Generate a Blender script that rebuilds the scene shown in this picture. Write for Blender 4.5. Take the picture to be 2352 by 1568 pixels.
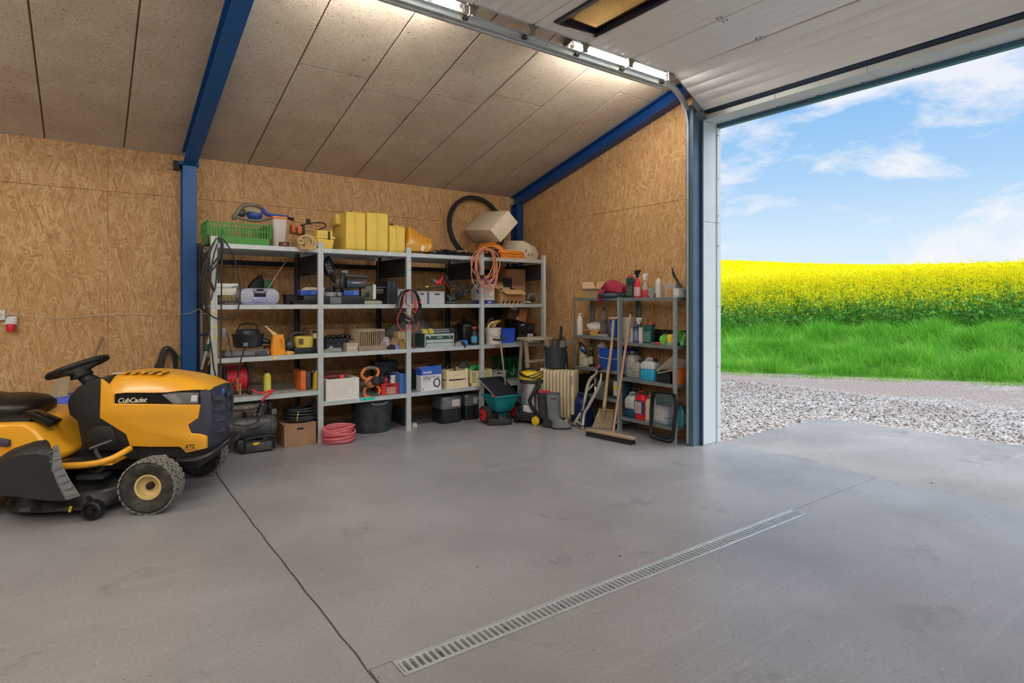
import bpy, bmesh, math, random
import numpy as np
from mathutils import Vector, Matrix
for _o in list(bpy.data.objects):
 bpy.data.objects.remove(_o, do_unlink=True)
SC = bpy.context.scene
COL = SC.collection
PI = math.pi
RND = random.Random(7)
# ------------------------------------------------------------------ camera
# world: X runs along the shelf wall towards the door wall, Y towards the shelf wall
FPX, CXP, HY, CAMH = 1359.0,1176.0,692.0,1.4
YAW = math.atan(1892 / 1359.0)
FW = (math.cos(YAW), math.sin(YAW)); RT = (math.sin(YAW),-math.cos(YAW))
cam_d = bpy.data.cameras.new('camera')
cam_d.sensor_fit = 'HORIZONTAL'; cam_d.sensor_width = 36.0
cam_d.lens = 36.0 * FPX / 2352.0
cam_d.shift_y = (HY - 784.0) / 2352.0
cam_d.clip_start = 0.05; cam_d.clip_end = 2000
cam = bpy.data.objects.new('camera', cam_d); COL.objects.link(cam)
cam.location = (0,0, CAMH)
cam.rotation_euler = (PI / 2,0, YAW - PI / 2)
SC.camera = cam
# ------------------------------------------------------------------ sky
def build_world():
 w = bpy.data.worlds.new('sky'); SC.world = w
 w.use_nodes = True
 nt = w.node_tree; N = nt.nodes; L = nt.links
 N.clear()
 out = N.new('ShaderNodeOutputWorld'); bg = N.new('ShaderNodeBackground')
 tc = N.new('ShaderNodeTexCoord')
 sep = N.new('ShaderNodeSeparateXYZ'); L.new(tc.outputs['Generated'], sep.inputs[0])
 ramp = N.new('ShaderNodeValToRGB'); L.new(sep.outputs['Z'], ramp.inputs[0])
 e = ramp.color_ramp.elements
 e[0].position = 0.0; e[0].color = (0.80,0.90,0.97,1)
 e[1].position = 1.0; e[1].color = (0.10,0.27,0.66,1)
 for p, c in ((0.09,(0.66,0.82,0.97,1)),(0.18,(0.42,0.66,0.94,1)),(0.32,(0.22,0.49,0.88,1)),(0.55,(0.14,0.37,0.78,1))):
  el = ramp.color_ramp.elements.new(p); el.color = c
 # wispy clouds
 mp = N.new('ShaderNodeMapping'); mp.inputs['Scale'].default_value = (1.6,1.6,4.2)
 mp.inputs['Rotation'].default_value = (0.25,0.3,0.4)
 mp.inputs['Location'].default_value = CLOUD_OFF
 L.new(tc.outputs['Generated'], mp.inputs[0])
 n1 = N.new('ShaderNodeTexNoise'); n1.inputs['Scale'].default_value = 2.7; n1.inputs['Detail'].default_value = 8
 n1.inputs['Roughness'].default_value = 0.62; n1.inputs['Distortion'].default_value = 0.35
 L.new(mp.outputs[0], n1.inputs[0])
 cr = N.new('ShaderNodeValToRGB'); L.new(n1.outputs[0], cr.inputs[0])
 cr.color_ramp.elements[0].position = 0.50; cr.color_ramp.elements[1].position = 0.64
 mul = N.new('ShaderNodeMath'); mul.operation = 'MULTIPLY'; mul.inputs[1].default_value = 0.85
 L.new(cr.outputs[0], mul.inputs[0])
 mix = N.new('ShaderNodeMix'); mix.data_type = 'RGBA'
 L.new(mul.outputs[0], mix.inputs[0]); L.new(ramp.outputs[0], mix.inputs[6])
 mix.inputs[7].default_value = (0.93,0.93,0.96,1)
 L.new(mix.outputs[2], bg.inputs[0]); bg.inputs[1].default_value = 0.80
 L.new(bg.outputs[0], out.inputs[0])
CLOUD_OFF = (0.35,0.1,0.0)
build_world()
# ------------------------------------------------------------------ sun (soft, along the gable, high)
sd = bpy.data.lights.new('sun', 'SUN'); sd.energy = 3.3; sd.angle = math.radians(75); sd.color = (1.0,0.98,0.94)
sun = bpy.data.objects.new('sun', sd); COL.objects.link(sun)
sun.location = (8,-20,20)
sun.rotation_euler = Vector((-0.34,0.42,-0.80)).to_track_quat('-Z', 'Y').to_euler()
vs = SC.view_settings
vs.view_transform = 'Standard'; vs.look = 'None'; vs.gamma = 1.0; vs.use_curve_mapping = False
vs.exposure = 0.35
TUBE_W = 80.0      # emission of the ceiling light tubes
FILL_LAMPS = [(-1.6,3.8),(-3.8,3.8),(-1.6,1.2),(-3.8,1.2),(-1.6,-2.6),(0.6,-2.6),(2.8,-2.6),(-3.8,-2.6),(0.35,1.2)]  # unseen fittings, added to spread light evenly over the ceiling
# ------------------------------------------------------------------ helpers: pixels to points
def ray(px, py):
 u = (px - CXP) / FPX; v = (HY - py) / FPX
 return Vector((FW[0] + u * RT[0], FW[1] + u * RT[1], v))
def at(px, py, X=None, Y=None, Z=None):
 d = ray(px, py)
 if X is not None: t = X / d.x
 elif Y is not None: t = Y / d.y
 else: t = (Z - CAMH) / d.z
 return Vector((d.x * t, d.y * t, CAMH + d.z * t))
# ------------------------------------------------------------------ helpers: meshes
def catmull(pts, n=6, closed=False):
 P = [Vector(p) for p in pts]
 if len(P) < 3 or n <= 1: return P
 out = []; m = len(P)
 rng = m if closed else m - 1
 for i in range(rng):
  p0 = P[i - 1] if (i > 0 or closed) else P[0] * 2 - P[1]
  p1 = P[i]; p2 = P[(i + 1) % m]
  p3 = P[(i + 2) % m] if (i + 2 < m or closed) else P[-1] * 2 - P[-2]
  for k in range(n):
   t = k / n
   out.append(0.5 * ((2 * p1) + (p2 - p0) * t + (2 * p0 - 5 * p1 + 4 * p2 - p3) * t * t + (3 * p1 - p0 - 3 * p2 + p3) * t ** 3))
 if not closed: out.append(P[-1])
 return out
class G:
 def __init__(self): self.v = []; self.f = []
 def add(self, vs, fs, M=None):
  b = len(self.v)
  for p in vs:
   p = Vector(p)
   self.v.append(M @ p if M is not None else p)
  for q in fs: self.f.append(tuple(i + b for i in q))
  return self
 def box(self, lo, hi, M=None):
  x0, y0, z0 = lo; x1, y1, z1 = hi
  return self.add([(x0, y0, z0),(x1, y0, z0),(x1, y1, z0),(x0, y1, z0),(x0, y0, z1),(x1, y0, z1),(x1, y1, z1),(x0, y1, z1)],
      [(3,2,1,0),(4,5,6,7),(0,1,5,4),(1,2,6,5),(2,3,7,6),(3,0,4,7)], M)
 def cbox(self, c, s, M=None):
  return self.box([c[i] - s[i] / 2 for i in range(3)], [c[i] + s[i] / 2 for i in range(3)], M)
 def taper(self, lo, hi, z0, z1, g=0.0, gy=None, M=None):
  # box whose bottom is lo..hi (xy) shrunk by g from the top
  (x0, y0),(x1, y1) = lo, hi
  gy = g if gy is None else gy
  return self.add([(x0 + g, y0 + gy, z0),(x1 - g, y0 + gy, z0),(x1 - g, y1 - gy, z0),(x0 + g, y1 - gy, z0),(x0, y0, z1),(x1, y0, z1),(x1, y1, z1),(x0, y1, z1)],
      [(3,2,1,0),(4,5,6,7),(0,1,5,4),(1,2,6,5),(2,3,7,6),(3,0,4,7)], M)
 def beam(self, a, b, w, d, up=(0,0,1)):
  a = Vector(a); b = Vector(b); t = (b - a).normalized(); up = Vector(up)
  if abs(t.dot(up)) > 0.98: up = Vector((0,1,0))
  s = t.cross(up).normalized(); u = s.cross(t)
  vs = []
  for p in (a, b):
   for i, j in ((-1,-1),(1,-1),(1,1),(-1,1)): vs.append(p + s * (i * w / 2) + u * (j * d / 2))
  return self.add(vs, [(0,1,2,3),(7,6,5,4),(1,0,4,5),(2,1,5,6),(3,2,6,7),(0,3,7,4)])
 def cyl(self, a, b, r, r2=None, n=16, caps=True):
  a = Vector(a); b = Vector(b); r2 = r if r2 is None else r2
  t = (b - a).normalized(); up = Vector((0,0,1)) if abs(t.z) < 0.9 else Vector((1,0,0))
  s = t.cross(up).normalized(); u = s.cross(t)
  vs = []
  for p, rr in ((a, r),(b, r2)):
   for k in range(n):
    an = 2 * PI * k / n
    vs.append(p + (s * math.cos(an) + u * math.sin(an)) * rr)
  fs = [(k, (k + 1) % n, n + (k + 1) % n, n + k)[::-1] for k in range(n)]
  if caps: fs += [tuple(range(n)), tuple(range(2 * n - 1, n - 1,-1))]
  return self.add(vs, fs)
 def tube(self, pts, r, n=8, smooth=0, closed=False, caps=True):
  P = catmull(pts, smooth, closed) if smooth else [Vector(p) for p in pts]
  m = len(P)
  rr = r if isinstance(r, (list, tuple)) else None
  T = []
  for i in range(m):
   a = P[i - 1] if (i > 0 or closed) else P[i]
   b = P[(i + 1) % m] if (i < m - 1 or closed) else P[i]
   d = (b - a)
   T.append(d.normalized() if d.length > 1e-9 else Vector((0,0,1)))
  up = Vector((0,0,1)) if abs(T[0].z) < 0.9 else Vector((1,0,0))
  s = T[0].cross(up).normalized()
  vs = []
  for i in range(m):
   t = T[i]
   s = (s - t * s.dot(t))
   s = s.normalized() if s.length > 1e-6 else t.orthogonal().normalized()
   u = t.cross(s)
   ri = r if rr is None else rr[min(int(i * len(rr) / m), len(rr) - 1)] if len(rr) != m else rr[i]
   for k in range(n):
    an = 2 * PI * k / n
    vs.append(P[i] + (s * math.cos(an) + u * math.sin(an)) * ri)
  fs = []
  for i in range(m if closed else m - 1):
   j = (i + 1) % m
   for k in range(n):
    k2 = (k + 1) % n
    fs.append((i * n + k, i * n + k2, j * n + k2, j * n + k))
  if caps and not closed:
   fs.append(tuple(range(n - 1,-1,-1))); fs.append(tuple(range((m - 1) * n, m * n)))
  return self.add(vs, fs)
 def lathe(self, prof, n=24, c=(0,0,0), M=None, sy=1.0, caps=True):
  # prof: (r, z) upwards
  vs = []; m = len(prof)
  for r, z in prof:
   for k in range(n):
    an = 2 * PI * k / n
    vs.append((c[0] + r * math.cos(an), c[1] + r * math.sin(an) * sy, c[2] + z))
  fs = []
  for i in range(m - 1):
   for k in range(n):
    k2 = (k + 1) % n
    fs.append((i * n + k, i * n + k2,(i + 1) * n + k2,(i + 1) * n + k))
  if caps:
   fs.append(tuple(range(n - 1,-1,-1))); fs.append(tuple(range((m - 1) * n, m * n)))
  return self.add(vs, fs, M)
 def loft(self, rings, closed_ring=True, caps=True, M=None):
  n = len(rings[0]); vs = [p for r in rings for p in r]; fs = []
  for i in range(len(rings) - 1):
   for k in range(n if closed_ring else n - 1):
    k2 = (k + 1) % n
    fs.append((i * n + k, i * n + k2,(i + 1) * n + k2,(i + 1) * n + k))
  if caps:
   fs.append(tuple(range(n - 1,-1,-1))); fs.append(tuple(range((len(rings) - 1) * n, len(rings) * n)))
  return self.add(vs, fs, M)
 def prism(self, poly, axis, a, b, M=None):
  # poly 2D; axis 0: (y,z) along x, 1: (x,z) along y, 2: (x,y) along z
  n = len(poly)
  def p3(p, t): return (t, p[0], p[1]) if axis == 0 else ((p[0], t, p[1]) if axis == 1 else (p[0], p[1], t))
  vs = [p3(p, a) for p in poly] + [p3(p, b) for p in poly]
  fs = [tuple(range(n - 1,-1,-1)), tuple(range(n, 2 * n))] + [(k, (k + 1) % n, n + (k + 1) % n, n + k) for k in range(n)]
  return self.add(vs, fs, M)
 def ball(self, c, r, n=12, m=8, M=None):
  rx, ry, rz = r if isinstance(r, (tuple, list)) else (r, r, r)
  vs = []; fs = []
  for i in range(m + 1):
   ph = -PI / 2 + PI * (0.02 + 0.96 * i / m)
   for k in range(n):
    an = 2 * PI * k / n
    vs.append((c[0] + rx * math.cos(ph) * math.cos(an), c[1] + ry * math.cos(ph) * math.sin(an), c[2] + rz * math.sin(ph)))
  for i in range(m):
   for k in range(n):
    k2 = (k + 1) % n
    fs.append((i * n + k, i * n + k2,(i + 1) * n + k2,(i + 1) * n + k))
  fs.append(tuple(range(n - 1,-1,-1))); fs.append(tuple(range(m * n, (m + 1) * n)))
  return self.add(vs, fs, M)
 def rslab(self, lo, hi, z0, z1, r, n=4, g=0.0, M=None):
  # box with rounded vertical edges; bottom shrunk by g
  def ring(z, s):
   x0, y0 = lo[0] + s, lo[1] + s; x1, y1 = hi[0] - s, hi[1] - s
   rr = min(r, (x1 - x0) / 2 - 1e-4,(y1 - y0) / 2 - 1e-4); out = []
   for cx, cy, a0 in ((x1 - rr, y1 - rr, 0),(x0 + rr, y1 - rr, PI / 2),(x0 + rr, y0 + rr, PI),(x1 - rr, y0 + rr, 1.5 * PI)):
    for k in range(n + 1):
     an = a0 + PI / 2 * k / n
     out.append((cx + rr * math.cos(an), cy + rr * math.sin(an), z))
   return out
  e = min(r * 0.5,(z1 - z0) * 0.2)
  return self.loft([ring(z0, g + e * 0.7), ring(z0 + e * 0.3, g + e * 0.2), ring(z0 + e, g), ring(z1 - e, 0), ring(z1 - e * 0.3, e * 0.2), ring(z1, e * 0.7)], M=M)
 def mesh(self, name, bevel=0.0, seg=2, angle=35):
  me = bpy.data.meshes.new(name)
  me.from_pydata([tuple(p) for p in self.v], [], self.f)
  if bevel > 0:
   bm = bmesh.new(); bm.from_mesh(me)
   bmesh.ops.remove_doubles(bm, verts=bm.verts, dist=1e-5)
   es = [e for e in bm.edges if len(e.link_faces) == 2 and e.calc_face_angle(0) > math.radians(30)]
   bmesh.ops.bevel(bm, geom=es, offset=bevel, segments=seg, profile=0.5, affect='EDGES', clamp_overlap=True)
   bm.to_mesh(me); bm.free()
  me.update()
  me.polygons.foreach_set('use_smooth', [True] * len(me.polygons))
  me.set_sharp_from_angle(angle=math.radians(angle))
  return me
def link(o, parent=None):
 COL.objects.link(o)
 if parent is not None: o.parent = parent
 return o
def part(parent, name, g, m, bevel=0.0, seg=2, angle=35, label=None, kind=None):
 me = g.mesh(name, bevel, seg, angle) if isinstance(g, G) else g
 if m is not None and not me.materials: me.materials.append(m)
 o = bpy.data.objects.new(name, me); link(o, parent)
 if label: o['label'] = label
 if kind: o['kind'] = kind
 return o
def tag(o, label, cat, group=None):
 o['label'] = label; o['category'] = cat
 if group: o['group'] = group
 return o
def thing(name, label, cat, loc=(0,0,0), rz=0.0, group=None, rot=None):
 o = bpy.data.objects.new(name, None); link(o)
 o.empty_display_size = 0.05
 o.location = loc; o.rotation_euler = rot if rot else (0,0, rz)
 return tag(o, label, cat, group)
def single(name, g, m, label, cat, loc=(0,0,0), rz=0.0, group=None, rot=None, bevel=0.0, seg=2, angle=35):
 o = part(None, name, g, m, bevel, seg, angle)
 o.location = loc; o.rotation_euler = rot if rot else (0,0, rz)
 return tag(o, label, cat, group)
def struct(name, g=None, m=None, bevel=0.0, kind='structure'):
 if g is None:
  o = bpy.data.objects.new(name, None); link(o)
 else: o = part(None, name, g, m, bevel)
 o['kind'] = kind
 return o
def rot_m(axis, deg, about=(0,0,0)):
 a = Vector(about)
 return Matrix.Translation(a) @ Matrix.Rotation(math.radians(deg),4, axis) @ Matrix.Translation(-a)
# ------------------------------------------------------------------ helpers: materials
def lin(c):
 def f(u):
  u = u / 255.0
  return u / 12.92 if u <= 0.04045 else ((u + 0.055) / 1.055) ** 2.4
 return (f(c[0]), f(c[1]), f(c[2]),1.0)
MATS = {}
def mat(col, rough=0.5, metal=0.0, var=0.10, vs=9.0, bump=0.0, bs=70.0, trans=0.0, alpha=1.0, coat=0.0, emit=0.0, spec=0.5, dust=0.0):
 key = (tuple(col), rough, metal, var, vs, bump, bs, trans, alpha, coat, emit, spec, dust)
 if key in MATS: return MATS[key]
 m = bpy.data.materials.new('paint_%d_%d_%d' % tuple(int(c) for c in col)); m.use_nodes = True
 nt = m.node_tree; N = nt.nodes; L = nt.links
 b = N['Principled BSDF']
 c = lin(col)
 tc = N.new('ShaderNodeTexCoord')
 n = N.new('ShaderNodeTexNoise'); n.inputs['Scale'].default_value = vs; n.inputs['Detail'].default_value = 5
 n.inputs['Roughness'].default_value = 0.6
 L.new(tc.outputs['Object'], n.inputs[0])
 r = N.new('ShaderNodeValToRGB'); L.new(n.outputs[0], r.inputs[0])
 e = r.color_ramp.elements
 e[0].position = 0.3; e[1].position = 0.7
 e[0].color = tuple(max(0, q * (1 - var)) for q in c[:3]) + (1,)
 e[1].color = tuple(min(1, q * (1 + var)) for q in c[:3]) + (1,)
 src = r.outputs[0]
 if dust > 0:
  n2 = N.new('ShaderNodeTexNoise'); n2.inputs['Scale'].default_value = 14; n2.inputs['Detail'].default_value = 7
  L.new(tc.outputs['Object'], n2.inputs[0])
  r2 = N.new('ShaderNodeValToRGB'); L.new(n2.outputs[0], r2.inputs[0])
  r2.color_ramp.elements[0].position = 0.45; r2.color_ramp.elements[1].position = 0.75
  mu = N.new('ShaderNodeMath'); mu.operation = 'MULTIPLY'; mu.inputs[1].default_value = dust
  L.new(r2.outputs[0], mu.inputs[0])
  mx = N.new('ShaderNodeMix'); mx.data_type = 'RGBA'
  L.new(mu.outputs[0], mx.inputs[0]); L.new(src, mx.inputs[6]); mx.inputs[7].default_value = lin((150,138,120))
  src = mx.outputs[2]
 L.new(src, b.inputs['Base Color'])
 b.inputs['Roughness'].default_value = rough; b.inputs['Metallic'].default_value = metal
 b.inputs['Specular IOR Level'].default_value = spec
 if trans > 0: b.inputs['Transmission Weight'].default_value = trans; b.inputs['IOR'].default_value = 1.3
 if alpha < 1: b.inputs['Alpha'].default_value = alpha
 if coat > 0: b.inputs['Coat Weight'].default_value = coat; b.inputs['Coat Roughness'].default_value = 0.15
 if emit > 0: b.inputs['Emission Color'].default_value = c; b.inputs['Emission Strength'].default_value = emit
 if bump > 0:
  n3 = N.new('ShaderNodeTexNoise'); n3.inputs['Scale'].default_value = bs; n3.inputs['Detail'].default_value = 4
  L.new(tc.outputs['Object'], n3.inputs[0])
  bp = N.new('ShaderNodeBump'); bp.inputs['Strength'].default_value = bump; bp.inputs['Distance'].default_value = 0.01
  L.new(n3.outputs[0], bp.inputs['Height']); L.new(bp.outputs[0], b.inputs['Normal'])
 MATS[key] = m
 return m
def node_mat(name):
 m = bpy.data.materials.new(name); m.use_nodes = True
 return m, m.node_tree.nodes, m.node_tree.links, m.node_tree.nodes['Principled BSDF']
def mixc(N, L, fac, a, b):
 x = N.new('ShaderNodeMix'); x.data_type = 'RGBA'
 for s, i in ((fac, 0),(a, 6),(b, 7)):
  if hasattr(s, 'links'): L.new(s, x.inputs[i])
  else: x.inputs[i].default_value = s
 return x.outputs[2]
def ramp(N, L, src, stops):
 r = N.new('ShaderNodeValToRGB'); L.new(src, r.inputs[0])
 e = r.color_ramp.elements
 while len(e) < len(stops): e.new(0.5)
 for k, (p, c) in enumerate(stops):
  e[k].position = p
  e[k].color = c if len(c) == 4 else tuple(c) + (1,)
 return r.outputs[0]
def noise(N, L, vec, scale, detail=4, rough=0.55, dist=0.0):
 n = N.new('ShaderNodeTexNoise'); n.inputs['Scale'].default_value = scale; n.inputs['Detail'].default_value = detail
 n.inputs['Roughness'].default_value = rough; n.inputs['Distortion'].default_value = dist
 L.new(vec, n.inputs[0]); return n.outputs[0]
W4 = (1,1,1,1); K4 = (0,0,0,1)
def osb_mat():
 m, N, L, b = node_mat('strand_board')
 g = N.new('ShaderNodeNewGeometry')
 sp = N.new('ShaderNodeSeparateXYZ'); L.new(g.outputs['Position'], sp.inputs[0])
 ad = N.new('ShaderNodeMath'); ad.operation = 'ADD'; L.new(sp.outputs[0], ad.inputs[0]); L.new(sp.outputs[1], ad.inputs[1])
 cb = N.new('ShaderNodeCombineXYZ'); L.new(ad.outputs[0], cb.inputs[0]); L.new(sp.outputs[2], cb.inputs[1])
 base = None
 darkc, midc, lightc, palec = lin((176,131,84)), lin((192,150,102)), lin((203,163,114)), lin((219,184,138))
 hgt = None
 for i, (ang, sx, sy, th) in enumerate(((0.35,42,7,0.0),(-0.6,50,8,0.45),(0.95,58,9,0.55),(1.4,68,10,0.66),(-1.15,60,9,0.62),(0.3,84,8,0.64),(-0.2,96,9,0.64))):
  mp = N.new('ShaderNodeMapping'); mp.inputs['Rotation'].default_value = (0,0, ang)
  mp.inputs['Location'].default_value = (3.1 * i, 1.7 * i, 0)
  L.new(cb.outputs[0], mp.inputs[0])
  nz = N.new('ShaderNodeTexNoise'); nz.inputs['Scale'].default_value = 3.0; nz.inputs['Detail'].default_value = 2
  L.new(mp.outputs[0], nz.inputs[0])
  va = N.new('ShaderNodeVectorMath'); va.operation = 'MULTIPLY_ADD'
  L.new(nz.outputs['Color'], va.inputs[0]); va.inputs[1].default_value = (0.035,0.035,0); L.new(mp.outputs[0], va.inputs[2])
  mp2 = N.new('ShaderNodeMapping'); mp2.inputs['Scale'].default_value = (sx, sy, 1); L.new(va.outputs[0], mp2.inputs[0])
  vo = N.new('ShaderNodeTexVoronoi'); vo.voronoi_dimensions = '2D'; vo.inputs['Scale'].default_value = 1.0
  L.new(mp2.outputs[0], vo.inputs[0])
  sc = N.new('ShaderNodeSeparateColor'); L.new(vo.outputs['Color'], sc.inputs[0])
  fine = noise(N, L, mp2.outputs[0], 3.2,4,0.65)
  col = ramp(N, L, sc.outputs[0], ((0.0, darkc),(0.25, midc),(0.6, lightc),(1.0, palec)))
  col = mixc(N, L, ramp(N, L, fine, ((0.35, W4),(0.6, K4))), col, mixc(N, L, 0.22, col, lin((120,80,44))))
  if base is None: base = col; hgt = sc.outputs[1]
  else:
   st = N.new('ShaderNodeMath'); st.operation = 'GREATER_THAN'; L.new(sc.outputs[1], st.inputs[0]); st.inputs[1].default_value = th
   base = mixc(N, L, st.outputs[0], base, col); hgt = mixc(N, L, st.outputs[0], hgt, sc.outputs[2])
 big = noise(N, L, cb.outputs[0], 1.1,3)
 base = mixc(N, L, ramp(N, L, big, ((0.3,(0.22,0.22,0.22)),(0.7, K4))), base, lin((150,104,60)))
 spk = noise(N, L, cb.outputs[0], 34,2)
 base = mixc(N, L, ramp(N, L, spk, ((0.71, K4),(0.76, W4))), base, lin((70,44,24)))
 L.new(base, b.inputs['Base Color']); b.inputs['Roughness'].default_value = 0.62; b.inputs['Specular IOR Level'].default_value = 0.3
 bp = N.new('ShaderNodeBump'); bp.inputs['Strength'].default_value = 0.25; bp.inputs['Distance'].default_value = 0.004
 L.new(hgt, bp.inputs['Height']); L.new(bp.outputs[0], b.inputs['Normal'])
 return m
def woodwool_mat():
 m, N, L, b = node_mat('wood_wool')
 g = N.new('ShaderNodeNewGeometry'); v = g.outputs['Position']
 def ridge(scale, dist, w):
  n = noise(N, L, v, scale, 2,0.5, dist)
  a = N.new('ShaderNodeMath'); a.operation = 'SUBTRACT'; L.new(n, a.inputs[0]); a.inputs[1].default_value = 0.5
  c = N.new('ShaderNodeMath'); c.operation = 'ABSOLUTE'; L.new(a.outputs[0], c.inputs[0])
  return ramp(N, L, c.outputs[0], ((0.0, W4),(w, K4)))
 r1 = ridge(30,3.0,0.05); r2 = ridge(50,2.4,0.06)
 n3 = noise(N, L, v, 95,3,0.7)
 mx = N.new('ShaderNodeMix'); mx.data_type = 'RGBA'; mx.blend_type = 'LIGHTEN'; mx.inputs[0].default_value = 1
 L.new(r1, mx.inputs[6]); L.new(r2, mx.inputs[7])
 col = ramp(N, L, n3,((0.30, lin((150,132,110))),(0.45, lin((202,186,164))),(0.7, lin((222,208,189)))))
 col = mixc(N, L, mx.outputs[2], col, mixc(N, L, 0.75, col, lin((244,233,217))))
 bl = noise(N, L, v, 2.6,4)
 col = mixc(N, L, ramp(N, L, bl, ((0.35,(0.32,0.32,0.32)),(0.6, K4))), col, lin((176,157,134)))
 sp = noise(N, L, v, 48,3,0.7)
 col = mixc(N, L, ramp(N, L, sp, ((0.60, K4),(0.70,(0.85,0.85,0.85)))), col, lin((104,84,62)))
 L.new(col, b.inputs['Base Color']); b.inputs['Roughness'].default_value = 0.9; b.inputs['Specular IOR Level'].default_value = 0.15
 hh = N.new('ShaderNodeMath'); hh.operation = 'ADD'; L.new(mx.outputs[2], hh.inputs[0]); L.new(n3, hh.inputs[1])
 bp = N.new('ShaderNodeBump'); bp.inputs['Strength'].default_value = 0.55; bp.inputs['Distance'].default_value = 0.006
 L.new(hh.outputs[0], bp.inputs['Height']); L.new(bp.outputs[0], b.inputs['Normal'])
 return m
def concrete_mat(name, c0, c1, rough=0.5, stain=0.5, streak=False):
 m, N, L, b = node_mat(name)
 g = N.new('ShaderNodeNewGeometry'); v = g.outputs['Position']
 n1 = noise(N, L, v, 0.9,6,0.6,0.3)
 col = ramp(N, L, n1,((0.3, lin(c0)),(0.7, lin(c1))))
 n2 = noise(N, L, v, 2.3,5,0.65,0.6)
 dk = tuple(int(q * 0.74) for q in c0)
 col = mixc(N, L, ramp(N, L, n2,((0.60, K4),(0.78,(stain, stain, stain)))), col, lin(dk))
 fine = noise(N, L, v, 60,5,0.7)
 col = mixc(N, L, ramp(N, L, fine, ((0.35,(0.28,0.28,0.28)),(0.6, K4))), col, lin(dk))
 vo = N.new('ShaderNodeTexVoronoi'); vo.inputs['Scale'].default_value = 26; vo.inputs['Randomness'].default_value = 1
 L.new(v, vo.inputs[0])
 sc = N.new('ShaderNodeSeparateColor'); L.new(vo.outputs['Color'], sc.inputs[0])
 gate = N.new('ShaderNodeMath'); gate.operation = 'GREATER_THAN'; L.new(sc.outputs[0], gate.inputs[0]); gate.inputs[1].default_value = 0.84
 sp = ramp(N, L, vo.outputs['Distance'], ((0.05, W4),(0.13, K4)))
 mu = N.new('ShaderNodeMath'); mu.operation = 'MULTIPLY'; L.new(gate.outputs[0], mu.inputs[0]); L.new(sp, mu.inputs[1])
 spc = ramp(N, L, sc.outputs[1], ((0.62, lin((70,68,66))),(0.66, lin((205,205,205)))))
 col = mixc(N, L, mu.outputs[0], col, spc)
 # trowel and tyre marks
 wv = N.new('ShaderNodeMapping'); wv.inputs['Scale'].default_value = (0.35,9,1); wv.inputs['Rotation'].default_value = (0,0,0.25)
 L.new(v, wv.inputs[0])
 sk = noise(N, L, wv.outputs[0], 1.6,4,0.6)
 col = mixc(N, L, ramp(N, L, sk, ((0.60, K4),(0.74,(0.22,0.22,0.22)))), col, lin(tuple(min(255, int(q * 1.18)) for q in c1)))
 L.new(col, b.inputs['Base Color'])
 rr = N.new('ShaderNodeMapRange'); L.new(n2, rr.inputs[0]); rr.inputs[3].default_value = rough - 0.12; rr.inputs[4].default_value = rough + 0.15
 L.new(rr.outputs[0], b.inputs['Roughness'])
 b.inputs['Specular IOR Level'].default_value = 0.45
 bp = N.new('ShaderNodeBump'); bp.inputs['Strength'].default_value = 0.18; bp.inputs['Distance'].default_value = 0.003
 L.new(fine, bp.inputs['Height']); L.new(bp.outputs[0], b.inputs['Normal'])
 return m
OSB = osb_mat(); WOOL = woodwool_mat()
CONC = concrete_mat('floor_concrete', (136,135,137),(164,163,166),0.34,0.7)
APRON = concrete_mat('apron_concrete', (140,138,136),(168,166,163),0.8,0.6)
GALV = mat((196,203,205),0.42,0.45,0.10,14,0.03,40)
GALVD = mat((96,102,106),0.5,0.4,0.15,10)
DARKSTEEL = mat((44,47,52),0.5,0.3,0.15,10)
BLUE = mat((18,84,150),0.45,0.0,0.10,5,0.02,30)
BLACK = mat((26,26,28),0.5,0,0.2,12)
BLACKG = mat((20,20,22),0.25,0,0.2,12)
RUBBER = mat((34,34,35),0.75,0,0.2,18,0.1,60)
CHROME = mat((205,206,206),0.22,0.95,0.05,10)
STEEL = mat((150,152,154),0.4,0.8,0.12,12)
WHITE = mat((226,225,220),0.5,0,0.06,8)
CARD = mat((176,138,98),0.8,0,0.08,6)
CARDP = mat((196,170,136),0.8,0,0.08,6)
# ================================================================== the building
YB, XG, ZE, SL = 6.84,5.0,2.87,0.25          # back wall, gable wall, eave height, roof slope
XL, YF = -7.0,-6.84                             # the unseen far ends of the room
def zc(y): return ZE + SL * (YB - y) if y >= 0 else ZE + SL * (YB + y)
ZR = zc(0)
DY0, DY1, DZ = -0.9,3.60,3.15                  # door opening
# ---- floor: sub base, then cast slabs with open joints
g = G(); g.box((XL, YF, -0.30),(5.12, YB, -0.16))
floor = struct('floor', g, CONC)
def slab(poly, zt, name='concrete_slab', m=CONC, parent=None, th=0.15):
 gg = G(); gg.prism(poly, 2, zt - th, zt)
 return part(parent, name, gg, m)
jr = random.Random(3)
jy = [YF + (YB - YF) * k / 90 for k in range(91)]
def jx(y): return 0.862 + 0.012 * math.sin(y * 0.9 + 0.8) + 0.003 * math.sin(y * 17) + jr.uniform(-0.0018,0.0018)
jl = [(jx(y), y) for y in jy]
slab([(XL, YF)] + [(x - 0.0045, y) for x, y in jl] + [(XL, YB)], 0.0, parent=floor)
DX0, DX1, DYA, DYB = 0.966,3.852,2.030,2.142
up = [(x + 0.0045, y) for x, y in jl if y > DYB + 0.005]
lo = [(x + 0.0045, y) for x, y in jl if y < DYA - 0.005]
slab([(5.12, YB)] + up[::-1] + [(jx(DYB) + 0.0045, DYB + 0.004),(DX0, DYB + 0.004),(DX1, DYB + 0.004),(DX1 + 0.01,2.128),(5.12,2.134)], 0.0, parent=floor)
slab([(5.12,2.130),(DX1 + 0.01,2.123),(DX1, DYA - 0.004),(DX0, DYA - 0.004),(jx(DYA) + 0.0045, DYA - 0.004)] + lo[::-1] + [(5.12, YF)], 0.0, parent=floor)
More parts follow.
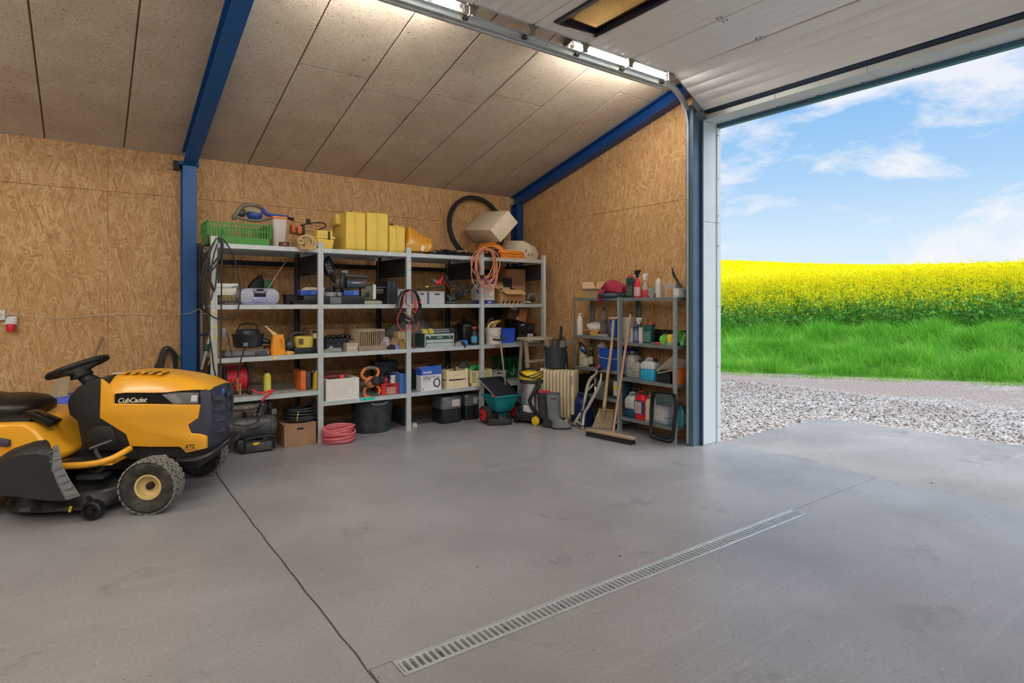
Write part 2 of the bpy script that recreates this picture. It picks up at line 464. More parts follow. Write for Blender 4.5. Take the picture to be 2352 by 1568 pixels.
slab([(0.8755, DYA - 0.002),(DX0 - 0.003, DYA - 0.002),(DX0 - 0.003, DYB + 0.002),(0.8755, DYB + 0.002)], -0.002, parent=floor)
# ---- drain
dr = thing('floor_drain', 'long galvanised slotted drain grate set into the concrete floor', 'drain', (DX0, DYA, 0))
LD, WD = DX1 - DX0, DYB - DYA
g = G()
for y0, y1 in ((0.0,0.008),(WD - 0.008, WD)): g.box((0, y0,-0.05),(LD, y1,0.0015))
for x0 in (0.0, LD - 0.008): g.box((x0,0.008,-0.05),(x0 + 0.008, WD - 0.008,0.0015))
part(dr, 'frame', g, GALV)
part(dr, 'trough', G().box((0.008,0.008,-0.15),(LD - 0.008, WD - 0.008,-0.12)), mat((34,31,28),0.9))
DGALV = mat((196,202,204),0.42,0.45,0.2,9,0.05,90, dust=0.15)
ng = 3; lg = (LD - 0.018) / ng
for k in range(ng):
 x0 = 0.009 + k * lg
 for y0, y1 in ((0.0095,0.0205),(WD - 0.0205, WD - 0.0095)):
  part(dr, 'grate_rail', G().box((x0, y0,-0.02),(x0 + lg - 0.003, y1,0.0)), DGALV, 0.001,1)
g = G()
prof = []
g.box((-0.0062,0.0195,-0.02),(0.0062, WD - 0.0195,-0.0008))
for s in (0,1):
 yy = 0.0205 if s == 0 else WD - 0.0205; d = 1 if s == 0 else -1
 for q in (-1,1): g.prism([(q * 0.0060, yy - d * 0.001),(q * 0.0115, yy - d * 0.001),(q * 0.0060, yy + d * 0.005)], 2,-0.02,-0.0008)
bar_me = g.mesh('grate_bar'); bar_me.materials.append(DGALV)
nb = int((LD - 0.03) / 0.0285)
for k in range(nb):
 o = bpy.data.objects.new('grate_bar', bar_me); link(o, dr)
 o.location = (0.02 + (LD - 0.04) * k / (nb - 1),0,0)
for k in range(9):
 o = part(dr, 'bolt', G().cyl((0,0,-0.004),(0,0,0.002),0.006, n=8), STEEL)
 o.location = (0.18 + k * 0.315, WD / 2,0)
# ---- back wall: strand boards with joints
g = G(); g.box((XL, YB + 0.004,-0.3),(XG + 0.3, YB + 0.14, ZE + 0.05))
wall_back = struct('wall_back', g, mat((96,70,42),0.8))
def panel(poly, axis, a, b, parent):
 return part(parent, 'wood_panel', G().prism(poly, axis, a, b), OSB, 0.0015,1)
xs = [XL, -5.84,-4.64,-3.44,-2.24,-1.04,0.16,1.36,2.56,3.76, XG + 0.01]
for i in range(len(xs) - 1):
 for z0, z1 in ((0.0,2.45),(2.4525, ZE + 0.03)):
  panel([(xs[i] + 0.001, z0),(xs[i + 1] - 0.001, z0),(xs[i + 1] - 0.001, z1),(xs[i] + 0.001, z1)], 1, YB - 0.012, YB + 0.004, wall_back)
# ---- right (gable) wall with the door opening
g = G()
g.box((XG + 0.006, DY1 + 0.05,-0.3),(XG + 0.13, YB + 0.14, ZE))
g.prism([(DY1 + 0.05, ZE),(YB + 0.14, ZE),(DY1 + 0.05, zc(DY1) + 0.1)], 0, XG + 0.006, XG + 0.13)
g.prism([(DY1 + 0.05,3.22),(DY1 + 0.05, zc(DY1) + 0.1),(0, ZR + 0.1),(DY0, zc(DY0) + 0.1),(DY0,3.22)], 0, XG + 0.006, XG + 0.13)
g.prism([(DY0,-0.3),(DY0, zc(DY0) + 0.1),(YF - 0.1, ZE),(YF - 0.1,-0.3)], 0, XG + 0.006, XG + 0.13)
wall_right = struct('wall_right', g, mat((150,150,148),0.8))
ysr = [DY1 + 0.06,4.64,5.84, YB - 0.012]
for i in range(3):
 y0, y1 = ysr[i] + 0.001, ysr[i + 1] - 0.001
 panel([(y0,0.0),(y1,0.0),(y1,2.45),(y0,2.45)], 0, XG - 0.006, XG + 0.006, wall_right)
 panel([(y0,2.4525),(y1,2.4525),(y1, zc(y1)),(y0, zc(y0))], 0, XG - 0.006, XG + 0.006, wall_right)
panel([(YF, 0),(DY0 - 0.3,0),(DY0 - 0.3, zc(DY0 - 0.3)),(YF, zc(YF))], 0, XG - 0.006, XG + 0.006, wall_right)
panel([(DY0 - 0.3,3.24),(DY1 + 0.06,3.24),(DY1 + 0.06, zc(DY1)),(0, ZR),(DY0 - 0.3, zc(DY0))], 0, XG - 0.006, XG + 0.006, wall_right)
# ---- unseen walls behind the camera
wall_front = struct('wall_front', G().box((XL, YF - 0.12,-0.3),(XG + 0.13, YF, ZE + 0.05)), OSB)
g = G()
g.prism([(YF, -0.3),(YB, -0.3),(YB, ZE + 0.05),(0, ZR + 0.05),(YF, ZE + 0.05)], 0, XL - 0.12, XL); wall_left = struct('wall_left', g, OSB)
# ---- ceiling: backing, then wood wool panels laid in columns with staggered joints
g = G()
ov = 0.016
g.prism([(YB + 0.15, ZE + ov - SL * 0.15),(0, ZR + ov),(YF - 0.15, ZE + ov - SL * 0.15),(YF - 0.15, ZE + 0.12),(0, ZR + 0.16),(YB + 0.15, ZE + 0.12)], 0, XL - 0.12, XG + 0.14)
ceiling = struct('ceiling', g, mat((128,100,72),0.9))
cx = [-6.9,-6.31,-5.71,-5.11,-4.51,-3.91,-3.31,-2.71,-2.11,-1.51,-0.91,-0.31,0.29,0.83,1.405,2.005,2.59,3.18,3.785,4.40,5.0]
offs = {12: 0.62,11: 1.35,10: 0.75,13: 1.25,14: 0.50,15: 1.75,16: 0.72,17: 2.1,18: 0.95,19: 0.6}
Cn = math.sqrt(1 + SL * SL)
for i in range(len(cx) - 1):
 x0, x1 = cx[i] + 0.006, cx[i + 1] - 0.006
 o0 = offs.get(i, 0.4 + (i * 0.77) % 1.9)
 cuts = [0.0]; y = o0
 if i in (14,16): seq = [0.5 if i == 14 else 0.62,1.9,3.2,4.6,6.2]
 else:
  seq = []; y = o0
  while y < 6.6: seq.append(y); y += 2.0 if i % 2 else 1.9
 cuts += seq + [YB]
 for a, b_ in zip(cuts[:-1], cuts[1:]):
  ya, yb = YB - a - (0.003 if a else 0), YB - b_ + 0.003
  gg = G(); gg.prism([(ya, zc(ya)),(yb, zc(yb)),(yb, zc(yb) + 0.02),(ya, zc(ya) + 0.02)], 0, x0, x1)
  part(ceiling, 'ceiling_panel', gg, WOOL, 0.004,1)
for k in range(5):
 gg = G(); x0 = XL + k * 2.4; gg.prism([(-0.01, ZR),(YF, ZE),(YF, ZE + 0.02),(-0.01, ZR + 0.02)], 0, x0 + 0.006, x0 + 2.394)
 part(ceiling, 'ceiling_panel', gg, WOOL)
# ---- blue steel frames
def ibeam(gg, a, b, w, d, up, tf=0.012, tw=0.010):
 a = Vector(a); b = Vector(b); t = (b - a).normalized(); s = t.cross(Vector(up)).normalized(); u = s.cross(t)
 for k in (-1,1): gg.beam(a + u * k * (d - tf) / 2, b + u * k * (d - tf) / 2, w, tf, u)
 gg.beam(a, b, tw, d - 2 * tf, u)
tr1 = struct('trim_1')
g = G(); ibeam(g, (0.83,6.735,0.012),(0.83,6.735,2.755),0.125,0.17,(0,-1,0)); part(tr1, 'column', g, BLUE, 0.002,1)
part(tr1, 'base_plate', G().box((0.745,6.63,0.0),(0.915,6.825,0.012)), BLUE)
part(tr1, 'head_plate', G().box((0.745,6.625,2.755),(0.915,6.825,2.785)), BLUE, 0.002,1)
g = G()
ra, rb = Vector((0.83,6.70, zc(6.70) - 0.085)), Vector((0.83,0.0, ZR - 0.085))
ibeam(g, ra, rb, 0.125,0.16,(0,0,1)); part(tr1, 'rafter', g, BLUE, 0.002,1)
part(tr1, 'purlin_cleat', G().box((0.70,6.72,2.72),(0.745,6.82,2.80)), mat((20,24,32),0.5))
g = G(); ibeam(g, (0.83,0, ZR - 0.085),(0.83, YF + 0.14, ZE - 0.05),0.125,0.16,(0,0,1)); part(tr1, 'rafter', g, BLUE)
tr2 = struct('trim_2')
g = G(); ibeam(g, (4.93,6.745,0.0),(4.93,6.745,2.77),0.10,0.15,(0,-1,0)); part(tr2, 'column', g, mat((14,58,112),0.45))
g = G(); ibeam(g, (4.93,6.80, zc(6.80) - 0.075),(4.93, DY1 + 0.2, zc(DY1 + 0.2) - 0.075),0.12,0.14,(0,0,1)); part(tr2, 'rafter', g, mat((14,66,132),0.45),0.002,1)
# second frame further left, out of view
tr4 = struct('trim_4')
g = G(); ibeam(g, (-4.2,6.735,0.0),(-4.2,6.735,2.755),0.125,0.17,(0,-1,0)); part(tr4, 'column', g, BLUE)
g = G(); ibeam(g, (-4.2,6.70, zc(6.70) - 0.085),(-4.2,0.0, ZR - 0.085),0.125,0.16,(0,0,1)); part(tr4, 'rafter', g, BLUE)
# ---- door reveal: white metal jamb, soffit and outer cover strips
JAMB = mat((216,226,230),0.32,0.1,0.05,2)
STEELB = mat((92,116,136),0.45,0.3,0.10,6)
tr3 = struct('trim_3')
for z0, z1 in ((0.0,2.18),(2.183,3.16)):
 part(tr3, 'jamb_panel', G().box((4.87, DY1, z0),(5.09, DY1 + 0.05, z1)), JAMB, 0.003,1)
 part(tr3, 'cover_strip', G().box((5.092, DY1 - 0.012, z0),(5.15, DY1 + 0.05, z1)), JAMB, 0.003,1)
screw = G(); screw.cyl((0,0,0),(0,-0.004,0),0.006, n=8); screw = screw.mesh('screw'); screw.materials.append(GALVD)
for z in (0.15,0.75,1.35,1.95,2.25,2.62,3.05):
 o = bpy.data.objects.new('screw', screw); link(o, tr3); o.location = (5.102, DY1 - 0.012, z)
SOFF = mat((206,212,210),0.45,0.1,0.05,3)
for y0, y1 in ((DY0,0.0),(0.003,2.1),(2.103,2.85),(2.853, DY1)):
 part(tr3, 'soffit_panel', G().box((4.87, y0,3.16),(5.09, y1,3.21)), SOFF, 0.003,1)
part(tr3, 'head_strip', G().box((5.092, DY0,3.125),(5.15, DY1,3.21)), mat((64,110,136),0.4,0.2),0.003,1)
scr2 = G(); scr2.cyl((0,0,0),(0,0,-0.004),0.008, n=8); scr2 = scr2.mesh('bolt'); scr2.materials.append(GALVD)
for k in range(12):
 o = bpy.data.objects.new('bolt', scr2); link(o, tr3); o.location = (5.065, DY1 - 0.3 - k * 0.36,3.16)
part(tr3, 'jamb_panel', G().box((4.87, DY0 - 0.05,0),(5.15, DY0,3.16)), JAMB)
# steel angle, rubber strip and vertical track beside the jamb
g = G(); g.box((4.745, DY1 + 0.012,0.0),(4.858, DY1 + 0.018,3.30)); g.box((4.745, DY1 + 0.018,0.0),(4.751, DY1 + 0.10,3.30))
part(tr3, 'angle_frame', g, STEELB, 0.001,1)
part(tr3, 'rubber_strip', G().box((4.848, DY1 - 0.014,0.0),(4.868, DY1 + 0.03,3.18)), mat((40,66,86),0.6))
for z in [0.3 + k * 0.36 for k in range(8)]:
 o = bpy.data.objects.new('screw', screw); link(o, tr3); o.location = (4.80, DY1 + 0.012, z)
part(tr3, 'blue_post', G().box((4.86, DY1 + 0.05,0.0),(4.995, DY1 + 0.065,3.25)), BLUE)
# ---- overhead door
DOORW = mat((238,237,233),0.42,0.0,0.03,3,0.06,160)
SEAL = mat((38,52,74),0.55,0,0.1,6)
door = struct('door_1')
ZD = 3.50
DE = DY1 - 0.045                     # near edge (left side in view)
def dpanel(x0, x1, rib, M=None, thick=0.04, cut=None):
 # panel underside at ZD with fine grooves every `rib`
 n = max(1, int(round((x1 - x0) / rib)))
 w = (x1 - x0 - 0.010) / n
 prof = []
 x = x0 + 0.005
 prof.append((x, ZD + thick)); prof.append((x, ZD + 0.006)); prof.append((x + 0.006, ZD))
 for k in range(1, n):
  xx = x + k * w
  prof += [(xx - 0.005, ZD),(xx - 0.0015, ZD + 0.0022),(xx + 0.0015, ZD + 0.0022),(xx + 0.005, ZD)]
 prof += [(x1 - 0.011, ZD),(x1 - 0.005, ZD + 0.006),(x1 - 0.005, ZD + thick)]
 return prof
edges = [1.15,1.68,2.22,2.755,3.30,3.835,4.375]
for i in range(len(edges) - 1):
 x0, x1 = edges[i], edges[i + 1]
 wins = []
 if i == 3: wins = [(2.875,3.245,2.50,3.385),(2.875,3.245,1.30,2.20),(2.875,3.245,0.10,1.0)]
 prof = dpanel(x0, x1,0.107)
 if not wins:
  part(door, 'door_panel', G().prism(prof, 1, DY0 + 0.05, DE), DOORW)
 else:
  # strips around the panes
  xa, xb = wins[0][0], wins[0][1]
  gg = G()
  gg.prism(dpanel(x0, xa + 0.003,0.125),1, DY0 + 0.05, DE); gg.prism(dpanel(xb - 0.003, x1,0.125),1, DY0 + 0.05, DE)
  ys = [DE] + [v for w_ in wins for v in (w_[3], w_[2])] + [DY0 + 0.05]
  for a in range(0, len(ys),2): gg.box((xa, ys[a + 1], ZD),(xb, ys[a], ZD + 0.04))
  part(door, 'door_panel', gg, DOORW)
  for (wa, wb, ya, yb) in wins:
   gg = G(); t = 0.035
   for lo_, hi_ in (((wa - t, ya - t),(wa + 0.012, yb + t)),((wb - 0.012, ya - t),(wb + t, yb + t)),((wa + 0.012, ya - t),(wb - 0.012, ya + 0.012)),((wa + 0.012, yb - 0.012),(wb - 0.012, yb + t))):
    gg.box((lo_[0], lo_[1], ZD - 0.014),(hi_[0], hi_[1], ZD + 0.044))
   wn = part(door, 'window_frame', gg, mat((16,18,38),0.35),0.004,2)
   gg = G(); gg.box((wa + 0.012, ya + 0.012, ZD + 0.03),(wb - 0.012, yb - 0.012, ZD + 0.034))
   part(wn, 'pane', gg, mat((196,170,120),0.05,0,0.02,4, trans=0.9, spec=0.5))
# sloping bottom section in the bend of the track
ang = math.atan2(3.235 - ZD, 4.84 - 4.378)
Lb = math.hypot(3.235 - ZD, 4.84 - 4.378)
Mb = Matrix.Translation((4.378,0, ZD)) @ Matrix.Rotation(-ang, 4, 'Y') @ Matrix.Translation((0,0,-ZD))
part(door, 'door_panel', G().prism(dpanel(0.0, Lb, 0.105),1, DY0 + 0.05, DE, Mb), DOORW)
part(door, 'bottom_seal', G().box((Lb, DY0 + 0.05, ZD - 0.004),(Lb + 0.055, DE, ZD + 0.044), Mb), SEAL, 0.008,2)
# end caps: galvanised edge profiles of the panels
for i in range(len(edges) - 1):
 part(door, 'edge_profile', G().box((edges[i] + 0.03, DE, ZD - 0.002),(edges[i + 1] - 0.03, DE + 0.012, ZD + 0.042)).box((edges[i] + 0.03, DE - 0.01, ZD - 0.0015),(edges[i + 1] - 0.03, DE + 0.006, ZD - 0.0005)), GALV, 0.001,1)
part(door, 'edge_profile', G().box((0.06, DE, ZD - 0.002),(Lb - 0.05, DE + 0.014, ZD + 0.05), Mb), mat((104,102,106),0.5,0.3),0.001,1)
# hinges with roller and bracket at each seam
def hinge(x, z, M=None):
 gg = G()
 gg.box((x - 0.045, DE - 0.004, z - 0.012),(x + 0.045, DE + 0.02, z - 0.004), M)
 gg.box((x - 0.025, DE + 0.012, z - 0.07),(x + 0.025, DE + 0.018, z + 0.03), M)
 gg.prism([(x + 0.01, z + 0.02),(x + 0.065, z + 0.02),(x + 0.012, z - 0.065)], 1, DE + 0.016, DE + 0.05, M)
 h = part(door, 'hinge_bracket', gg, mat((150,146,128),0.4,0.7),0.001,1)
 gg = G(); p = Vector((x, DE + 0.02, z - 0.055)); q = Vector((x, DE + 0.105, z - 0.055))
 if M is not None: p = M @ p; q = M @ q
 gg.cyl(p, q, 0.006, n=8); part(h, 'axle', gg, STEEL)
 d = (q - p).normalized()
 part(h, 'roller', G().cyl(q, q + d * 0.016,0.021, n=16), mat((40,40,42),0.5))
for x in (1.68,2.22,2.755,3.30,3.835,4.36): hinge(x, ZD)
gg = G(); gg.box((Lb - 0.17, DE, ZD - 0.06),(Lb + 0.03, DE + 0.016, ZD + 0.05), Mb); gg.box((Lb - 0.05, DE - 0.03, ZD - 0.07),(Lb + 0.045, DE + 0.13, ZD - 0.064), Mb); gg.box((Lb - 0.05, DE - 0.03, ZD - 0.064),(Lb - 0.044, DE + 0.13, ZD - 0.02), Mb)
part(door, 'bottom_bracket', gg, mat((140,152,156),0.4,0.6),0.001,1)
# centre hinges on the underside
for (x, y) in ((3.835,2.66),(4.375,2.68),(3.835,0.9),(4.375,0.9)):
 gg = G(); gg.box((x - 0.05, y - 0.028, ZD - 0.005),(x + 0.05, y + 0.028, ZD - 0.001)); gg.cyl((x, y - 0.03, ZD - 0.006),(x, y + 0.03, ZD - 0.006),0.007, n=8)
 hh = part(door, 'hinge', gg, mat((214,216,216),0.35,0.5),0.001,1)
 gg = G()
 for dx in (-0.036,0.036):
  for dy in (-0.016,0.016): gg.cyl((x + dx, y + dy, ZD - 0.005),(x + dx, y + dy, ZD - 0.010),0.006, n=6)
 part(hh, 'screw', gg, GALVD)
# track: vertical, bend, horizontal; C section
def ctrack(path, name):
 # path: points in XZ; web on the +Y side, lips towards the door
 P = [Vector((p[0], 0, p[1])) for p in path]
 sec = [(-0.028,0.0),(-0.028,0.022),(-0.020,0.030),(0.020,0.030),(0.028,0.022),(0.028,0.0),(0.0255,0.0),(0.0255,0.021),(0.019,0.0275),(-0.019,0.0275),(-0.0255,0.021),(-0.0255,0.0)]
 rings = []
 for i, p in enumerate(P):
  a = P[max(0, i - 1)]; b = P[min(len(P) - 1, i + 1)]
  t = (b - a).normalized(); nrm = Vector((-t.z, 0, t.x))
  rings.append([p + nrm * s[0] + Vector((0, DY1 + 0.058 + s[1], 0)) for s in sec])
 gg = G(); gg.loft(rings)
 return part(door, name, gg, GALV)
RB = 0.36
xv = 4.762; zh = ZD - 0.055
bend = [(xv - RB + RB * math.cos(a), zh - RB + RB * math.sin(a)) for a in [PI / 2 * k / 14 for k in range(15)]]
ctrack([(xv, 0.02)] + bend[:1], 'vertical_track')
ctrack(bend, 'bend_track')
ctrack([bend[-1], (0.2, zh)], 'horizontal_track')
part(door, 'track_rail', G().beam((0.2, DY1 + 0.110, zh - 0.006),(xv - RB, DY1 + 0.110, zh - 0.006),0.034,0.072), GALV, 0.003,1)
for x in (1.95,0.5):
 part(door, 'track_hanger', G().box((x - 0.02, DY1 + 0.105, zh - 0.05),(x + 0.02, DY1 + 0.11, zh + 0.55)), GALV)
# same track on the far side
part(door, 'horizontal_track', G().beam((0.2, DY0 - 0.06, zh),(xv - RB, DY0 - 0.06, zh),0.04,0.06), GALV)
# ---- ceiling lights (two visible battens with tubes, then unseen hanging fittings added as fill)
TUBE = node_mat('light_tube'); TUBE[3].inputs['Emission Color'].default_value = (1.0,0.955,0.88,1); TUBE[3].inputs['Emission Strength'].default_value = TUBE_W
TUBE = TUBE[0]
CLEAR = mat((240,240,236),0.1,0,0.02,4, trans=0.95)
def batten(x, y, z, lab, ln=1.26, tilt=0.0):
 t = thing('ceiling_light', lab, 'light', (x, y, z),0, 'fluorescent battens under the roof')
 t.rotation_euler = (tilt, 0,0)
 part(t, 'housing', G().rslab((-ln / 2,-0.06),(ln / 2,0.06),0.03,0.085,0.02), mat((70,68,64),0.6))
 for yy in (-0.026,0.026):
  part(t, 'tube', G().cyl((-ln / 2 + 0.05, yy, 0),(ln / 2 - 0.05, yy, 0),0.014, n=12), TUBE)
  for s in (-1,1):
   part(t, 'end_cap', G().cyl((s * (ln / 2 - 0.05), yy, 0),(s * (ln / 2 - 0.022), yy, 0),0.015, n=12), WHITE)
 for s in (-1,1):
  gg = G(); gg.box((s * (ln / 2 - 0.012) - 0.006,-0.06,-0.03),(s * (ln / 2 - 0.012) + 0.006,0.06,0.03))
  part(t, 'diffuser_end', gg, CLEAR, 0.003,1)
 return t
ts = math.atan(-SL)
batten(3.90,3.755, zc(3.755) - 0.115, 'lit fluorescent batten behind the door track, nearer the door wall', 1.26, ts)
batten(1.62,3.755, zc(3.755) - 0.115, 'lit fluorescent batten behind the door track at the top picture edge', 1.26, ts)
def fill_pendant(x, y, lab, ln=1.26, z=3.0):
 # unseen open twin-tube fitting on two chains, added to light ceiling and room
 t = thing('ceiling_light', lab, 'light', (x, y, z),0, 'added fluorescent fill lights out of view')
 part(t, 'housing', G().box((-ln / 2,-0.02,0.0),(ln / 2,0.02,0.035)), mat((210,210,204),0.5),0.004,1)
 for yy in (-0.05,0.05):
  part(t, 'tube', G().cyl((-ln / 2 + 0.03, yy, 0.01),(ln / 2 - 0.03, yy, 0.01),0.014, n=12), TUBE)
 for s in (-1,1):
  part(t, 'tube_holder', G().box((s * (ln / 2 - 0.03) - 0.012,-0.065,-0.006),(s * (ln / 2 - 0.03) + 0.012,0.065,0.026)), WHITE)
  part(t, 'chain', G().cyl((s * 0.4,0,0.035),(s * 0.4,0, zc(y) - z),0.003, n=6), STEEL)
 return t
WHERE = ['over the mower bay near the shelf wall', 'two bays left of the mower near the shelf wall', 'left of the camera', 'far left of the camera', 'behind the camera to the left', 'straight behind the camera', 'behind the camera towards the door', 'far behind the camera to the left', 'right above the camera']
for k, (x, y) in enumerate(FILL_LAMPS):
 fill_pendant(x, y, 'added hanging twin tube fill light ' + WHERE[k])
# ================================================================== outside
rs = np.random.RandomState(5)
def np_mesh(name, V, F, m, kind='stuff', label=None, cat=None, smooth=False):
 """V (n,3), F (k,3|4) -> one mesh object"""
 me = bpy.data.meshes.new(name)
 V = np.asarray(V, dtype=np.float32); F = np.asarray(F, dtype=np.int32)
 k = F.shape[1]
 me.vertices.add(len(V)); me.vertices.foreach_set('co', V.ravel())
 me.loops.add(F.size); me.loops.foreach_set('vertex_index', F.ravel())
 me.polygons.add(len(F)); me.polygons.foreach_set('loop_start', np.arange(0, F.size, k, dtype=np.int32))
 me.polygons.foreach_set('loop_total', np.full(len(F), k, dtype=np.int32))
 me.update(calc_edges=True)
 if smooth: me.polygons.foreach_set('use_smooth', [True] * len(F))
 if m: me.materials.append(m)
 o = bpy.data.objects.new(name, me); link(o)
 if kind: o['kind'] = kind
 if label: o['label'] = label; o['category'] = cat
 return o
# the picture looks out along this frame: s = distance along the view of the door, w = sideways
SD = Vector((0.875,0.484,0)).normalized()       # away from the door across the yard
SDN = Vector((-SD.y, SD.x, 0))
def yard(s, w): return SD * s + SDN * w            # from the camera's foot
# ground heights: yard flat, bank, then the field climbing away
S_G = 12.6                                         # where grass starts
def ground_z(s, w):
 s = np.asarray(s, dtype=float); w = np.asarray(w, dtype=float)
 e = S_G - 0.10 * w
 z = np.where(s < e, 0.0,0.0)
 t = np.clip((s - e) / 3.6,0,1)
 z = z + (t * t * (3 - 2 * t)) * (0.62 - 0.05 * w)
 t2 = np.clip(s - e - 3.2,0, None)
 z = z + np.minimum(t2,70) * (0.0661 + 0.00217 * np.clip(w, -24,24)) - np.clip(t2 - 52,0, None) ** 2 * 0.0035
 return z
def bumps(s, w): return 0.05 * np.sin(s * 2.1 + w * 1.3) * np.sin(w * 1.7 - s * 0.6) + 0.03 * np.sin(s * 4.7 + w * 3.9)
def yard_np(s, w, z):
 return np.stack([SD.x * s + SDN.x * w, SD.y * s + SDN.y * w, z], axis=-1)
# apron slab in front of the door
SLP = 0.0
g = G()
ap = struct('apron')
for y0, y1 in ((-6.0,0.2),(0.206,3.60)):
 slab([(5.128, y0),(7.45 if y0 < 0 else 7.55, y0),(7.55 if y0 < 0 else 7.22, y1),(5.128, y1)], -0.006, 'concrete_slab', APRON, ap, 0.12)
# gravel yard
m, N, L, b = node_mat('gravel')
gn = N.new('ShaderNodeNewGeometry'); v = gn.outputs['Position']
vo = N.new('ShaderNodeTexVoronoi'); vo.inputs['Scale'].default_value = 38; L.new(v, vo.inputs[0])
sc = N.new('ShaderNodeSeparateColor'); L.new(vo.outputs['Color'], sc.inputs[0])
st = ramp(N, L, sc.outputs[0], ((0.0, lin((122,112,102))),(0.35, lin((164,154,146))),(0.75, lin((198,190,182))),(1.0, lin((236,232,226)))))
dirt = ramp(N, L, noise(N, L, v, 30,5,0.7),((0.3, lin((150,132,122))),(0.7, lin((184,166,156)))))
dd = N.new('ShaderNodeVectorMath'); dd.operation = 'DOT_PRODUCT'; L.new(v, dd.inputs[0]); dd.inputs[1].default_value = tuple(SD)
mrg = N.new('ShaderNodeMapRange'); L.new(dd.outputs['Value'], mrg.inputs[0]); mrg.inputs[1].default_value = 8.6; mrg.inputs[2].default_value = 11.5; mrg.inputs[3].default_value = 0.0; mrg.inputs[4].default_value = 0.30
adm = N.new('ShaderNodeMath'); adm.operation = 'ADD'; L.new(noise(N, L, v, 0.8,5,0.6,0.4), adm.inputs[0]); L.new(mrg.outputs[0], adm.inputs[1])
dmask = ramp(N, L, adm.outputs[0], ((0.58, K4),(0.78,(0.85,0.85,0.85))))
col = mixc(N, L, dmask, st, dirt)
L.new(col, b.inputs['Base Color']); b.inputs['Roughness'].default_value = 0.95; b.inputs['Specular IOR Level'].default_value = 0.1
bp = N.new('ShaderNodeBump'); bp.inputs['Strength'].default_value = 0.7; bp.inputs['Distance'].default_value = 0.02
L.new(vo.outputs['Distance'], bp.inputs['Height']); L.new(bp.outputs[0], b.inputs['Normal'])
GRAVEL = m
g = G(); g.box((5.13,-30,-0.20),(60,40,-0.035))
yardo = struct('gravel_yard', g, GRAVEL)
n = 26000
s = 5.6 + 9.0 * rs.rand(n) ** 1.1; w = rs.uniform(-9,4.5, n)
P = yard_np(s, w, np.zeros(n))
keep = ~((P[:, 0] < 7.6) & (P[:, 1] < 3.62)) & (P[:, 0] > 5.2)
dm = np.sin(P[:, 0] * 0.9 + P[:, 1] * 0.35) + 0.6 * np.sin(P[:, 1] * 1.3) + rs.uniform(-1.2,1.2, n)
keep &= (P[:, 0] < 9.6) | (dm > 0.9)
P = P[keep]; n = len(P)
sz = rs.uniform(0.007,0.02,(n, 1)) * np.array([[1,1,0.6]]) * rs.uniform(0.7,1.3,(n, 3))
octa = np.array([(1,0,0),(0,1,0),(-1,0,0),(0,-1,0),(0,0,1),(0,0,-1)], float)
of = np.array([(0,1,4),(1,2,4),(2,3,4),(3,0,4),(1,0,5),(2,1,5),(3,2,5),(0,3,5)])
an = rs.uniform(0,2 * PI, n)
V = octa[None] * sz[:, None, :] * rs.uniform(0.7,1.2,(n, 6,1))
ca, sa = np.cos(an)[:, None], np.sin(an)[:, None]
V = np.stack([V[..., 0] * ca - V[..., 1] * sa, V[..., 0] * sa + V[..., 1] * ca, V[..., 2]], -1)
P[:, 2] = -0.033 + sz[:, 2] * 0.4
V = (V + P[:, None, :]).reshape(-1,3); Fc = (of[None] + 6 * np.arange(n)[:, None, None]).reshape(-1,3)
np_mesh('gravel_stones', V, Fc, GRAVEL, 'stuff', 'pale loose gravel stones scattered over the yard', 'gravel')
# bank and field ground
m, N, L, b = node_mat('field_ground')
gn = N.new('ShaderNodeNewGeometry'); v = gn.outputs['Position']
n1 = noise(N, L, v, 5,5,0.6)
L.new(ramp(N, L, n1,((0.3, lin((62,92,30))),(0.6, lin((104,146,48))),(0.8, lin((130,120,74))))), b.inputs['Base Color']); b.inputs['Roughness'].default_value = 0.95
FG = m
ss = np.concatenate([np.linspace(S_G - 1.6, S_G + 6,40), np.linspace(S_G + 6.6,78,60)]); ww = np.linspace(-40,45,90)
Sg, Wg = np.meshgrid(ss, ww, indexing='ij')
Z = ground_z(Sg, Wg) - 0.045 + np.where(Sg > S_G + 0.5 - 0.1 * Wg, bumps(Sg, Wg),0)
V = yard_np(Sg, Wg, Z).reshape(-1,3)
ii = np.arange(len(ss) - 1)[:, None] * len(ww) + np.arange(len(ww) - 1)[None]
Fc = np.stack([ii, ii + len(ww), ii + len(ww) + 1, ii + 1], -1).reshape(-1,4)
np_mesh('field_ground', V, Fc, FG, 'structure', smooth=True)
# grass blades
def leaf_mat(name, stops, rough=0.6, nz=1.4, trans=0.25):
 m, N, L, b = node_mat(name)
 gn = N.new('ShaderNodeNewGeometry')
 rp = ramp(N, L, noise(N, L, gn.outputs['Position'], nz, 5,0.65), stops)
 ri = N.new('ShaderNodeHueSaturation'); L.new(rp, ri.inputs['Color'])
 mr = N.new('ShaderNodeMapRange'); L.new(gn.outputs['Random Per Island'], mr.inputs[0]); mr.inputs[3].default_value = 0.8; mr.inputs[4].default_value = 1.25
 L.new(mr.outputs[0], ri.inputs['Value'])
 L.new(ri.outputs[0], b.inputs['Base Color']); b.inputs['Roughness'].default_value = rough; b.inputs['Specular IOR Level'].default_value = 0.2
 tr = N.new('ShaderNodeBsdfTranslucent'); L.new(ri.outputs[0], tr.inputs[0])
 mx = N.new('ShaderNodeMixShader'); mx.inputs[0].default_value = trans
 L.new(b.outputs[0], mx.inputs[1]); L.new(tr.outputs[0], mx.inputs[2])
 L.new(mx.outputs[0], N['Material Output'].inputs[0])
 return m
GRASS = leaf_mat('grass_blades', ((0.25, lin((92,160,40))),(0.5, lin((132,202,64))),(0.75, lin((180,228,104)))))
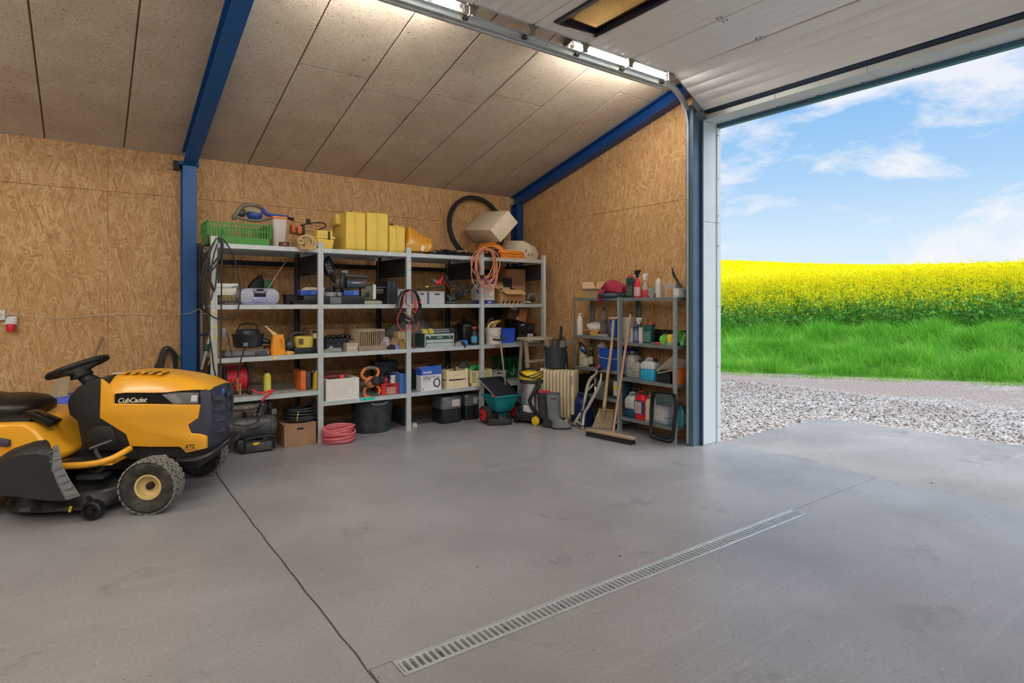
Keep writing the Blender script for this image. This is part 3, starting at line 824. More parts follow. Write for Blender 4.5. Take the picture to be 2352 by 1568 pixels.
def blades(n, smin, smax, wmin, wmax, hmin, hmax, wid, lean, rel=True, hmod=None):
 s = rs.uniform(smin, smax, n); w = rs.uniform(wmin, wmax, n)
 sE = s + (S_G - 0.1 * w)
 P = yard_np(sE, w, ground_z(sE, w) + bumps(sE, w) - 0.05)
 h = rs.uniform(hmin, hmax, n) * (0.7 + 0.5 * (np.sin(s * 3 + w * 2.3) * np.sin(w * 3.1 - s) + 0.5))
 if hmod is not None: h = h * hmod(s)
 h = np.maximum(h, 0.03)
 a = rs.uniform(0,2 * PI, n); ln = rs.uniform(0.3,1.0, n) * lean * h
 dx, dy = np.cos(a), np.sin(a)
 px, py = -dy * wid, dx * wid
 fx, fy = rs.uniform(0,2 * PI, n), None
 px, py = np.cos(fx) * wid, np.sin(fx) * wid
 z0 = np.zeros(n)
 b0 = P + np.stack([px, py, z0], -1); b1 = P - np.stack([px, py, z0], -1)
 mid = P + np.stack([dx * ln * 0.35, dy * ln * 0.35, h * 0.6], -1)
 m0 = mid + np.stack([px, py, z0], -1) * 0.7; m1 = mid - np.stack([px, py, z0], -1) * 0.7
 tip = P + np.stack([dx * ln, dy * ln, h * (1 - 0.15 * lean)], -1)
 V = np.stack([b0, b1, m1, m0, tip], 1).reshape(-1,3)
 k = 5 * np.arange(n)[:, None]
 T = np.concatenate([k + np.array([[0,1,2]]), k + np.array([[0,2,3]]), k + np.array([[3,2,4]])], 1).reshape(-1,3)
 return V, T
def join(*vt):
 Vs = []; Ts = []; o = 0
 for V, T in vt: Vs.append(V); Ts.append(T + o); o += len(V)
 return np.concatenate(Vs), np.concatenate(Ts)
V, T = join(blades(70000,0.3,3.9,-9.5,5.5,0.16,0.34,0.0045,0.9), blades(12000,-0.35,0.6,-9.5,5.5,0.03,0.10,0.004,0.8), blades(9000,0.2,3.9,-9.5,5.5,0.3,0.48,0.005,1.0))
np_mesh('grass_bank', V, T, GRASS, 'stuff', 'long bright green grass on the bank beyond the gravel', 'grass')
# rape plants: stems and leaves, then flower heads
STEM = leaf_mat('rape_green', ((0.3, lin((112,176,84))),(0.55, lin((150,206,104))),(0.8, lin((190,226,138)))), nz=3.0, trans=0.45)
FLOW = leaf_mat('rape_flower', ((0.3, lin((254,234,0))),(0.6, lin((255,244,10))),(0.8, lin((255,248,60)))), nz=3.0, trans=0.35)
def field_pos(n, s0, s1, w0, w1, pw=1.0):
 s = s0 + (s1 - s0) * rs.rand(n) ** pw; w = rs.uniform(w0, w1, n)
 sE = s + (S_G - 0.1 * w)
 return s, w, sE
s, w, sE = field_pos(9000,3.5,8.5,-14,9,1.25)
edge = np.clip((s - 3.5) / 1.6,0,1)
hp = (0.75 + 0.42 * edge) * rs.uniform(0.82,1.12, len(s))
P = yard_np(sE, w, ground_z(sE, w) - 0.04)
n = len(P); lx, ly = rs.normal(0,0.07, n), rs.normal(0,0.07, n)
r = 0.006
tip = P + np.stack([lx, ly, hp], -1)
tri = np.array([(1,0),(-0.5,0.87),(-0.5,-0.87)]) * r
Vb = np.concatenate([np.stack([P + np.array([t[0], t[1], 0]) for t in tri], 1), np.stack([tip + np.array([t[0], t[1], 0]) * 0.5 for t in tri], 1)], 1).reshape(-1,3)
k = 6 * np.arange(n)[:, None]
Tb = np.concatenate([k + np.array([[a, b_, c]]) for a, b_, c in ((0,1,4),(0,4,3),(1,2,5),(1,5,4),(2,0,3),(2,3,5))], 1).reshape(-1,3)
# leaves along the stems
def quads(C, size, flat=0.6):
 n = len(C); a = rs.uniform(0,2 * PI, n); tl = rs.uniform(-0.9,0.9, n) * flat + 0.5
 d = np.stack([np.cos(a) * np.cos(tl), np.sin(a) * np.cos(tl), np.sin(tl)], -1)
 a2 = a + PI / 2 + rs.uniform(-0.6,0.6, n); e = np.stack([np.cos(a2), np.sin(a2), rs.uniform(-0.5,0.5, n)], -1)
 sz = size if np.isscalar(size) else size[:, None]
 V = np.stack([C, C + d * sz * 0.5 + e * sz * 0.28, C + d * sz, C + d * sz * 0.5 - e * sz * 0.28], 1).reshape(-1,3)
 k = 4 * np.arange(n)[:, None]
 return V, np.concatenate([k + np.array([[0,1,2]]), k + np.array([[0,2,3]])], 1).reshape(-1,3)
idx = np.repeat(np.arange(n),4); t = rs.uniform(0.12,0.85, len(idx))[:, None]
C = P[idx] * (1 - t) + tip[idx] * t
Vl, Tl = quads(C, rs.uniform(0.07,0.2, len(idx)) * (1.15 - t[:, 0] * 0.7))
V, T = join((Vb, Tb),(Vl, Tl))
np_mesh('rape_stems', V, T, STEM, 'stuff', 'green stems and leaves along the edge of the rape field', 'crop')
# flower heads: small tufts near the tops; side shoots lower
idx = np.repeat(np.arange(n),11)
off = rs.normal(0,1,(len(idx),3)) * np.array([0.09,0.09,0.11])
C = tip[idx] + off; C[:, 2] -= np.abs(rs.normal(0,0.10, len(idx)))
keep = rs.rand(len(idx)) < (0.14 + 0.86 * edge[idx])
C = C[keep]
C = np.repeat(C, 4,0) + rs.normal(0,0.022,(len(C) * 4,3))
Vf1, Tf1 = quads(C, rs.uniform(0.028,0.052, len(C)),1.0)
# far field: flower tufts over the closed canopy
s, w, sE = field_pos(230000,6.0,66,-42,46,1.7)
C = yard_np(sE, w, ground_z(sE, w) + 1.16 + rs.normal(0,0.07, len(s)) - 0.0)
Vf2, Tf2 = quads(C, rs.uniform(0.05,0.10, len(s)) * (0.8 + s / 30.0),0.8)
V, T = join((Vf1, Tf1),(Vf2, Tf2))
np_mesh('rape_flowers', V, T, FLOW, 'stuff', 'bright yellow rape flowers covering the rising field', 'crop')
# canopy under the far flowers
m, N, L, b = node_mat('rape_canopy')
gn = N.new('ShaderNodeNewGeometry')
L.new(ramp(N, L, noise(N, L, gn.outputs['Position'], 6,5,0.7),((0.30, lin((206,200,20))),(0.5, lin((250,232,10))))), b.inputs['Base Color']); b.inputs['Roughness'].default_value = 0.95
ss = np.linspace(7.6,66,60)
Sg, Wg = np.meshgrid(ss, ww, indexing='ij'); sE = Sg + S_G - 0.1 * Wg
V = yard_np(sE, Wg, ground_z(sE, Wg) + 1.02 - np.clip(8.6 - Sg, 0,1) * 0.5).reshape(-1,3)
ii = np.arange(len(ss) - 1)[:, None] * len(ww) + np.arange(len(ww) - 1)[None]
Fc = np.stack([ii, ii + len(ww), ii + len(ww) + 1, ii + 1], -1).reshape(-1,4)
np_mesh('rape_canopy', V, Fc, m, 'stuff', 'closed canopy of the yellow rape field up the hill', 'crop', smooth=True)
# ================================================================== lettering helper
def text_mesh(txt, size, m, shear=0.0, extrude=0.0004, bold=0.0, align='LEFT', spacing=1.0):
 cu = bpy.data.curves.new('lettering', 'FONT'); cu.body = txt; cu.size = size; cu.shear = shear
 cu.extrude = extrude; cu.offset = bold; cu.align_x = align; cu.space_character = spacing; cu.resolution_u = 3
 ob = bpy.data.objects.new('lettering_tmp', cu); COL.objects.link(ob)
 me = bpy.data.meshes.new_from_object(ob)
 bpy.data.objects.remove(ob, do_unlink=True); bpy.data.curves.remove(cu)
 me.materials.clear(); me.materials.append(m); me.name = 'lettering'
 return me
def letter(parent, txt, size, m, origin, xdir, updir, **kw):
 """text lying in the plane spanned by xdir and updir, in the parent's coordinates"""
 me = text_mesh(txt, size, m, **kw)
 x = Vector(xdir).normalized(); u = Vector(updir); u = (u - x * u.dot(x)).normalized(); n = x.cross(u)
 M = Matrix((x, u, n)).transposed().to_4x4(); M.translation = Vector(origin)
 me.transform(M)
 o = bpy.data.objects.new('lettering', me); link(o, parent)
 return o
# ================================================================== ride-on mower
YEL = mat((232,168,40),0.32,0,0.04,4,0.01,60, coat=0.3)
NAVY = mat((58,62,78),0.55,0,0.08,8)
MBLK = mat((24,24,25),0.55,0,0.15,10,0.04,120)
MGLOSS = mat((18,18,20),0.22,0,0.1,10)
TYRE = mat((44,44,42),0.8,0,0.2,16,0.1,50, dust=0.25)
TREAD = mat((120,120,112),0.85,0,0.18,30,0.1,60)
RIM = mat((216,190,128),0.45,0,0.10,8, dust=0.3)
mw = thing('ride_on_mower', 'yellow and black ride-on lawn mower parked by the strand board wall', 'mower', (0.57,4.96,0), math.radians(-29.0))
def hw(x): return 0.268 - 0.062 * (x + 0.4)
def sidepoly(pts, y_out, th, mirror=1):
 gg = G(); n = len(pts)
 V = [(x, -mirror * (hw(x) + y_out), z) for x, z in pts] + [(x, -mirror * (hw(x) + y_out - th), z) for x, z in pts]
 F = [tuple(range(n)), tuple(range(2 * n - 1, n - 1,-1))] + [((k + 1) % n, k, n + k, n + (k + 1) % n) for k in range(n)]
 if mirror < 0: F = [f[::-1] for f in F]
 return gg.add(V, F)
# hood top shell
rings = []
for x, zt, zb in ((-0.415,0.872,0.70),(-0.36,0.893,0.765),(-0.25,0.902,0.773),(-0.10,0.893,0.768),(0.0,0.878,0.768),(0.10,0.858,0.778),(0.18,0.834,0.778),(0.235,0.808,0.776),(0.265,0.785,0.772)):
 w = hw(x) + 0.004; f = 1.0 if x < 0.15 else 1.0 - (x - 0.15) * 1.2
 ring = []
 for k in range(13):
  t = -1 + 2 * k / 12
  yy = w * f * (abs(t) ** 0.8) * (1 if t > 0 else -1)
  zz = zb + (zt - zb) * (1 - abs(t) ** 4.5)
  ring.append((x, yy, zz))
 rings.append(ring)
gg = G(); gg.loft([r[::-1] for r in rings], closed_ring=False, caps=False)
gg.add([*rings[-1]], [tuple(range(13))]); gg.add([*rings[0]], [tuple(range(12,-1,-1))])
part(mw, 'hood', gg, YEL, angle=50)
side = [(-0.415,0.872),(-0.422,0.604),(-0.259,0.486),(-0.234,0.402),(-0.106,0.392),(0.085,0.384),(0.123,0.339),(0.257,0.366),(0.257,0.455),(0.211,0.470),(0.156,0.476),(0.135,0.534),(0.202,0.581),(0.215,0.675),(-0.335,0.698),(-0.331,0.774),(-0.36,0.82)]
for s in (1,-1):
 part(mw, 'side_panel', sidepoly(side, 0.003,0.03, s), YEL, 0.006,2)
 # pressed relief on the lower flank
 part(mw, 'flank_relief', sidepoly([(-0.255,0.480),(-0.232,0.404),(-0.11,0.396),(-0.15,0.50),(-0.40,0.605)], -0.002,0.02, s), YEL, 0.003,1)
 part(mw, 'badge_strip', sidepoly([(-0.332,0.772),(-0.336,0.697),(-0.04,0.679),(0.04,0.676),(0.206,0.674),(0.21,0.772),(0.03,0.768)], -0.012,0.02, s), MGLOSS)
 hl = part(mw, 'headlight', sidepoly([(-0.035,0.752),(0.045,0.683),(0.200,0.681),(0.206,0.760),(0.045,0.764)], 0.001,0.012, s), mat((214,216,220),0.08,0,0.05,12, trans=0.75),0.003,2)
 part(hl, 'reflector', sidepoly([(0.01,0.735),(0.05,0.694),(0.16,0.694),(0.165,0.745),(0.05,0.752)], -0.0095,0.002, s), mat((196,190,190),0.3,0.5,0.2,20))
 part(hl, 'lamp_lens', sidepoly([(0.152,0.698),(0.194,0.698),(0.197,0.742),(0.158,0.742)], 0.0025,0.003, s), mat((224,226,230),0.15,0.2),0.002,1)
 part(mw, 'front_cheek', sidepoly([(0.215,0.672),(0.20,0.580),(0.133,0.533),(0.155,0.474),(0.211,0.468),(0.262,0.452),(0.285,0.53),(0.29,0.66),(0.275,0.768),(0.21,0.770)], -0.004,0.02, s), NAVY, 0.004,2)
xd = Vector((1,0.062,0)); o_ = Vector((-0.318,-(hw(-0.318) - 0.0085),0.702))
letter(mw, 'CubCadet', 0.047, mat((226,222,196),0.4), o_, xd, (0,0,1), shear=0.32, bold=0.0008, spacing=0.92)
letter(mw, 'XT2', 0.036, BLACKG, Vector((0.112,-(hw(0.112) + 0.0038),0.372)), xd, (0,0,1), shear=0.3, bold=0.0006)
letter(mw, 'ENDURO SERIES', 0.0135, mat((60,70,150),0.4), Vector((0.106,-(hw(0.106) + 0.0038),0.357)), xd, (0,0,1), shear=0.25)
# inner body and grille
part(mw, 'engine_cover', G().taper((-0.42,-0.232),(0.20,0.232),0.40,0.78,0.02), MBLK)
gg = G(); gg.loft([[(x, -w, z),(x + 0.025,-w * 0.6, z),(x + 0.035,0, z),(x + 0.025, w * 0.6, z),(x, w, z),(0.16, w, z),(0.16,-w, z)] for x, w, z in ((0.225,0.19,0.345),(0.262,0.205,0.37),(0.272,0.205,0.50),(0.262,0.208,0.66),(0.245,0.205,0.782))])
part(mw, 'grille', gg, NAVY, 0.004,1)
for k, z in enumerate((0.46,0.54,0.615,0.69)):
 for s in (-1,1):
  gg = G(); gg.add([(0.268, s * 0.165, z),(0.298, s * 0.03, z - 0.012),(0.298, s * 0.03, z + 0.022),(0.268, s * 0.165, z + 0.03),(0.29, s * 0.165, z - 0.002),(0.318, s * 0.03, z - 0.012),(0.300, s * 0.03, z + 0.026),(0.272, s * 0.165, z + 0.034)], [(0,1,2,3),(7,6,5,4),(0,4,5,1),(1,5,6,2),(2,6,7,3),(3,7,4,0)])
  part(mw, 'grille_slat', gg, NAVY)
part(mw, 'badge', G().box((0.286,-0.03,0.715),(0.2945,0.012,0.755)), mat((80,120,210),0.35),0.003,2)
# top vents
for k in range(5):
 x = -0.30 + k * 0.058
 o = part(mw, 'hood_vent', G().box((x - 0.02,-0.20,0.893 - 0.01 * (k > 3)),(x + 0.012,-0.075,0.901 - 0.006 * (k > 3))), YEL, 0.003,2)
 part(o, 'slot', G().box((x + 0.0125,-0.19,0.8935 - 0.006 * (k > 3)),(x + 0.019,-0.085,0.8985 - 0.006 * (k > 3))), MBLK)
part(mw, 'decal', G().box((-0.40,-0.17,0.889),(-0.335,-0.10,0.8955)), mat((200,196,186),0.5),0.001,1)
# dash pedestal, steering
part(mw, 'dashboard', G().prism([(-0.37,0.890),(-0.493,0.860),(-0.583,0.815),(-0.640,0.748),(-0.652,0.702),(-0.640,0.622),(-0.587,0.577),(-0.554,0.360),(-0.24,0.360),(-0.262,0.486),(-0.41,0.600)], 1,-0.235,0.235), MBLK, 0.018,3)
part(mw, 'lower_cowl', G().prism([(-0.30,0.372),(-0.50,0.372),(-0.525,0.50),(-0.47,0.545),(-0.36,0.545)], 1,-0.242,0.242), MBLK, 0.01,2)
cw = Vector((-0.712,0,0.925)); nrm = Vector((-0.375,0,0.927)); tx = Vector((0.927,0,0.375)); ty = Vector((0,1,0))
part(mw, 'steering_column', G().cyl((-0.60,0,0.80), tuple(cw - nrm * 0.055),0.055,0.04,14), MBLK)
sw = part(mw, 'steering_wheel', G().tube([cw + (tx * math.cos(a) + ty * math.sin(a)) * 0.182 for a in [2 * PI * k / 36 for k in range(36)]], 0.020,10, closed=True), MBLK)
for a in (0.15,2.35,-2.1):
 e = cw + (tx * math.cos(a) + ty * math.sin(a)) * 0.178; hb = cw - nrm * 0.045 + (tx * math.cos(a) + ty * math.sin(a)) * 0.03
 part(sw, 'spoke', G().beam(hb, e, 0.06,0.018, nrm), MBLK, 0.004,2)
part(sw, 'hub', G().cyl(cw - nrm * 0.075, cw - nrm * 0.015,0.075,0.055,18), MBLK, 0.006,2)
# rear body, fenders, footboards
gg = G()
prof = [(-0.60,0.385),(-0.645,0.42),(-0.69,0.47),(-0.755,0.56),(-0.80,0.595),(-0.86,0.602),(-1.10,0.60),(-1.50,0.60),(-1.56,0.54),(-1.56,0.34),(-1.0,0.34),(-0.62,0.345)]
gg.prism(prof, 1,-0.40,0.40); part(mw, 'rear_body', gg, YEL, 0.03,3)
for s in (-1,1):
 gg = G(); rr = []
 for k in range(13):
  a = PI * (0.05 + 0.9 * k / 12); cx_, cz_, R_ = -1.22,0.24,0.32
  x, z = cx_ + R_ * 1.15 * math.cos(a), cz_ + R_ * math.sin(a) * 0.86
  rr.append([(x, s * 0.26, z - 0.012),(x, s * 0.26, z + 0.012),(x, s * 0.495, z),(x, s * 0.505, z - 0.035),(x, s * 0.49, z - 0.04),(x, s * 0.48, z - 0.02)])
 gg.loft(rr); part(mw, 'fender', gg, YEL)
 part(mw, 'footboard', G().box((-0.66, s * 0.24 if s > 0 else -0.43,0.318),(-0.26,0.42 if s > 0 else -0.24,0.332)), YEL, 0.006,2)
 fm = part(mw, 'foot_mat', G().box((-0.60, s * 0.255 if s > 0 else -0.392,0.3325),(-0.30,0.392 if s > 0 else -0.255,0.338)), MBLK, 0.002,1)
 part(mw, 'running_board_edge', G().tube([(-0.63, s * 0.435,0.325),(-0.45, s * 0.437,0.328),(-0.34, s * 0.433,0.340),(-0.265, s * 0.415,0.362),(-0.225, s * 0.37,0.385),(-0.215, s * 0.30,0.395)], 0.021,14,6), YEL)
part(mw, 'lift_handle', G().prism([(-0.665,0.60),(-0.80,0.662),(-0.85,0.672),(-0.86,0.635),(-0.80,0.612),(-0.70,0.555)], 1,-0.34,-0.24), MGLOSS, 0.01,2)
part(mw, 'fender_grip', G().prism([(-0.89,0.50),(-1.04,0.53),(-1.04,0.475),(-0.89,0.455)], 1,-0.43,-0.35), NAVY, 0.01,2)
part(mw, 'seat_slide', G().box((-1.20,-0.33,0.565),(-0.82,-0.20,0.625)), MBLK, 0.008,2)
# seat
gg = G()
rings = []
for x, w, zt in ((-0.935,0.10,0.672),(-0.95,0.17,0.70),(-1.0,0.215,0.732),(-1.10,0.24,0.748),(-1.25,0.245,0.745),(-1.36,0.24,0.77)):
 rings.append([(x, w * math.cos(a),(0.625 if math.sin(a) < 0 else 0.66) + (zt - 0.66 if math.sin(a) >= 0 else 0.02) * max(-1, math.sin(a)) ** 1) for a in [2 * PI * k / 20 for k in range(20)]])
gg.loft(rings); part(mw, 'seat', gg, mat((30,27,24),0.38,0,0.1,6,0.05,200), angle=60)
part(mw, 'seat_base', G().rslab((-1.40,-0.225),(-0.96,0.225),0.612,0.645,0.12,6), MBLK)
part(mw, 'seat_back', G().rslab((-1.46,-0.22),(-1.36,0.22),0.70,1.03,0.045,4), mat((30,27,24),0.38,0,0.1,6,0.05,200))
# chassis
part(mw, 'chassis', G().box((-1.50,-0.17,0.22),(0.14,0.17,0.372)).box((-0.34,-0.22,0.30),(0.20,0.22,0.40)), MBLK, 0.006,1)
part(mw, 'front_axle', G().box((-0.05,-0.34,0.215),(0.03,0.34,0.275)), MBLK, 0.006,2)
part(mw, 'spindle', G().cyl((-0.02,-0.30,0.20),(-0.02,-0.30,0.33),0.022, n=10).cyl((-0.06,-0.29,0.33),(0.02,-0.29,0.335),0.012, n=8), STEEL)
part(mw, 'bumper', G().tube([(0.06,-0.24,0.285),(0.18,-0.245,0.29),(0.275,-0.215,0.32),(0.345,-0.12,0.378),(0.365,0.0,0.405),(0.345,0.12,0.378),(0.275,0.215,0.32),(0.18,0.245,0.29),(0.06,0.24,0.285)], 0.022,10,5), mat((26,26,28),0.3,0.2))
bp_ = part(mw, 'bumper_plate', G().box((0.10,-0.22,0.225),(0.20,0.22,0.315)), MBLK, 0.004,1)
for x in (0.125,0.175):
 part(bp_, 'bolt', G().cyl((x, -0.221,0.265),(x, -0.229,0.265),0.009, n=8), CHROME)
# wheels
def wheel(x, y, R, W, rr, treads):
 s = -1 if y < 0 else 1
 w = thing_part(mw, 'wheel', (x, y, R))
 prof = [(rr, -W * 0.36),(rr + 0.02,-W * 0.46),(R * 0.86,-W * 0.5),(R * 0.95,-W * 0.42),(R, -W * 0.2),(R, W * 0.2),(R * 0.95, W * 0.42),(R * 0.86, W * 0.5),(rr + 0.02, W * 0.46),(rr, W * 0.36)]
 part(w, 'tyre', G().lathe(prof, 40, M=Matrix.Rotation(PI / 2,4, 'X'), caps=False), TYRE)
 # tread blocks
 gg = G()
 n = treads
 for k in range(n):
  for j in range(6):
   yy = (-0.42 + 0.84 * j / 5) * W; a = 2 * PI * (k + 0.5 * (j % 2)) / n
   dz = R * (1.0 if abs(yy) < 0.25 * W else 0.968)
   hwid = W * 0.078; hl_ = PI * R / n * 0.80
   Mx = Matrix.Rotation(a, 4, 'Y') @ Matrix.Translation((0, yy, dz)) @ Matrix.Rotation(0.35 * (-1 if j % 2 else 1),4, 'Z')
   gg.taper((-hl_, -hwid),(hl_, hwid),0.006,-0.004,0.0018, M=Mx)
 part(w, 'tread', gg, TREAD, kind='stuff')
 gg = G(); d = s
 prof = [(rr, -W * 0.34),(rr, W * 0.10),(rr + 0.004, W * 0.36),(rr - 0.012, W * 0.36),(rr - 0.02, W * 0.12),(rr * 0.45, W * 0.04),(0.02, W * 0.04)]
 Mr = Matrix.Rotation(PI / 2 if s < 0 else -PI / 2,4, 'X')
 gg.lathe(prof, 32, M=Mr); part(w, 'rim', gg, RIM)
 part(w, 'hub_cap', G().lathe([(0.024, W * 0.02),(0.024, W * 0.22),(0.018, W * 0.27)], 14, M=Mr), MBLK)
 return w
def thing_part(parent, name, loc):
 o = bpy.data.objects.new(name, None); link(o, parent); o.location = loc; o.empty_display_size = 0.05; return o
wheel(-0.02,-0.415,0.178,0.155,0.084,26); wheel(-0.02,0.415,0.178,0.155,0.084,26)
wheel(-1.225,-0.375,0.25,0.20,0.11,30); wheel(-1.225,0.375,0.25,0.20,0.11,30)
# cutting deck
def deck_ring(z, gshr):
 out = []
 for k in range(32):
  a = 2 * PI * k / 32; c, s_ = math.cos(a), math.sin(a)
  x = -0.60 + (0.40 - gshr) * abs(c) ** 0.7 * (1 if c > 0 else -1); y = (0.50 - gshr) * abs(s_) ** 0.7 * (1 if s_ > 0 else -1)
  out.append((x, y, z))
 return out
dk = part(mw, 'cutting_deck', G().loft([deck_ring(0.055,0), deck_ring(0.05,-0.012), deck_ring(0.065,-0.012), deck_ring(0.075,0.0), deck_ring(0.135,0.012), deck_ring(0.165,0.05), deck_ring(0.19,0.13), deck_ring(0.195,0.22)]), mat((30,32,34),0.35,0.1,0.2,8,0.05,60, dust=0.12), angle=60)
part(dk, 'deck_clip', G().box((-0.77,-0.512,0.06),(-0.70,-0.506,0.085)), GALVD)
part(dk, 'yellow_marker', G().prism([(-0.475,0.05),(-0.462,0.05),(-0.452,0.088),(-0.468,0.088)], 1,-0.522,-0.514), mat((226,214,40),0.5))
for s in (-1,1):
 w = thing_part(mw, 'deck_wheel', (-0.325, s * 0.52,0.060))
 part(w, 'roller', G().lathe([(0.02,-0.035),(0.052,-0.036),(0.060,-0.028),(0.060,0.028),(0.052,0.036),(0.046,0.036),(0.04,0.012),(0.012,0.012),(0.012,0.03),(0.004,0.03)], 24, M=Matrix.Rotation(PI / 2 if s < 0 else -PI / 2,4, 'X')), MBLK)
 part(w, 'bracket', G().beam((-0.06,-s * 0.045,0.075),(0.0,-s * 0.045,0.0),0.03,0.012), MBLK)
# discharge chute: domed cover with a ribbed grey front lip
gg = G()
out = [(-0.90,0.32),(-0.86,0.42),(-0.78,0.475),(-0.68,0.508),(-0.58,0.514),(-0.505,0.50),(-0.455,0.375),(-0.395,0.265),(-0.352,0.192)]
rings = []
for y, sc_, dz in ((-0.50,1.0,0.0),(-0.53,1.0,0.0),(-0.575,0.99,-0.008),(-0.625,0.96,-0.03),(-0.65,0.90,-0.07)):
 rings.append([(-0.62 + (x + 0.62) * (sc_ if sc_ < 0.97 else 1) - (max(0.0, min(1.0,(x + 0.62) / 0.11)) * (y + 0.63) * 0.75 if y > -0.63 else 0), y, (z - 0.2) * sc_ + 0.2 + dz * 0.3) for x, z in out])
gg.loft(rings, closed_ring=False, caps=False)
last = rings[-1]; gg.add(last + [(last[0][0], -0.665,0.22),(-0.72,-0.675,0.215),(-0.50,-0.67,0.175),(last[-1][0], -0.655,0.165)][::-1], [tuple(range(len(last) + 4))])
ch = part(mw, 'discharge_chute', gg, mat((36,37,38),0.5,0,0.15,10,0.05,90), angle=50)
gg = G(); A = [Vector((-0.492,-0.61,0.500)), Vector((-0.440,-0.655,0.378)), Vector((-0.385,-0.668,0.285)), Vector((-0.328,-0.672,0.195))]
d1 = Vector((0.012,0.0,0.004)); d2 = Vector((-0.052,-0.012,-0.012))
gg.loft([[p, p + d1, p + d1 + d2 * f + Vector((0,-0.006,0)), p + d2 * f] for p, f in zip(A, (0.35,0.9,1.1,1.25))]); lip = part(ch, 'ribbed_lip', gg, mat((104,106,106),0.7,0,0.15,30))
for k in range(7):
 t = (k + 0.5) / 7 * 3; i = int(t); p = A[i].lerp(A[i + 1], t - i) + Vector((0,-0.008,0))
 part(ch, 'rib', G().beam(p + Vector((-0.045,-0.01,-0.012)), p + Vector((0.008,0.0,0.004)),0.006,0.008), mat((104,106,106),0.7,0,0.15,30))
# pedal
pd = part(mw, 'pedal_arm', G().tube([(-0.45,-0.345,0.262),(-0.40,-0.36,0.258),(-0.352,-0.365,0.285),(-0.362,-0.36,0.335),(-0.395,-0.355,0.385),(-0.405,-0.35,0.425)], 0.0145,10,5), mat((70,74,78),0.35,0.5))
pp = part(mw, 'pedal', G().box((-0.055,-0.04,-0.006),(0.055,0.04,0.006), Matrix.Translation((-0.375,-0.345,0.44)) @ Matrix.Rotation(math.radians(-20),4, 'Y')), mat((120,124,126),0.5,0.4),0.003,1)
part(mw, 'step_bracket', G().box((-0.50,-0.40,0.218),(-0.33,-0.30,0.25)), mat((60,64,68),0.5,0.4),0.004,1)
# ================================================================== helpers for placed goods
def X_at(px, Y): return at(px, HY, Y=Y).x
def Y_at(px, X): return at(px, HY, X=X).y
def pp(px, py, Y=None, X=None): return at(px, py, X=X, Y=Y)
def wpart(root, name, g, m, base=None, **kw):
 """g is in world coordinates; root unrotated"""
 off = Vector(base if base is not None else root.location)
 g.v = [p - off for p in g.v]
 return part(root, name, g, m, **kw)
def wsingle(name, g, m, label, cat, loc, group=None, **kw):
 loc = Vector(loc); g.v = [p - loc for p in g.v]
 return single(name, g, m, label, cat, loc, 0, group, **kw)
def span(px0, px1, Y0, D):
 """left extreme seen at the back left edge, right extreme at the front right edge (goods on the long shelf)"""
 return X_at(px0, Y0 + D), X_at(px1, Y0)
def rspan(px0, px1, X0, D):
 """goods on the rack by the door wall: left extreme at the front, right extreme at the back"""
 return Y_at(px0, X0), Y_at(px1, X0 + D)
def zof(px, py, Y=None, X=None): return at(px, py, X=X, Y=Y).z
# ================================================================== long shelving unit
ZT, Z2, Z3 = 1.925,1.370,0.885
Z4 = [0.520,0.402,0.407,0.415]
XU = [0.925,1.880,2.835,3.780,4.715]
YS0, YS1 = 5.86,6.66
su = thing('shelving_unit', 'long galvanised metal shelving unit of four bays along the strand board wall', 'shelves', (XU[0], YS0,0))
def upright_mesh(front, m):
 g = G(); w = 0.052; d = 0.038; s = 1 if front else -1
 # folded C profile with a pressed centre groove
 sec = [(-w / 2, s * d),(-w / 2,0),(-0.010,0),(-0.006, s * 0.005),(0.006, s * 0.005),(0.010,0),(w / 2,0),(w / 2, s * d),(w / 2 - 0.002, s * d),(w / 2 - 0.002, s * 0.002),(0.011, s * 0.002),(0.007, s * 0.007),(-0.007, s * 0.007),(-0.011, s * 0.002),(-w / 2 + 0.002, s * 0.002),(-w / 2 + 0.002, s * d)]
 g.loft([[(a, b, z) for a, b in sec] for z in (0.0,1.985)])
 me = g.mesh('upright'); me.materials.append(m); return me
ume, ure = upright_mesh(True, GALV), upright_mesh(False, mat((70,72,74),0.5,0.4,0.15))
hole = G()
for k in range(2): hole.box((-0.016 + 0.03 * k - 0.002,-0.0006,-0.003),(-0.016 + 0.03 * k + 0.002,0.0004,0.003))
for i, x in enumerate(XU):
 o = bpy.data.objects.new('upright', ume); link(o, su); o.location = (x - XU[0], 0,0)
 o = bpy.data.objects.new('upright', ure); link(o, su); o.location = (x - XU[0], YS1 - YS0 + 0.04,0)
 for z0, z1 in ((1.67,1.875),(0.03,0.23)):
  part(su, 'side_plate', G().box((x - XU[0] - 0.001,0.04, z0),(x - XU[0] + 0.001, YS1 - YS0, z1)), mat((52,52,54),0.6,0.2,0.2,6))
 part(su, 'foot', G().box((x - XU[0] - 0.03,-0.004,0.0),(x - XU[0] + 0.03,0.045,0.03)), GALV)
SHU = mat((150,150,150),0.45,0.5,0.12,8)
def shelf(parent, x0, x1, y0, y1, z, name='shelf', m=GALV, lip=0.042):
 g = G()
 g.box((x0, y0, z - 0.002),(x1, y1, z)); g.box((x0, y0, z - lip),(x1, y0 + 0.002, z - 0.002)); g.box((x0, y1 - 0.002, z - lip),(x1, y1, z - 0.002))
 g.box((x0, y0 + 0.002, z - lip),(x1, y0 + 0.018, z - lip + 0.002)); g.box((x0, y1 - 0.018, z - lip),(x1, y1 - 0.002, z - lip + 0.002))
 for k in (1,2): g.box((x0, y0 + (y1 - y0) * k / 3 - 0.02, z - 0.02),(x1, y0 + (y1 - y0) * k / 3 + 0.02, z - 0.002))
 return part(parent, name, g, m)
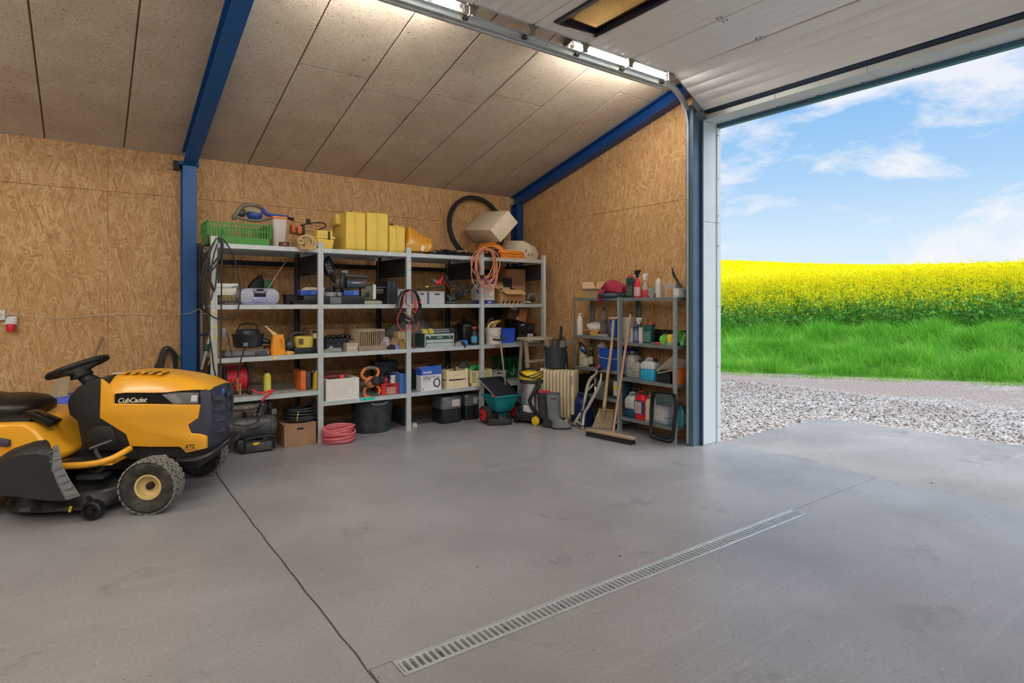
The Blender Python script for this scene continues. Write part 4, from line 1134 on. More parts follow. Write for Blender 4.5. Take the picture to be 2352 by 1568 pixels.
for i in range(4):
 x0, x1 = XU[i] - XU[0] + 0.027, XU[i + 1] - XU[0] - 0.027
 for z in (ZT, Z2, Z3, Z4[i]): shelf(su, x0, x1,0.002, YS1 - YS0, z)
part(su, 'green_sticker', G().box((X_at(621, YS0) - XU[0], -0.0008,1.345),(X_at(630, YS0) - XU[0], 0.001,1.351)), mat((20,150,110),0.5))
part(su, 'yellow_sticker', G().box((X_at(628, YS0) - XU[0], -0.0008,0.857),(X_at(637, YS0) - XU[0], 0.001,0.872)), mat((228,210,40),0.5))
part(su, 'tape_label', G().box((X_at(828, YS0) - XU[0], -0.0012,0.374),(X_at(861, YS0) - XU[0], 0.001,0.400)), mat((40,200,170),0.5))
letter(su, '4001', 0.017, mat((20,60,60),0.5),(X_at(834, YS0) - XU[0], -0.0018,0.381),(1,0,0),(0,0,1))
for z in (0.87,1.07,1.16,1.30):
 part(su, 'yellow_tape', G().box((-0.028,-0.0012, z),(0.028,0.0005, z + 0.008)), mat((222,196,60),0.5))
# two cross braces on the back
for i in (0,2):
 g = G(); g.beam((XU[i] - XU[0], 0.84,0.3),(XU[i + 1] - XU[0], 0.84,1.6),0.012,0.003,(0,1,0));
part(su, 'back_rail', G().box((0,0.842,1.78),(XU[4] - XU[0], 0.846,1.83)), mat((40,48,58),0.5,0.3))
# ================================================================== racks by the door wall
RACKM = mat((140,150,154),0.4,0.5,0.12,10); RACK_LIT = mat((176,190,196),0.38,0.5,0.10,10)
XR0, XR1 = 4.67,4.965
def rack(y0, y1, zs, lab, h=1.445):
 t = thing('metal_rack', lab, 'shelves', (XR0, y0,0))
 L_ = y1 - y0
 for (x, sx) in ((0,1),(XR1 - XR0,-1)):
  for (y, sy) in ((0,1),(L_, -1)):
   g = G(); g.prism([(x, y),(x + sx * 0.03, y),(x + sx * 0.03, y + sy * 0.002),(x + sx * 0.002, y + sy * 0.002),(x + sx * 0.002, y + sy * 0.03),(x, y + sy * 0.03)], 2,0.0, h)
   p = part(t, 'post', g, RACK_LIT if (sx > 0 and sy > 0) else RACKM)  # front post at the door end: same steel lightened, daylight put into its colour
   g = G()
   for k in range(27):
    z = 0.06 + k * 0.052
    g.box((x + sx * 0.013, y - sy * 0.0004, z),(x + sx * 0.019, y, z + 0.007)); g.box((x - sx * 0.0004, y + sy * 0.013, z),(x, y + sy * 0.019, z + 0.007))
   part(p, 'bolt_holes', g, mat((50,54,58),0.7), kind='stuff')
 for z in zs:
  g = G(); e = 0.0025
  g.box((e, e, z - 0.002),(XR1 - XR0 - e, L_ - e, z))
  for a, b in (((e, e),(e + 0.0015, L_ - e)),((XR1 - XR0 - e - 0.0015, e),(XR1 - XR0 - e, L_ - e)),((e, e),(XR1 - XR0 - e, e + 0.0015)),((e, L_ - e - 0.0015),(XR1 - XR0 - e, L_ - e))):
   g.box((a[0], a[1], z - 0.032),(b[0], b[1], z - 0.002))
  sh = part(t, 'shelf', g, RACKM)
  for yy in (0.016, L_ - 0.016):
   part(sh, 'bolt', G().cyl((-0.001, yy, z - 0.016),(-0.006, yy, z - 0.016),0.006, n=6), STEEL)
 return t
ZRL = [1.44,1.005,0.640,0.330,0.10]; ZRR = [1.44,0.962,0.580,0.160]
RL0, RL1, RR0, RR1 = 4.515,5.255,3.765,4.505
rack_left = rack(RL0, RL1, ZRL, 'narrow galvanised rack against the door wall, the one farther from the door')
rack_right = rack(RR0, RR1, ZRR, 'narrow galvanised rack against the door wall, right beside the door frame')
# ================================================================== goods library (local coordinates, base at z = 0)
def carton(name, label, x0, x1, y0, D, z0, h, m=None, rz=0.0, open_top=False, flaps=0.0, tape=True, cat='box', group=None, rot=None):
 m = m or CARD
 w = x1 - x0
 t = thing(name, label, cat, (x0 + w / 2, y0 + D / 2, z0), rz, group, rot)
 if open_top:
  g = G(); th = 0.004
  g.box((-w / 2,-D / 2,0),(w / 2, D / 2, th))
  g.box((-w / 2,-D / 2, th),(w / 2,-D / 2 + th, h)); g.box((-w / 2, D / 2 - th, th),(w / 2, D / 2, h))
  g.box((-w / 2,-D / 2 + th, th),(-w / 2 + th, D / 2 - th, h)); g.box((w / 2 - th, -D / 2 + th, th),(w / 2, D / 2 - th, h))
  part(t, 'body', g, m)
 else:
  part(t, 'body', G().box((-w / 2,-D / 2,0),(w / 2, D / 2, h)), m, 0.003,1)
  if tape:
   part(t, 'tape', G().box((-w / 2 + 0.002,-0.02, h),(w / 2 - 0.002,0.02, h + 0.0008)), mat((196,168,128),0.3))
 return t
def flap(t, hinge_a, hinge_b, out, m, name='flap', th=0.004):
 a, b, o = Vector(hinge_a), Vector(hinge_b), Vector(out)
 e = (b - a) * 0.04; n = (b - a).cross(o).normalized() * th
 g = G(); q = [a, b, b + o - e, a + o + e]
 g.add([*q, *[p + n for p in q]], [(3,2,1,0),(4,5,6,7),(0,1,5,4),(1,2,6,5),(2,3,7,6),(3,0,4,7)])
 return part(t, name, g, m)
def jerrycan(name, label, loc, w, d, h, m, rz=0.0, cap=BLACK, liquid=None, level=0.5, cat='canister', group=None, label_m=None, side_label=None, handle='x', capx=0.3):
 """body rounded box, raised shoulder with carrying handle, screw cap. front faces -y"""
 t = thing(name, label, cat, loc, rz, group)
 r = min(w, d) * 0.16; hb = h * 0.74
 def body(z0, z1, mm, nm):
  return part(t, nm, G().rslab((-w / 2,-d / 2),(w / 2, d / 2), z0, z1, r, 4), mm)
 if liquid is None: body(0, hb, m, 'body')
 else: body(0, hb * level, liquid, 'liquid_part'); body(hb * level, hb, m, 'body')
 # shoulder slopes up to the handle
 g = G()
 def rg(s, z, dx=0): return [(dx + s * w / 2 * a, s * d / 2 * b, z) for a, b in ((-1,-0.7),(-0.7,-1),(0.7,-1),(1,-0.7),(1,0.7),(0.7,1),(-0.7,1),(-1,0.7))]
 g.loft([rg(0.985, hb - 0.004), rg(0.90, hb + (h - hb) * 0.25), rg(0.62, hb + (h - hb) * 0.58), rg(0.5, hb + (h - hb) * 0.6)]); part(t, 'shoulder', g, m, angle=60)
 zs = hb + (h - hb) * 0.45
 ax = Vector((1,0,0)) if handle == 'x' else Vector((0,1,0)); L_ = (w if handle == 'x' else d)
 P = [ax * (-0.42 * L_) + Vector((0,0, hb + 0.01)), ax * (-0.36 * L_) + Vector((0,0, h - 0.03)), ax * (-0.22 * L_) + Vector((0,0, h - 0.008)), ax * (0.10 * L_) + Vector((0,0, h - 0.008)), ax * (0.20 * L_) + Vector((0,0, h - 0.03)), ax * (0.22 * L_) + Vector((0,0, zs))]
 part(t, 'handle', G().tube(P, min(w, d) * 0.085,8,4), m)
 c = ax * (capx * L_)
 part(t, 'neck', G().cyl(c + Vector((0,0, hb)), c + Vector((0,0, h - 0.012)),0.020, n=14), m)
 part(t, 'cap', G().cyl(c + Vector((0,0, h - 0.035)), c + Vector((0,0, h)),0.026, n=16), cap, 0.003,1)
 if label_m:
  part(t, 'paper_label', G().box((-w * 0.34,-d / 2 - 0.0012, hb * 0.16),(w * 0.34,-d / 2 + 0.002, hb * 0.86)), label_m)
 if side_label:
  part(t, 'paper_label', G().box((-w / 2 - 0.0012,-d * 0.3, hb * 0.16),(-w / 2 + 0.002, d * 0.3, hb * 0.86)), side_label)
 return t
def bottle(name, label, loc, r, h, m, cap=None, neck=0.35, capr=None, group=None, rz=0, sy=1.0, label_m=None, cat='bottle', shoulder=0.66, caph=None):
 t = thing(name, label, cat, loc, rz, group)
 caph = caph or h * 0.09
 nr = r * neck
 part(t, 'body', G().lathe([(r * 0.9,0),(r, 0.006),(r, h * shoulder),(r * 0.92, h * (shoulder + 0.06)),(r * 0.6, h * (shoulder + 0.16)),(nr, h * (shoulder + 0.21)),(nr, h - caph)], 20, sy=sy), m, angle=50)
 part(t, 'cap', G().cyl((0,0, h - caph - 0.001),(0,0, h), capr or nr * 1.2, n=14), cap or WHITE, 0.001,1)
 if label_m:
  part(t, 'paper_label', G().lathe([(r * 1.012, h * 0.14),(r * 1.012, h * (shoulder - 0.08))], 20, sy=sy, caps=False), label_m)
 return t
def spray(name, label, loc, r, h, m, head, rz=0, liquid=None, level=0.4, label_m=None, group=None, sy=0.65):
 t = thing(name, label, 'spray bottle', loc, rz, group)
 hb = h * 0.74
 if liquid:
  part(t, 'liquid_part', G().lathe([(r * 0.9,0),(r, 0.008),(r, hb * level)], 20, sy=sy), liquid)
  part(t, 'body', G().lathe([(r, hb * level),(r * 0.98, hb * 0.55),(r * 0.6, hb * 0.8),(r * 0.38, hb * 0.92),(r * 0.36, hb)], 20, sy=sy), m, angle=50)
 else:
  part(t, 'body', G().lathe([(r * 0.9,0),(r, 0.008),(r, hb * 0.55),(r * 0.9, hb * 0.68),(r * 0.5, hb * 0.86),(r * 0.38, hb * 0.95),(r * 0.36, hb)], 20, sy=sy), m, angle=50)
 part(t, 'collar', G().cyl((0,0, hb - 0.004),(0,0, hb + h * 0.10), r * 0.42, n=14), head)
 z = hb + h * 0.09
 part(t, 'spray_head', G().prism([(-r * 0.55, z),(-r * 0.8, z + h * 0.10),(-r * 0.4, z + h * 0.165),(r * 1.0, z + h * 0.165),(r * 1.2, z + h * 0.12),(r * 0.55, z + h * 0.05),(r * 0.35, z)], 1,-r * 0.28, r * 0.28), head, 0.003,2)
 part(t, 'trigger', G().tube([(r * 0.62,0, z + h * 0.07),(r * 0.95,0, z + h * 0.02),(r * 0.85,0, z - h * 0.05)], r * 0.10,6), head)
 if label_m:
  part(t, 'paper_label', G().lathe([(r * 1.012, hb * 0.08),(r * 1.012, hb * 0.52)], 20, sy=sy, caps=False), label_m)
 return t
def bucket(name, label, loc, R, r, h, m, rz=0, handle=True, hm=None, lip=0.006, cat='bucket', group=None, hang=0.35, sy=1.0):
 t = thing(name, label, cat, loc, rz, group)
 part(t, 'body', G().lathe([(r, 0),(r, 0.004),(R, h),(R + lip, h),(R + lip, h + 0.008),(R - 0.004, h + 0.008),(R - 0.004, h),(r - 0.004,0.008),(0.002,0.008)], 32, sy=sy), m, angle=40)
 if handle:
  P = [(R * math.cos(a),-R * hang * math.sin(a), h * 0.9 - R * 0.75 * math.sin(a)) for a in [PI * k / 14 for k in range(15)]]
  part(t, 'handle', G().tube(P, 0.0028,6), hm or STEEL)
 return t
def coil(g, c, R, r, n, spread=0.0, axis='z', jit=0.05, h=0.05, ell=1.0, seed=1, seg=22, nside=7):
 q = random.Random(seed)
 pts = []
 for k in range(n * seg + 1):
  a = 2 * PI * k / seg; turn = int(k / seg)
  q2 = random.Random(seed * 77 + turn); ph = q2.uniform(0,6); am = q2.uniform(-jit, jit); lift = q2.uniform(0, h)
  rr = R * (1 + am + 0.04 * math.sin(a * 2 + ph)); z = lift * 0.6 + h * 0.4 * (k / (n * seg)) + 0.01 * math.sin(a + ph)
  u, v = rr * math.cos(a), rr * ell * math.sin(a)
  pts.append((u, v, z) if axis == 'z' else ((u, z, v) if axis == 'y' else (z, u, v)))
 # smooth the jumps between turns
 P = [Vector(p) for p in pts]
 for it in range(3):
  P = [P[0]] + [(P[i - 1] + P[i] * 2 + P[i + 1]) / 4 for i in range(1, len(P) - 1)] + [P[-1]]
 P = [p + Vector(c) for p in P]
 g.tube(P, r, nside)
 return P
def crate(name, label, loc, w, d, h, m, rz=0, rows=2, cols=14, th=0.006, group=None, cat='crate', low=0.35, handle_gap=True, back_h=None, rot=None):
 """open plastic crate with slotted walls; front faces -y"""
 t = thing(name, label, cat, loc, rz, group, rot)
 part(t, 'base', G().box((-w / 2 + 0.01,-d / 2 + 0.01,0),(w / 2 - 0.01, d / 2 - 0.01, th)), m)
 def wall(L_, M, nm, hh):
  g = G(); z0 = hh * low
  g.box((-L_ / 2,0,0),(L_ / 2, th, z0), M)
  zz = [z0 + (hh - z0) * k / rows for k in range(rows + 1)]
  for k in range(1, rows + 1):
   b = 0.012 if k == rows else 0.007
   g.box((-L_ / 2,-0.002 if k == rows else 0, zz[k] - b),(L_ / 2, th, zz[k]), M)
  n = max(3, int(cols * L_ / max(w, d)))
  for k in range(n + 1):
   x = -L_ / 2 + L_ * k / n; bw = 0.010 if k in (0, n) or (n > 6 and k in (n // 3, n - n // 3)) else 0.0045
   g.box((x - bw, 0.0005, z0 - 0.001),(x + bw, th - 0.0005, hh - 0.001), M)
  return part(t, nm, g, m)
 wall(w, Matrix.Translation((0,-d / 2,0)), 'front_wall', h)
 wall(w, Matrix.Translation((0, d / 2,0)) @ Matrix.Rotation(PI, 4, 'Z'), 'back_wall', h)
 wall(d, Matrix.Translation((-w / 2,0,0)) @ Matrix.Rotation(-PI / 2,4, 'Z'), 'end_wall', h * 1.06)
 wall(d, Matrix.Translation((w / 2,0,0)) @ Matrix.Rotation(PI / 2,4, 'Z'), 'end_wall', h * 1.06)
 return t
def tote(name, label, loc, w, d, h, m, rz=0, g_=0.02, rim=0.012, slot=True, group=None, cat='box', slot_m=None):
 """solid open plastic bin with rim and a hand hole"""
 t = thing(name, label, cat, loc, rz, group)
 g = G(); th = 0.004
 def ring(z, s): return [(-w / 2 + s, -d / 2 + s, z),(w / 2 - s, -d / 2 + s, z),(w / 2 - s, d / 2 - s, z),(-w / 2 + s, d / 2 - s, z)]
 g.loft([ring(0, g_), ring(h - rim, 0.006), ring(h - rim, 0), ring(h, 0), ring(h, 0.008), ring(h * 0.5, g_ * 0.5 + 0.008), ring(th, g_ + th)]); part(t, 'body', g, m, 0.003,1)
 if slot:
  g = G(); f = g_ * 0.24; g.box((-w * 0.16,-d / 2 + f - 0.002, h * 0.72),(w * 0.16,-d / 2 + f + 0.006, h * 0.84)); part(t, 'hand_hole', g, slot_m or mat((30,30,32),0.8),0.004,2)
 return t
def case(name, label, loc, w, d, h, m, rz=0, cat='case', group=None, handle_m=None, split='y', latch=True, rot=None):
 """moulded tool case standing on its edge; w x d x h with the seam half way through d"""
 t = thing(name, label, cat, loc, rz, group, rot)
 part(t, 'shell', G().box((-w / 2,-d / 2,0),(w / 2,-0.002, h)), m, min(w, d, h) * 0.12,3)
 part(t, 'shell', G().box((-w / 2,0.002,0),(w / 2, d / 2, h)), m, min(w, d, h) * 0.12,3)
 part(t, 'seam', G().box((-w / 2 + 0.006,-0.004,0.006),(w / 2 - 0.006,0.004, h - 0.006)), BLACK)
 part(t, 'handle', G().tube([(-w * 0.2,0, h - 0.004),(-w * 0.18,0, h + 0.022),(w * 0.18,0, h + 0.022),(w * 0.2,0, h - 0.004)], 0.008,8), handle_m or BLACK)
 if latch:
  for x in (-w * 0.3, w * 0.3):
   part(t, 'latch', G().box((x - 0.015,-0.012, h - 0.006),(x + 0.015,0.012, h + 0.004)), handle_m or BLACK, 0.002,1)
 return t
def crumple(name, label, loc, sx, sy, sz, m, cat, seed=1, rz=0, amp=0.3, freq=3.0, flat=0.35, group=None, rot=None, n=28, mm=16):
 """lump of cloth or bag film resting on its base"""
 q = random.Random(seed); ph = [q.uniform(0,6.28) for _ in range(9)]
 g = G(); rings = []
 for i in range(mm + 1):
  th_ = PI * i / mm
  r = []
  for k in range(n):
   a = 2 * PI * k / n
   f = 1 + amp * (0.5 * math.sin(freq * a + ph[0] + 2 * th_) + 0.35 * math.sin((freq * 2 + 1) * a + ph[1] - 3 * th_) + 0.3 * math.sin(5 * th_ + ph[2] + 2 * a) + 0.2 * math.sin(9 * a + 7 * th_ + ph[3]))
   z = -math.cos(th_); rad = math.sin(th_) ** 0.7
   zz = max(z * f, -flat)
   r.append((sx * rad * f * math.cos(a), sy * rad * f * math.sin(a), sz * (zz + flat) / (1 + flat)))
  rings.append(r)
 g.loft(rings)
 return single(name, g, m, label, cat, loc, rz, group, rot, angle=60)
PAPER = mat((226,224,216),0.6,0,0.05)
def print_m(bg, fg, scale=60.0, thr=0.55):
 """printed label: flat lines of small print"""
 key = ('print', bg, fg, scale)
 if key in MATS: return MATS[key]
 m, N, L, b = node_mat('printed_label')
 tc = N.new('ShaderNodeTexCoord'); sp = N.new('ShaderNodeSeparateXYZ'); L.new(tc.outputs['Object'], sp.inputs[0])
 sn = N.new('ShaderNodeMath'); sn.operation = 'MULTIPLY'; L.new(sp.outputs[2], sn.inputs[0]); sn.inputs[1].default_value = scale * 8
 si = N.new('ShaderNodeMath'); si.operation = 'SINE'; L.new(sn.outputs[0], si.inputs[0])
 gt = N.new('ShaderNodeMath'); gt.operation = 'GREATER_THAN'; L.new(si.outputs[0], gt.inputs[0]); gt.inputs[1].default_value = 0.25
 mp = N.new('ShaderNodeMapping'); mp.inputs['Scale'].default_value = (scale * 5, scale * 5, scale * 1.27); L.new(tc.outputs['Object'], mp.inputs[0])
 nz = noise(N, L, mp.outputs[0], 1.0,1)
 g2 = N.new('ShaderNodeMath'); g2.operation = 'GREATER_THAN'; L.new(nz, g2.inputs[0]); g2.inputs[1].default_value = thr
 mu = N.new('ShaderNodeMath'); mu.operation = 'MULTIPLY'; L.new(gt.outputs[0], mu.inputs[0]); L.new(g2.outputs[0], mu.inputs[1])
 L.new(mixc(N, L, mu.outputs[0], lin(bg), lin(fg)), b.inputs['Base Color']); b.inputs['Roughness'].default_value = 0.5
 MATS[key] = m
 return m
# ================================================================== goods on the top of the shelving
def Y_on(px, X):
 d = ray(px, HY); return X * d.y / d.x
GREEN = mat((62,132,52),0.45,0,0.08,6)
x0, x1 = X_at(478,5.93), X_at(621,5.93)
crate('plastic_crate', 'green slotted plastic crate on top of the first shelf bay', ((x0 + x1) / 2,5.93 + 0.19, ZT), x1 - x0,0.38,0.20, GREEN, rows=2, cols=22)
# vacuum hose lying over the crate
t = thing('vacuum_hose', 'grey ribbed vacuum hose with blue nozzle and handle piled over the green crate', 'hose', pp(560,505, Y=6.15))
g = G(); P = catmull([pp(536,503, Y=6.1), pp(545,488, Y=6.12), pp(556,474, Y=6.15), pp(575,470, Y=6.15), pp(592,473, Y=6.15), pp(602,480, Y=6.15)], 14)
g.tube(P, [0.021 if k % 2 else 0.0165 for k in range(len(P))], 10); wpart(t, 'ribbed_hose', g, mat((122,116,106),0.6), angle=80)
wpart(t, 'lower_hose', G().tube([pp(533,494, Y=6.1), pp(560,503, Y=6.08), pp(590,507, Y=6.08), pp(616,503, Y=6.1)], 0.014,8,6), mat((112,106,98),0.6))
wpart(t, 'nozzle', G().tube([pp(601,478, Y=6.15), pp(612,491, Y=6.15), pp(625,494, Y=6.15), pp(645,496, Y=6.15), pp(661,498, Y=6.17)], [0.021,0.02,0.015,0.014,0.013], 10,5), mat((44,74,156),0.4))
wpart(t, 'motor_body', G().ball(pp(585,494, Y=6.17),(0.075,0.06,0.055),16,10), mat((44,74,156),0.4))
wpart(t, 'grip', G().tube([pp(566,482, Y=6.13), pp(580,484, Y=6.12), pp(598,487, Y=6.12)], 0.02,10,4), mat((150,146,138),0.5))
wpart(t, 'grey_housing', G().ball(pp(553,489, Y=6.17),(0.05,0.05,0.04),12,8), mat((70,68,64),0.6))
# clear tub with orange lid
x0, x1 = X_at(627,5.97), X_at(660,5.97)
t = thing('plastic_tub', 'clear plastic tub with an orange lid beside the green crate', 'tub', ((x0 + x1) / 2,6.05, ZT))
h = zof(660,503, Y=5.97) - ZT
part(t, 'tub', G().rslab((-(x1 - x0) / 2,-0.08),((x1 - x0) / 2,0.08),0, h, 0.02, g=0.012), mat((214,206,198),0.25,0,0.05,10, alpha=0.75))
part(t, 'lid', G().rslab((-(x1 - x0) / 2 - 0.005,-0.085),((x1 - x0) / 2 + 0.005,0.085), h, h + 0.02,0.02), mat((232,134,44),0.4))
x0, x1 = span(640,665,5.88,0.05)
t = carton('small_box', 'small dark brown box with an orange sticker in front of the clear tub', x0, x1,5.88,0.05, ZT, 0.045, mat((54,40,38),0.5), tape=False)
part(t, 'sticker', G().box((-0.015,-0.0262,0.018),(0.015,-0.025,0.03)), mat((236,110,40),0.5))
# survey tripod lying along the shelf
t = thing('survey_tripod', 'folded wooden surveying tripod with orange clamps lying behind the rope coil', 'tripod', pp(700,540, Y=6.3))
WD = mat((196,158,104),0.5,0,0.15,20)
for k, (a, b) in enumerate((((664,520),(752,536)),((662,528),(750,546)),((668,505),(758,524)),((664,534),(748,553)))):
 wpart(t, 'leg', G().cyl(pp(*a, Y=6.28 + 0.02 * k), pp(*b, Y=6.22 + 0.02 * k),0.010, n=8), WD)
wpart(t, 'black_cap', G().cyl(pp(661,500, Y=6.3), pp(675,504, Y=6.28),0.014, n=8), BLACK)
for a, w in (((686,528),0.045),((671,524),0.03)):
 c = pp(*a, Y=6.26); wpart(t, 'clamp', G().box(c - Vector((w * 0.5,0.05,0.045)), c + Vector((w * 0.5,0.05,0.035))), mat((206,104,44),0.45), bevel=0.006)
c = pp(695,527, Y=6.25); wpart(t, 'strap', G().box(c - Vector((0.014,0.045,0.055)), c + Vector((0.014,0.045,0.04))), BLACK, bevel=0.005)
c = pp(708,507, Y=6.25); wpart(t, 'clamp_knob', G().box(c - Vector((0.018,0.02,0.025)), c + Vector((0.018,0.02,0.02))), BLACK, bevel=0.004)
wpart(t, 'carry_strap', G().tube([pp(690,517, Y=6.2), pp(720,512, Y=6.2), pp(742,512, Y=6.2), pp(748,520, Y=6.2), pp(730,528, Y=6.2)], 0.007,6,5), BLACK)
# rope coil hanging over the shelf edge
t = thing('rope_coil', 'coil of natural hemp rope lying over the front edge of the top shelf', 'rope', pp(697,567, Y=5.84))
ROPE = mat((192,164,118),0.85,0,0.2,90,0.5,160)
for k in range(7):
 a = 0.25 + k * 0.16
 c = pp(694 + k * 1.2,556, Y=5.815 + 0.004 * k)
 R1, R2 = 0.036 + 0.008 * k, 0.062 + 0.002 * k
 wpart(t, 'rope_loop', G().tube([c + Vector((R1 * math.cos(q) + 0.010 * k * math.cos(a),-0.01 + 0.015 * math.sin(q * 2 + k), R2 * math.sin(q) - 0.004)) for q in [2 * PI * j / 22 for j in range(22)]], 0.0085,8, closed=True), ROPE)
wpart(t, 'rope_wrap', G().tube([pp(684,551, Y=5.80), pp(690,560, Y=5.79), pp(697,556, Y=5.79), pp(690,548, Y=5.795)], 0.009,8,5, closed=True), ROPE)
# yellow hard cases
CASEY = mat((226,194,84),0.5,0,0.07,7,0.03,60, dust=0.22)
x0, x1 = X_at(727,5.90), X_at(768,5.90)
t = thing('hard_case', 'small yellow hard case with a black latch lying in front of the big yellow cases', 'case', ((x0 + x1) / 2,6.0, ZT))
h = zof(768,530, Y=5.9) - ZT; w = x1 - x0
part(t, 'lower_shell', G().taper((-w / 2,-0.10),(w / 2,0.10),0, h * 0.56,0.012), CASEY, 0.012,3)
part(t, 'rim', G().box((-w / 2 - 0.006,-0.106, h * 0.55),(w / 2 + 0.006,0.106, h * 0.68)), CASEY, 0.005,2)
part(t, 'lid', G().taper((-w / 2 + 0.01,-0.09),(w / 2 - 0.01,0.09), h, h * 0.66,-0.0), CASEY, 0.014,3)
part(t, 'latch', G().box((w * 0.12,-0.118, h * 0.5),(w * 0.24,-0.107, h * 0.95)), BLACK, 0.003,1)
for k, (pa, pb_, top, lab) in enumerate(((795,840,486, 'largest of the yellow hard cases on top of the shelving'),(843,892,488, 'second of the yellow hard cases, standing between the largest and the smallest upright one'),(895,931,517, 'smallest upright yellow hard case, next to the orange plastic sack'))):
 x0, x1 = X_at(pa, 5.90), X_at(pb_, 5.90); w = x1 - x0; h = zof((pa + pb_) / 2, top, Y=5.9) - ZT; D = (0.42,0.40,0.34)[k]
 t = thing('hard_case', lab, 'case', ((x0 + x1) / 2,5.90 + D / 2, ZT))
 ch = 0.03 if k < 2 else 0.055
 def shell(xa, xb):
  rg = [(-D / 2,0.02),(-D / 2 + 0.02,0),(D / 2 - 0.02,0),(D / 2,0.02),(D / 2, h - ch),(D / 2 - ch, h),(-D / 2 + ch * 0.6, h),(-D / 2, h - ch * 0.6)]
  g = G(); g.prism(rg, 0, xa, xb); return g
 part(t, 'shell', shell(-w / 2,-0.006), CASEY, 0.022,4); part(t, 'shell', shell(0.006, w / 2), CASEY, 0.022,4)
 g = shell(-0.009,0.009); sc_ = 1.025
 g.v = [Vector((p.x, p.y * sc_, (p.z - h / 2) * sc_ + h / 2 + 0.004)) for p in g.v]; part(t, 'seam_rim', g, CASEY, 0.004,2)
 part(t, 'handle', G().tube([(0,-D * 0.18, h - 0.002),(0,-D * 0.15, h + 0.022),(0, D * 0.15, h + 0.022),(0, D * 0.18, h - 0.002)], 0.007,8,3), mat((96,80,48),0.5))
 for xx in (-w * 0.28, w * 0.28):
  part(t, 'foot', G().box((xx - 0.03,-D / 2 + 0.01,0.0),(xx + 0.03,-D / 2 + 0.05,0.012)), CASEY)
 if k == 0:
  part(t, 'carry_recess', G().prism([(-D * 0.1, h * 0.70),(D * 0.30, h * 0.66),(D * 0.30, h * 0.95),(-D * 0.05, h * 0.98)], 0,-w / 2 - 0.045,-w / 2 + 0.01), CASEY, 0.012,3)
# orange sack
ORSACK = mat((214,152,44),0.3,0,0.12,9,0.1,40, alpha=0.93)
t = thing('plastic_sack', 'orange-yellow clear plastic sack slumped beside the yellow cases', 'sack', pp(955,575, Y=6.0))
rings = []
for px, top, bot in ((931,545,575),(938,521,576),(950,524,577),(962,534,577),(974,543,578),(985,546,579),(991,549,572)):
 a, b = pp(px, top, Y=6.02), pp(px, bot, Y=5.93); b.z = max(b.z, ZT + 0.003)
 rings.append([a + Vector((0,0.05,0)), a, (a + b) / 2 + Vector((0,-0.03,0)), b, b + Vector((0,0.20,0)),(a + b) / 2 + Vector((0,0.2,0))])
wpart(t, 'sack', G().loft(rings), ORSACK, bevel=0.01, seg=3, angle=70)
g = G(); a, b = pp(991,548, Y=5.965), pp(980,577, Y=5.955); g.beam(a, b, 0.012,0.02); wpart(t, 'folded_edge', g, ORSACK, bevel=0.004)
c = pp(971,570, Y=5.915); wpart(t, 'paper_label', G().box((-0.022,0,-0.028),(0.022,0.002,0.028), Matrix.Translation(c) @ Matrix.Rotation(math.radians(22),4, 'Y')), PAPER)
# black netting: a heap of thin cords
t = thing('netting', 'heap of tangled black netting along the top shelf edge', 'net', pp(1050,578, Y=5.95))
q = random.Random(4); NETM = mat((24,24,28),0.55,0,0.3,30)
for k in range(44):
 px = q.uniform(988,1140); P = []
 y = q.uniform(5.88,6.1)
 for j in range(6):
  z = ZT + 0.012 + q.uniform(0,0.05) * (1.6 if 1115 < px < 1150 else 1)
  P.append(Vector((X_at(px, y), y, z))); px += q.uniform(4,14); y = min(6.12, max(5.88, y + q.uniform(-0.05,0.05)))
  if px > 1150: break
 if len(P) > 2:
  wpart(t, 'cord', G().tube(P, q.choice((0.004,0.006,0.008)),5,4), NETM)
for k in range(9):
 P = [Vector((X_at(1122 + q.uniform(0,26),5.9),5.9 + q.uniform(0,0.08), ZT + q.uniform(0.02,0.13))) for j in range(5)]
 wpart(t, 'cord', G().tube(P, 0.006,5,5), NETM)
g = G(); x0, x1 = X_at(985,5.93), X_at(1128,5.93)
g.loft([[(x, 5.89, ZT + 0.004),(x, 5.90, ZT + 0.02 + 0.012 * math.sin(k * 1.9)),(x, 5.98, ZT + 0.034 + 0.012 * math.sin(k * 1.3)),(x, 6.1, ZT + 0.02),(x, 6.12, ZT + 0.004)] for k, x in enumerate([x0 + (x1 - x0) * i / 22 for i in range(23)])]); wpart(t, 'net_bundle', g, NETM, angle=80)
# black rubber tyre / ring leaning on the wall
c = pp(1090,520, Y=6.72)
R = (pp(1090,447, Y=6.72).z - ZT) / 2
c = Vector((X_at(1093,6.72),6.70, ZT + R + 0.002))
g = G()
Mt = Matrix.Translation(c) @ Matrix.Rotation(math.radians(-8),4, 'X') @ Matrix.Rotation(PI / 2,4, 'X')
pr = []
for k in range(10):
 a = 2 * PI * k / 10; pr.append((R - 0.03 + 0.028 * math.cos(a),0.034 * math.sin(a)))
rings = []
for j in range(56):
 a = 2 * PI * j / 56
 rings.append([Mt @ Vector((r_ * math.cos(a), r_ * math.sin(a), z_)) for r_, z_ in pr])
rings.append(rings[0]); g.loft(rings, caps=False)
t = thing('bicycle_tyre', 'large black bicycle tyre leaning on the wall behind the foam boxes', 'tyre', (c.x, c.y, ZT))
wpart(t, 'tyre', g, RUBBER)
wpart(t, 'bead', G().tube([Mt @ Vector(((R - 0.052) * math.cos(a),(R - 0.052) * math.sin(a),0.028)) for a in [2 * PI * j / 48 for j in range(48)]], 0.005,6, closed=True), mat((70,66,62),0.7))
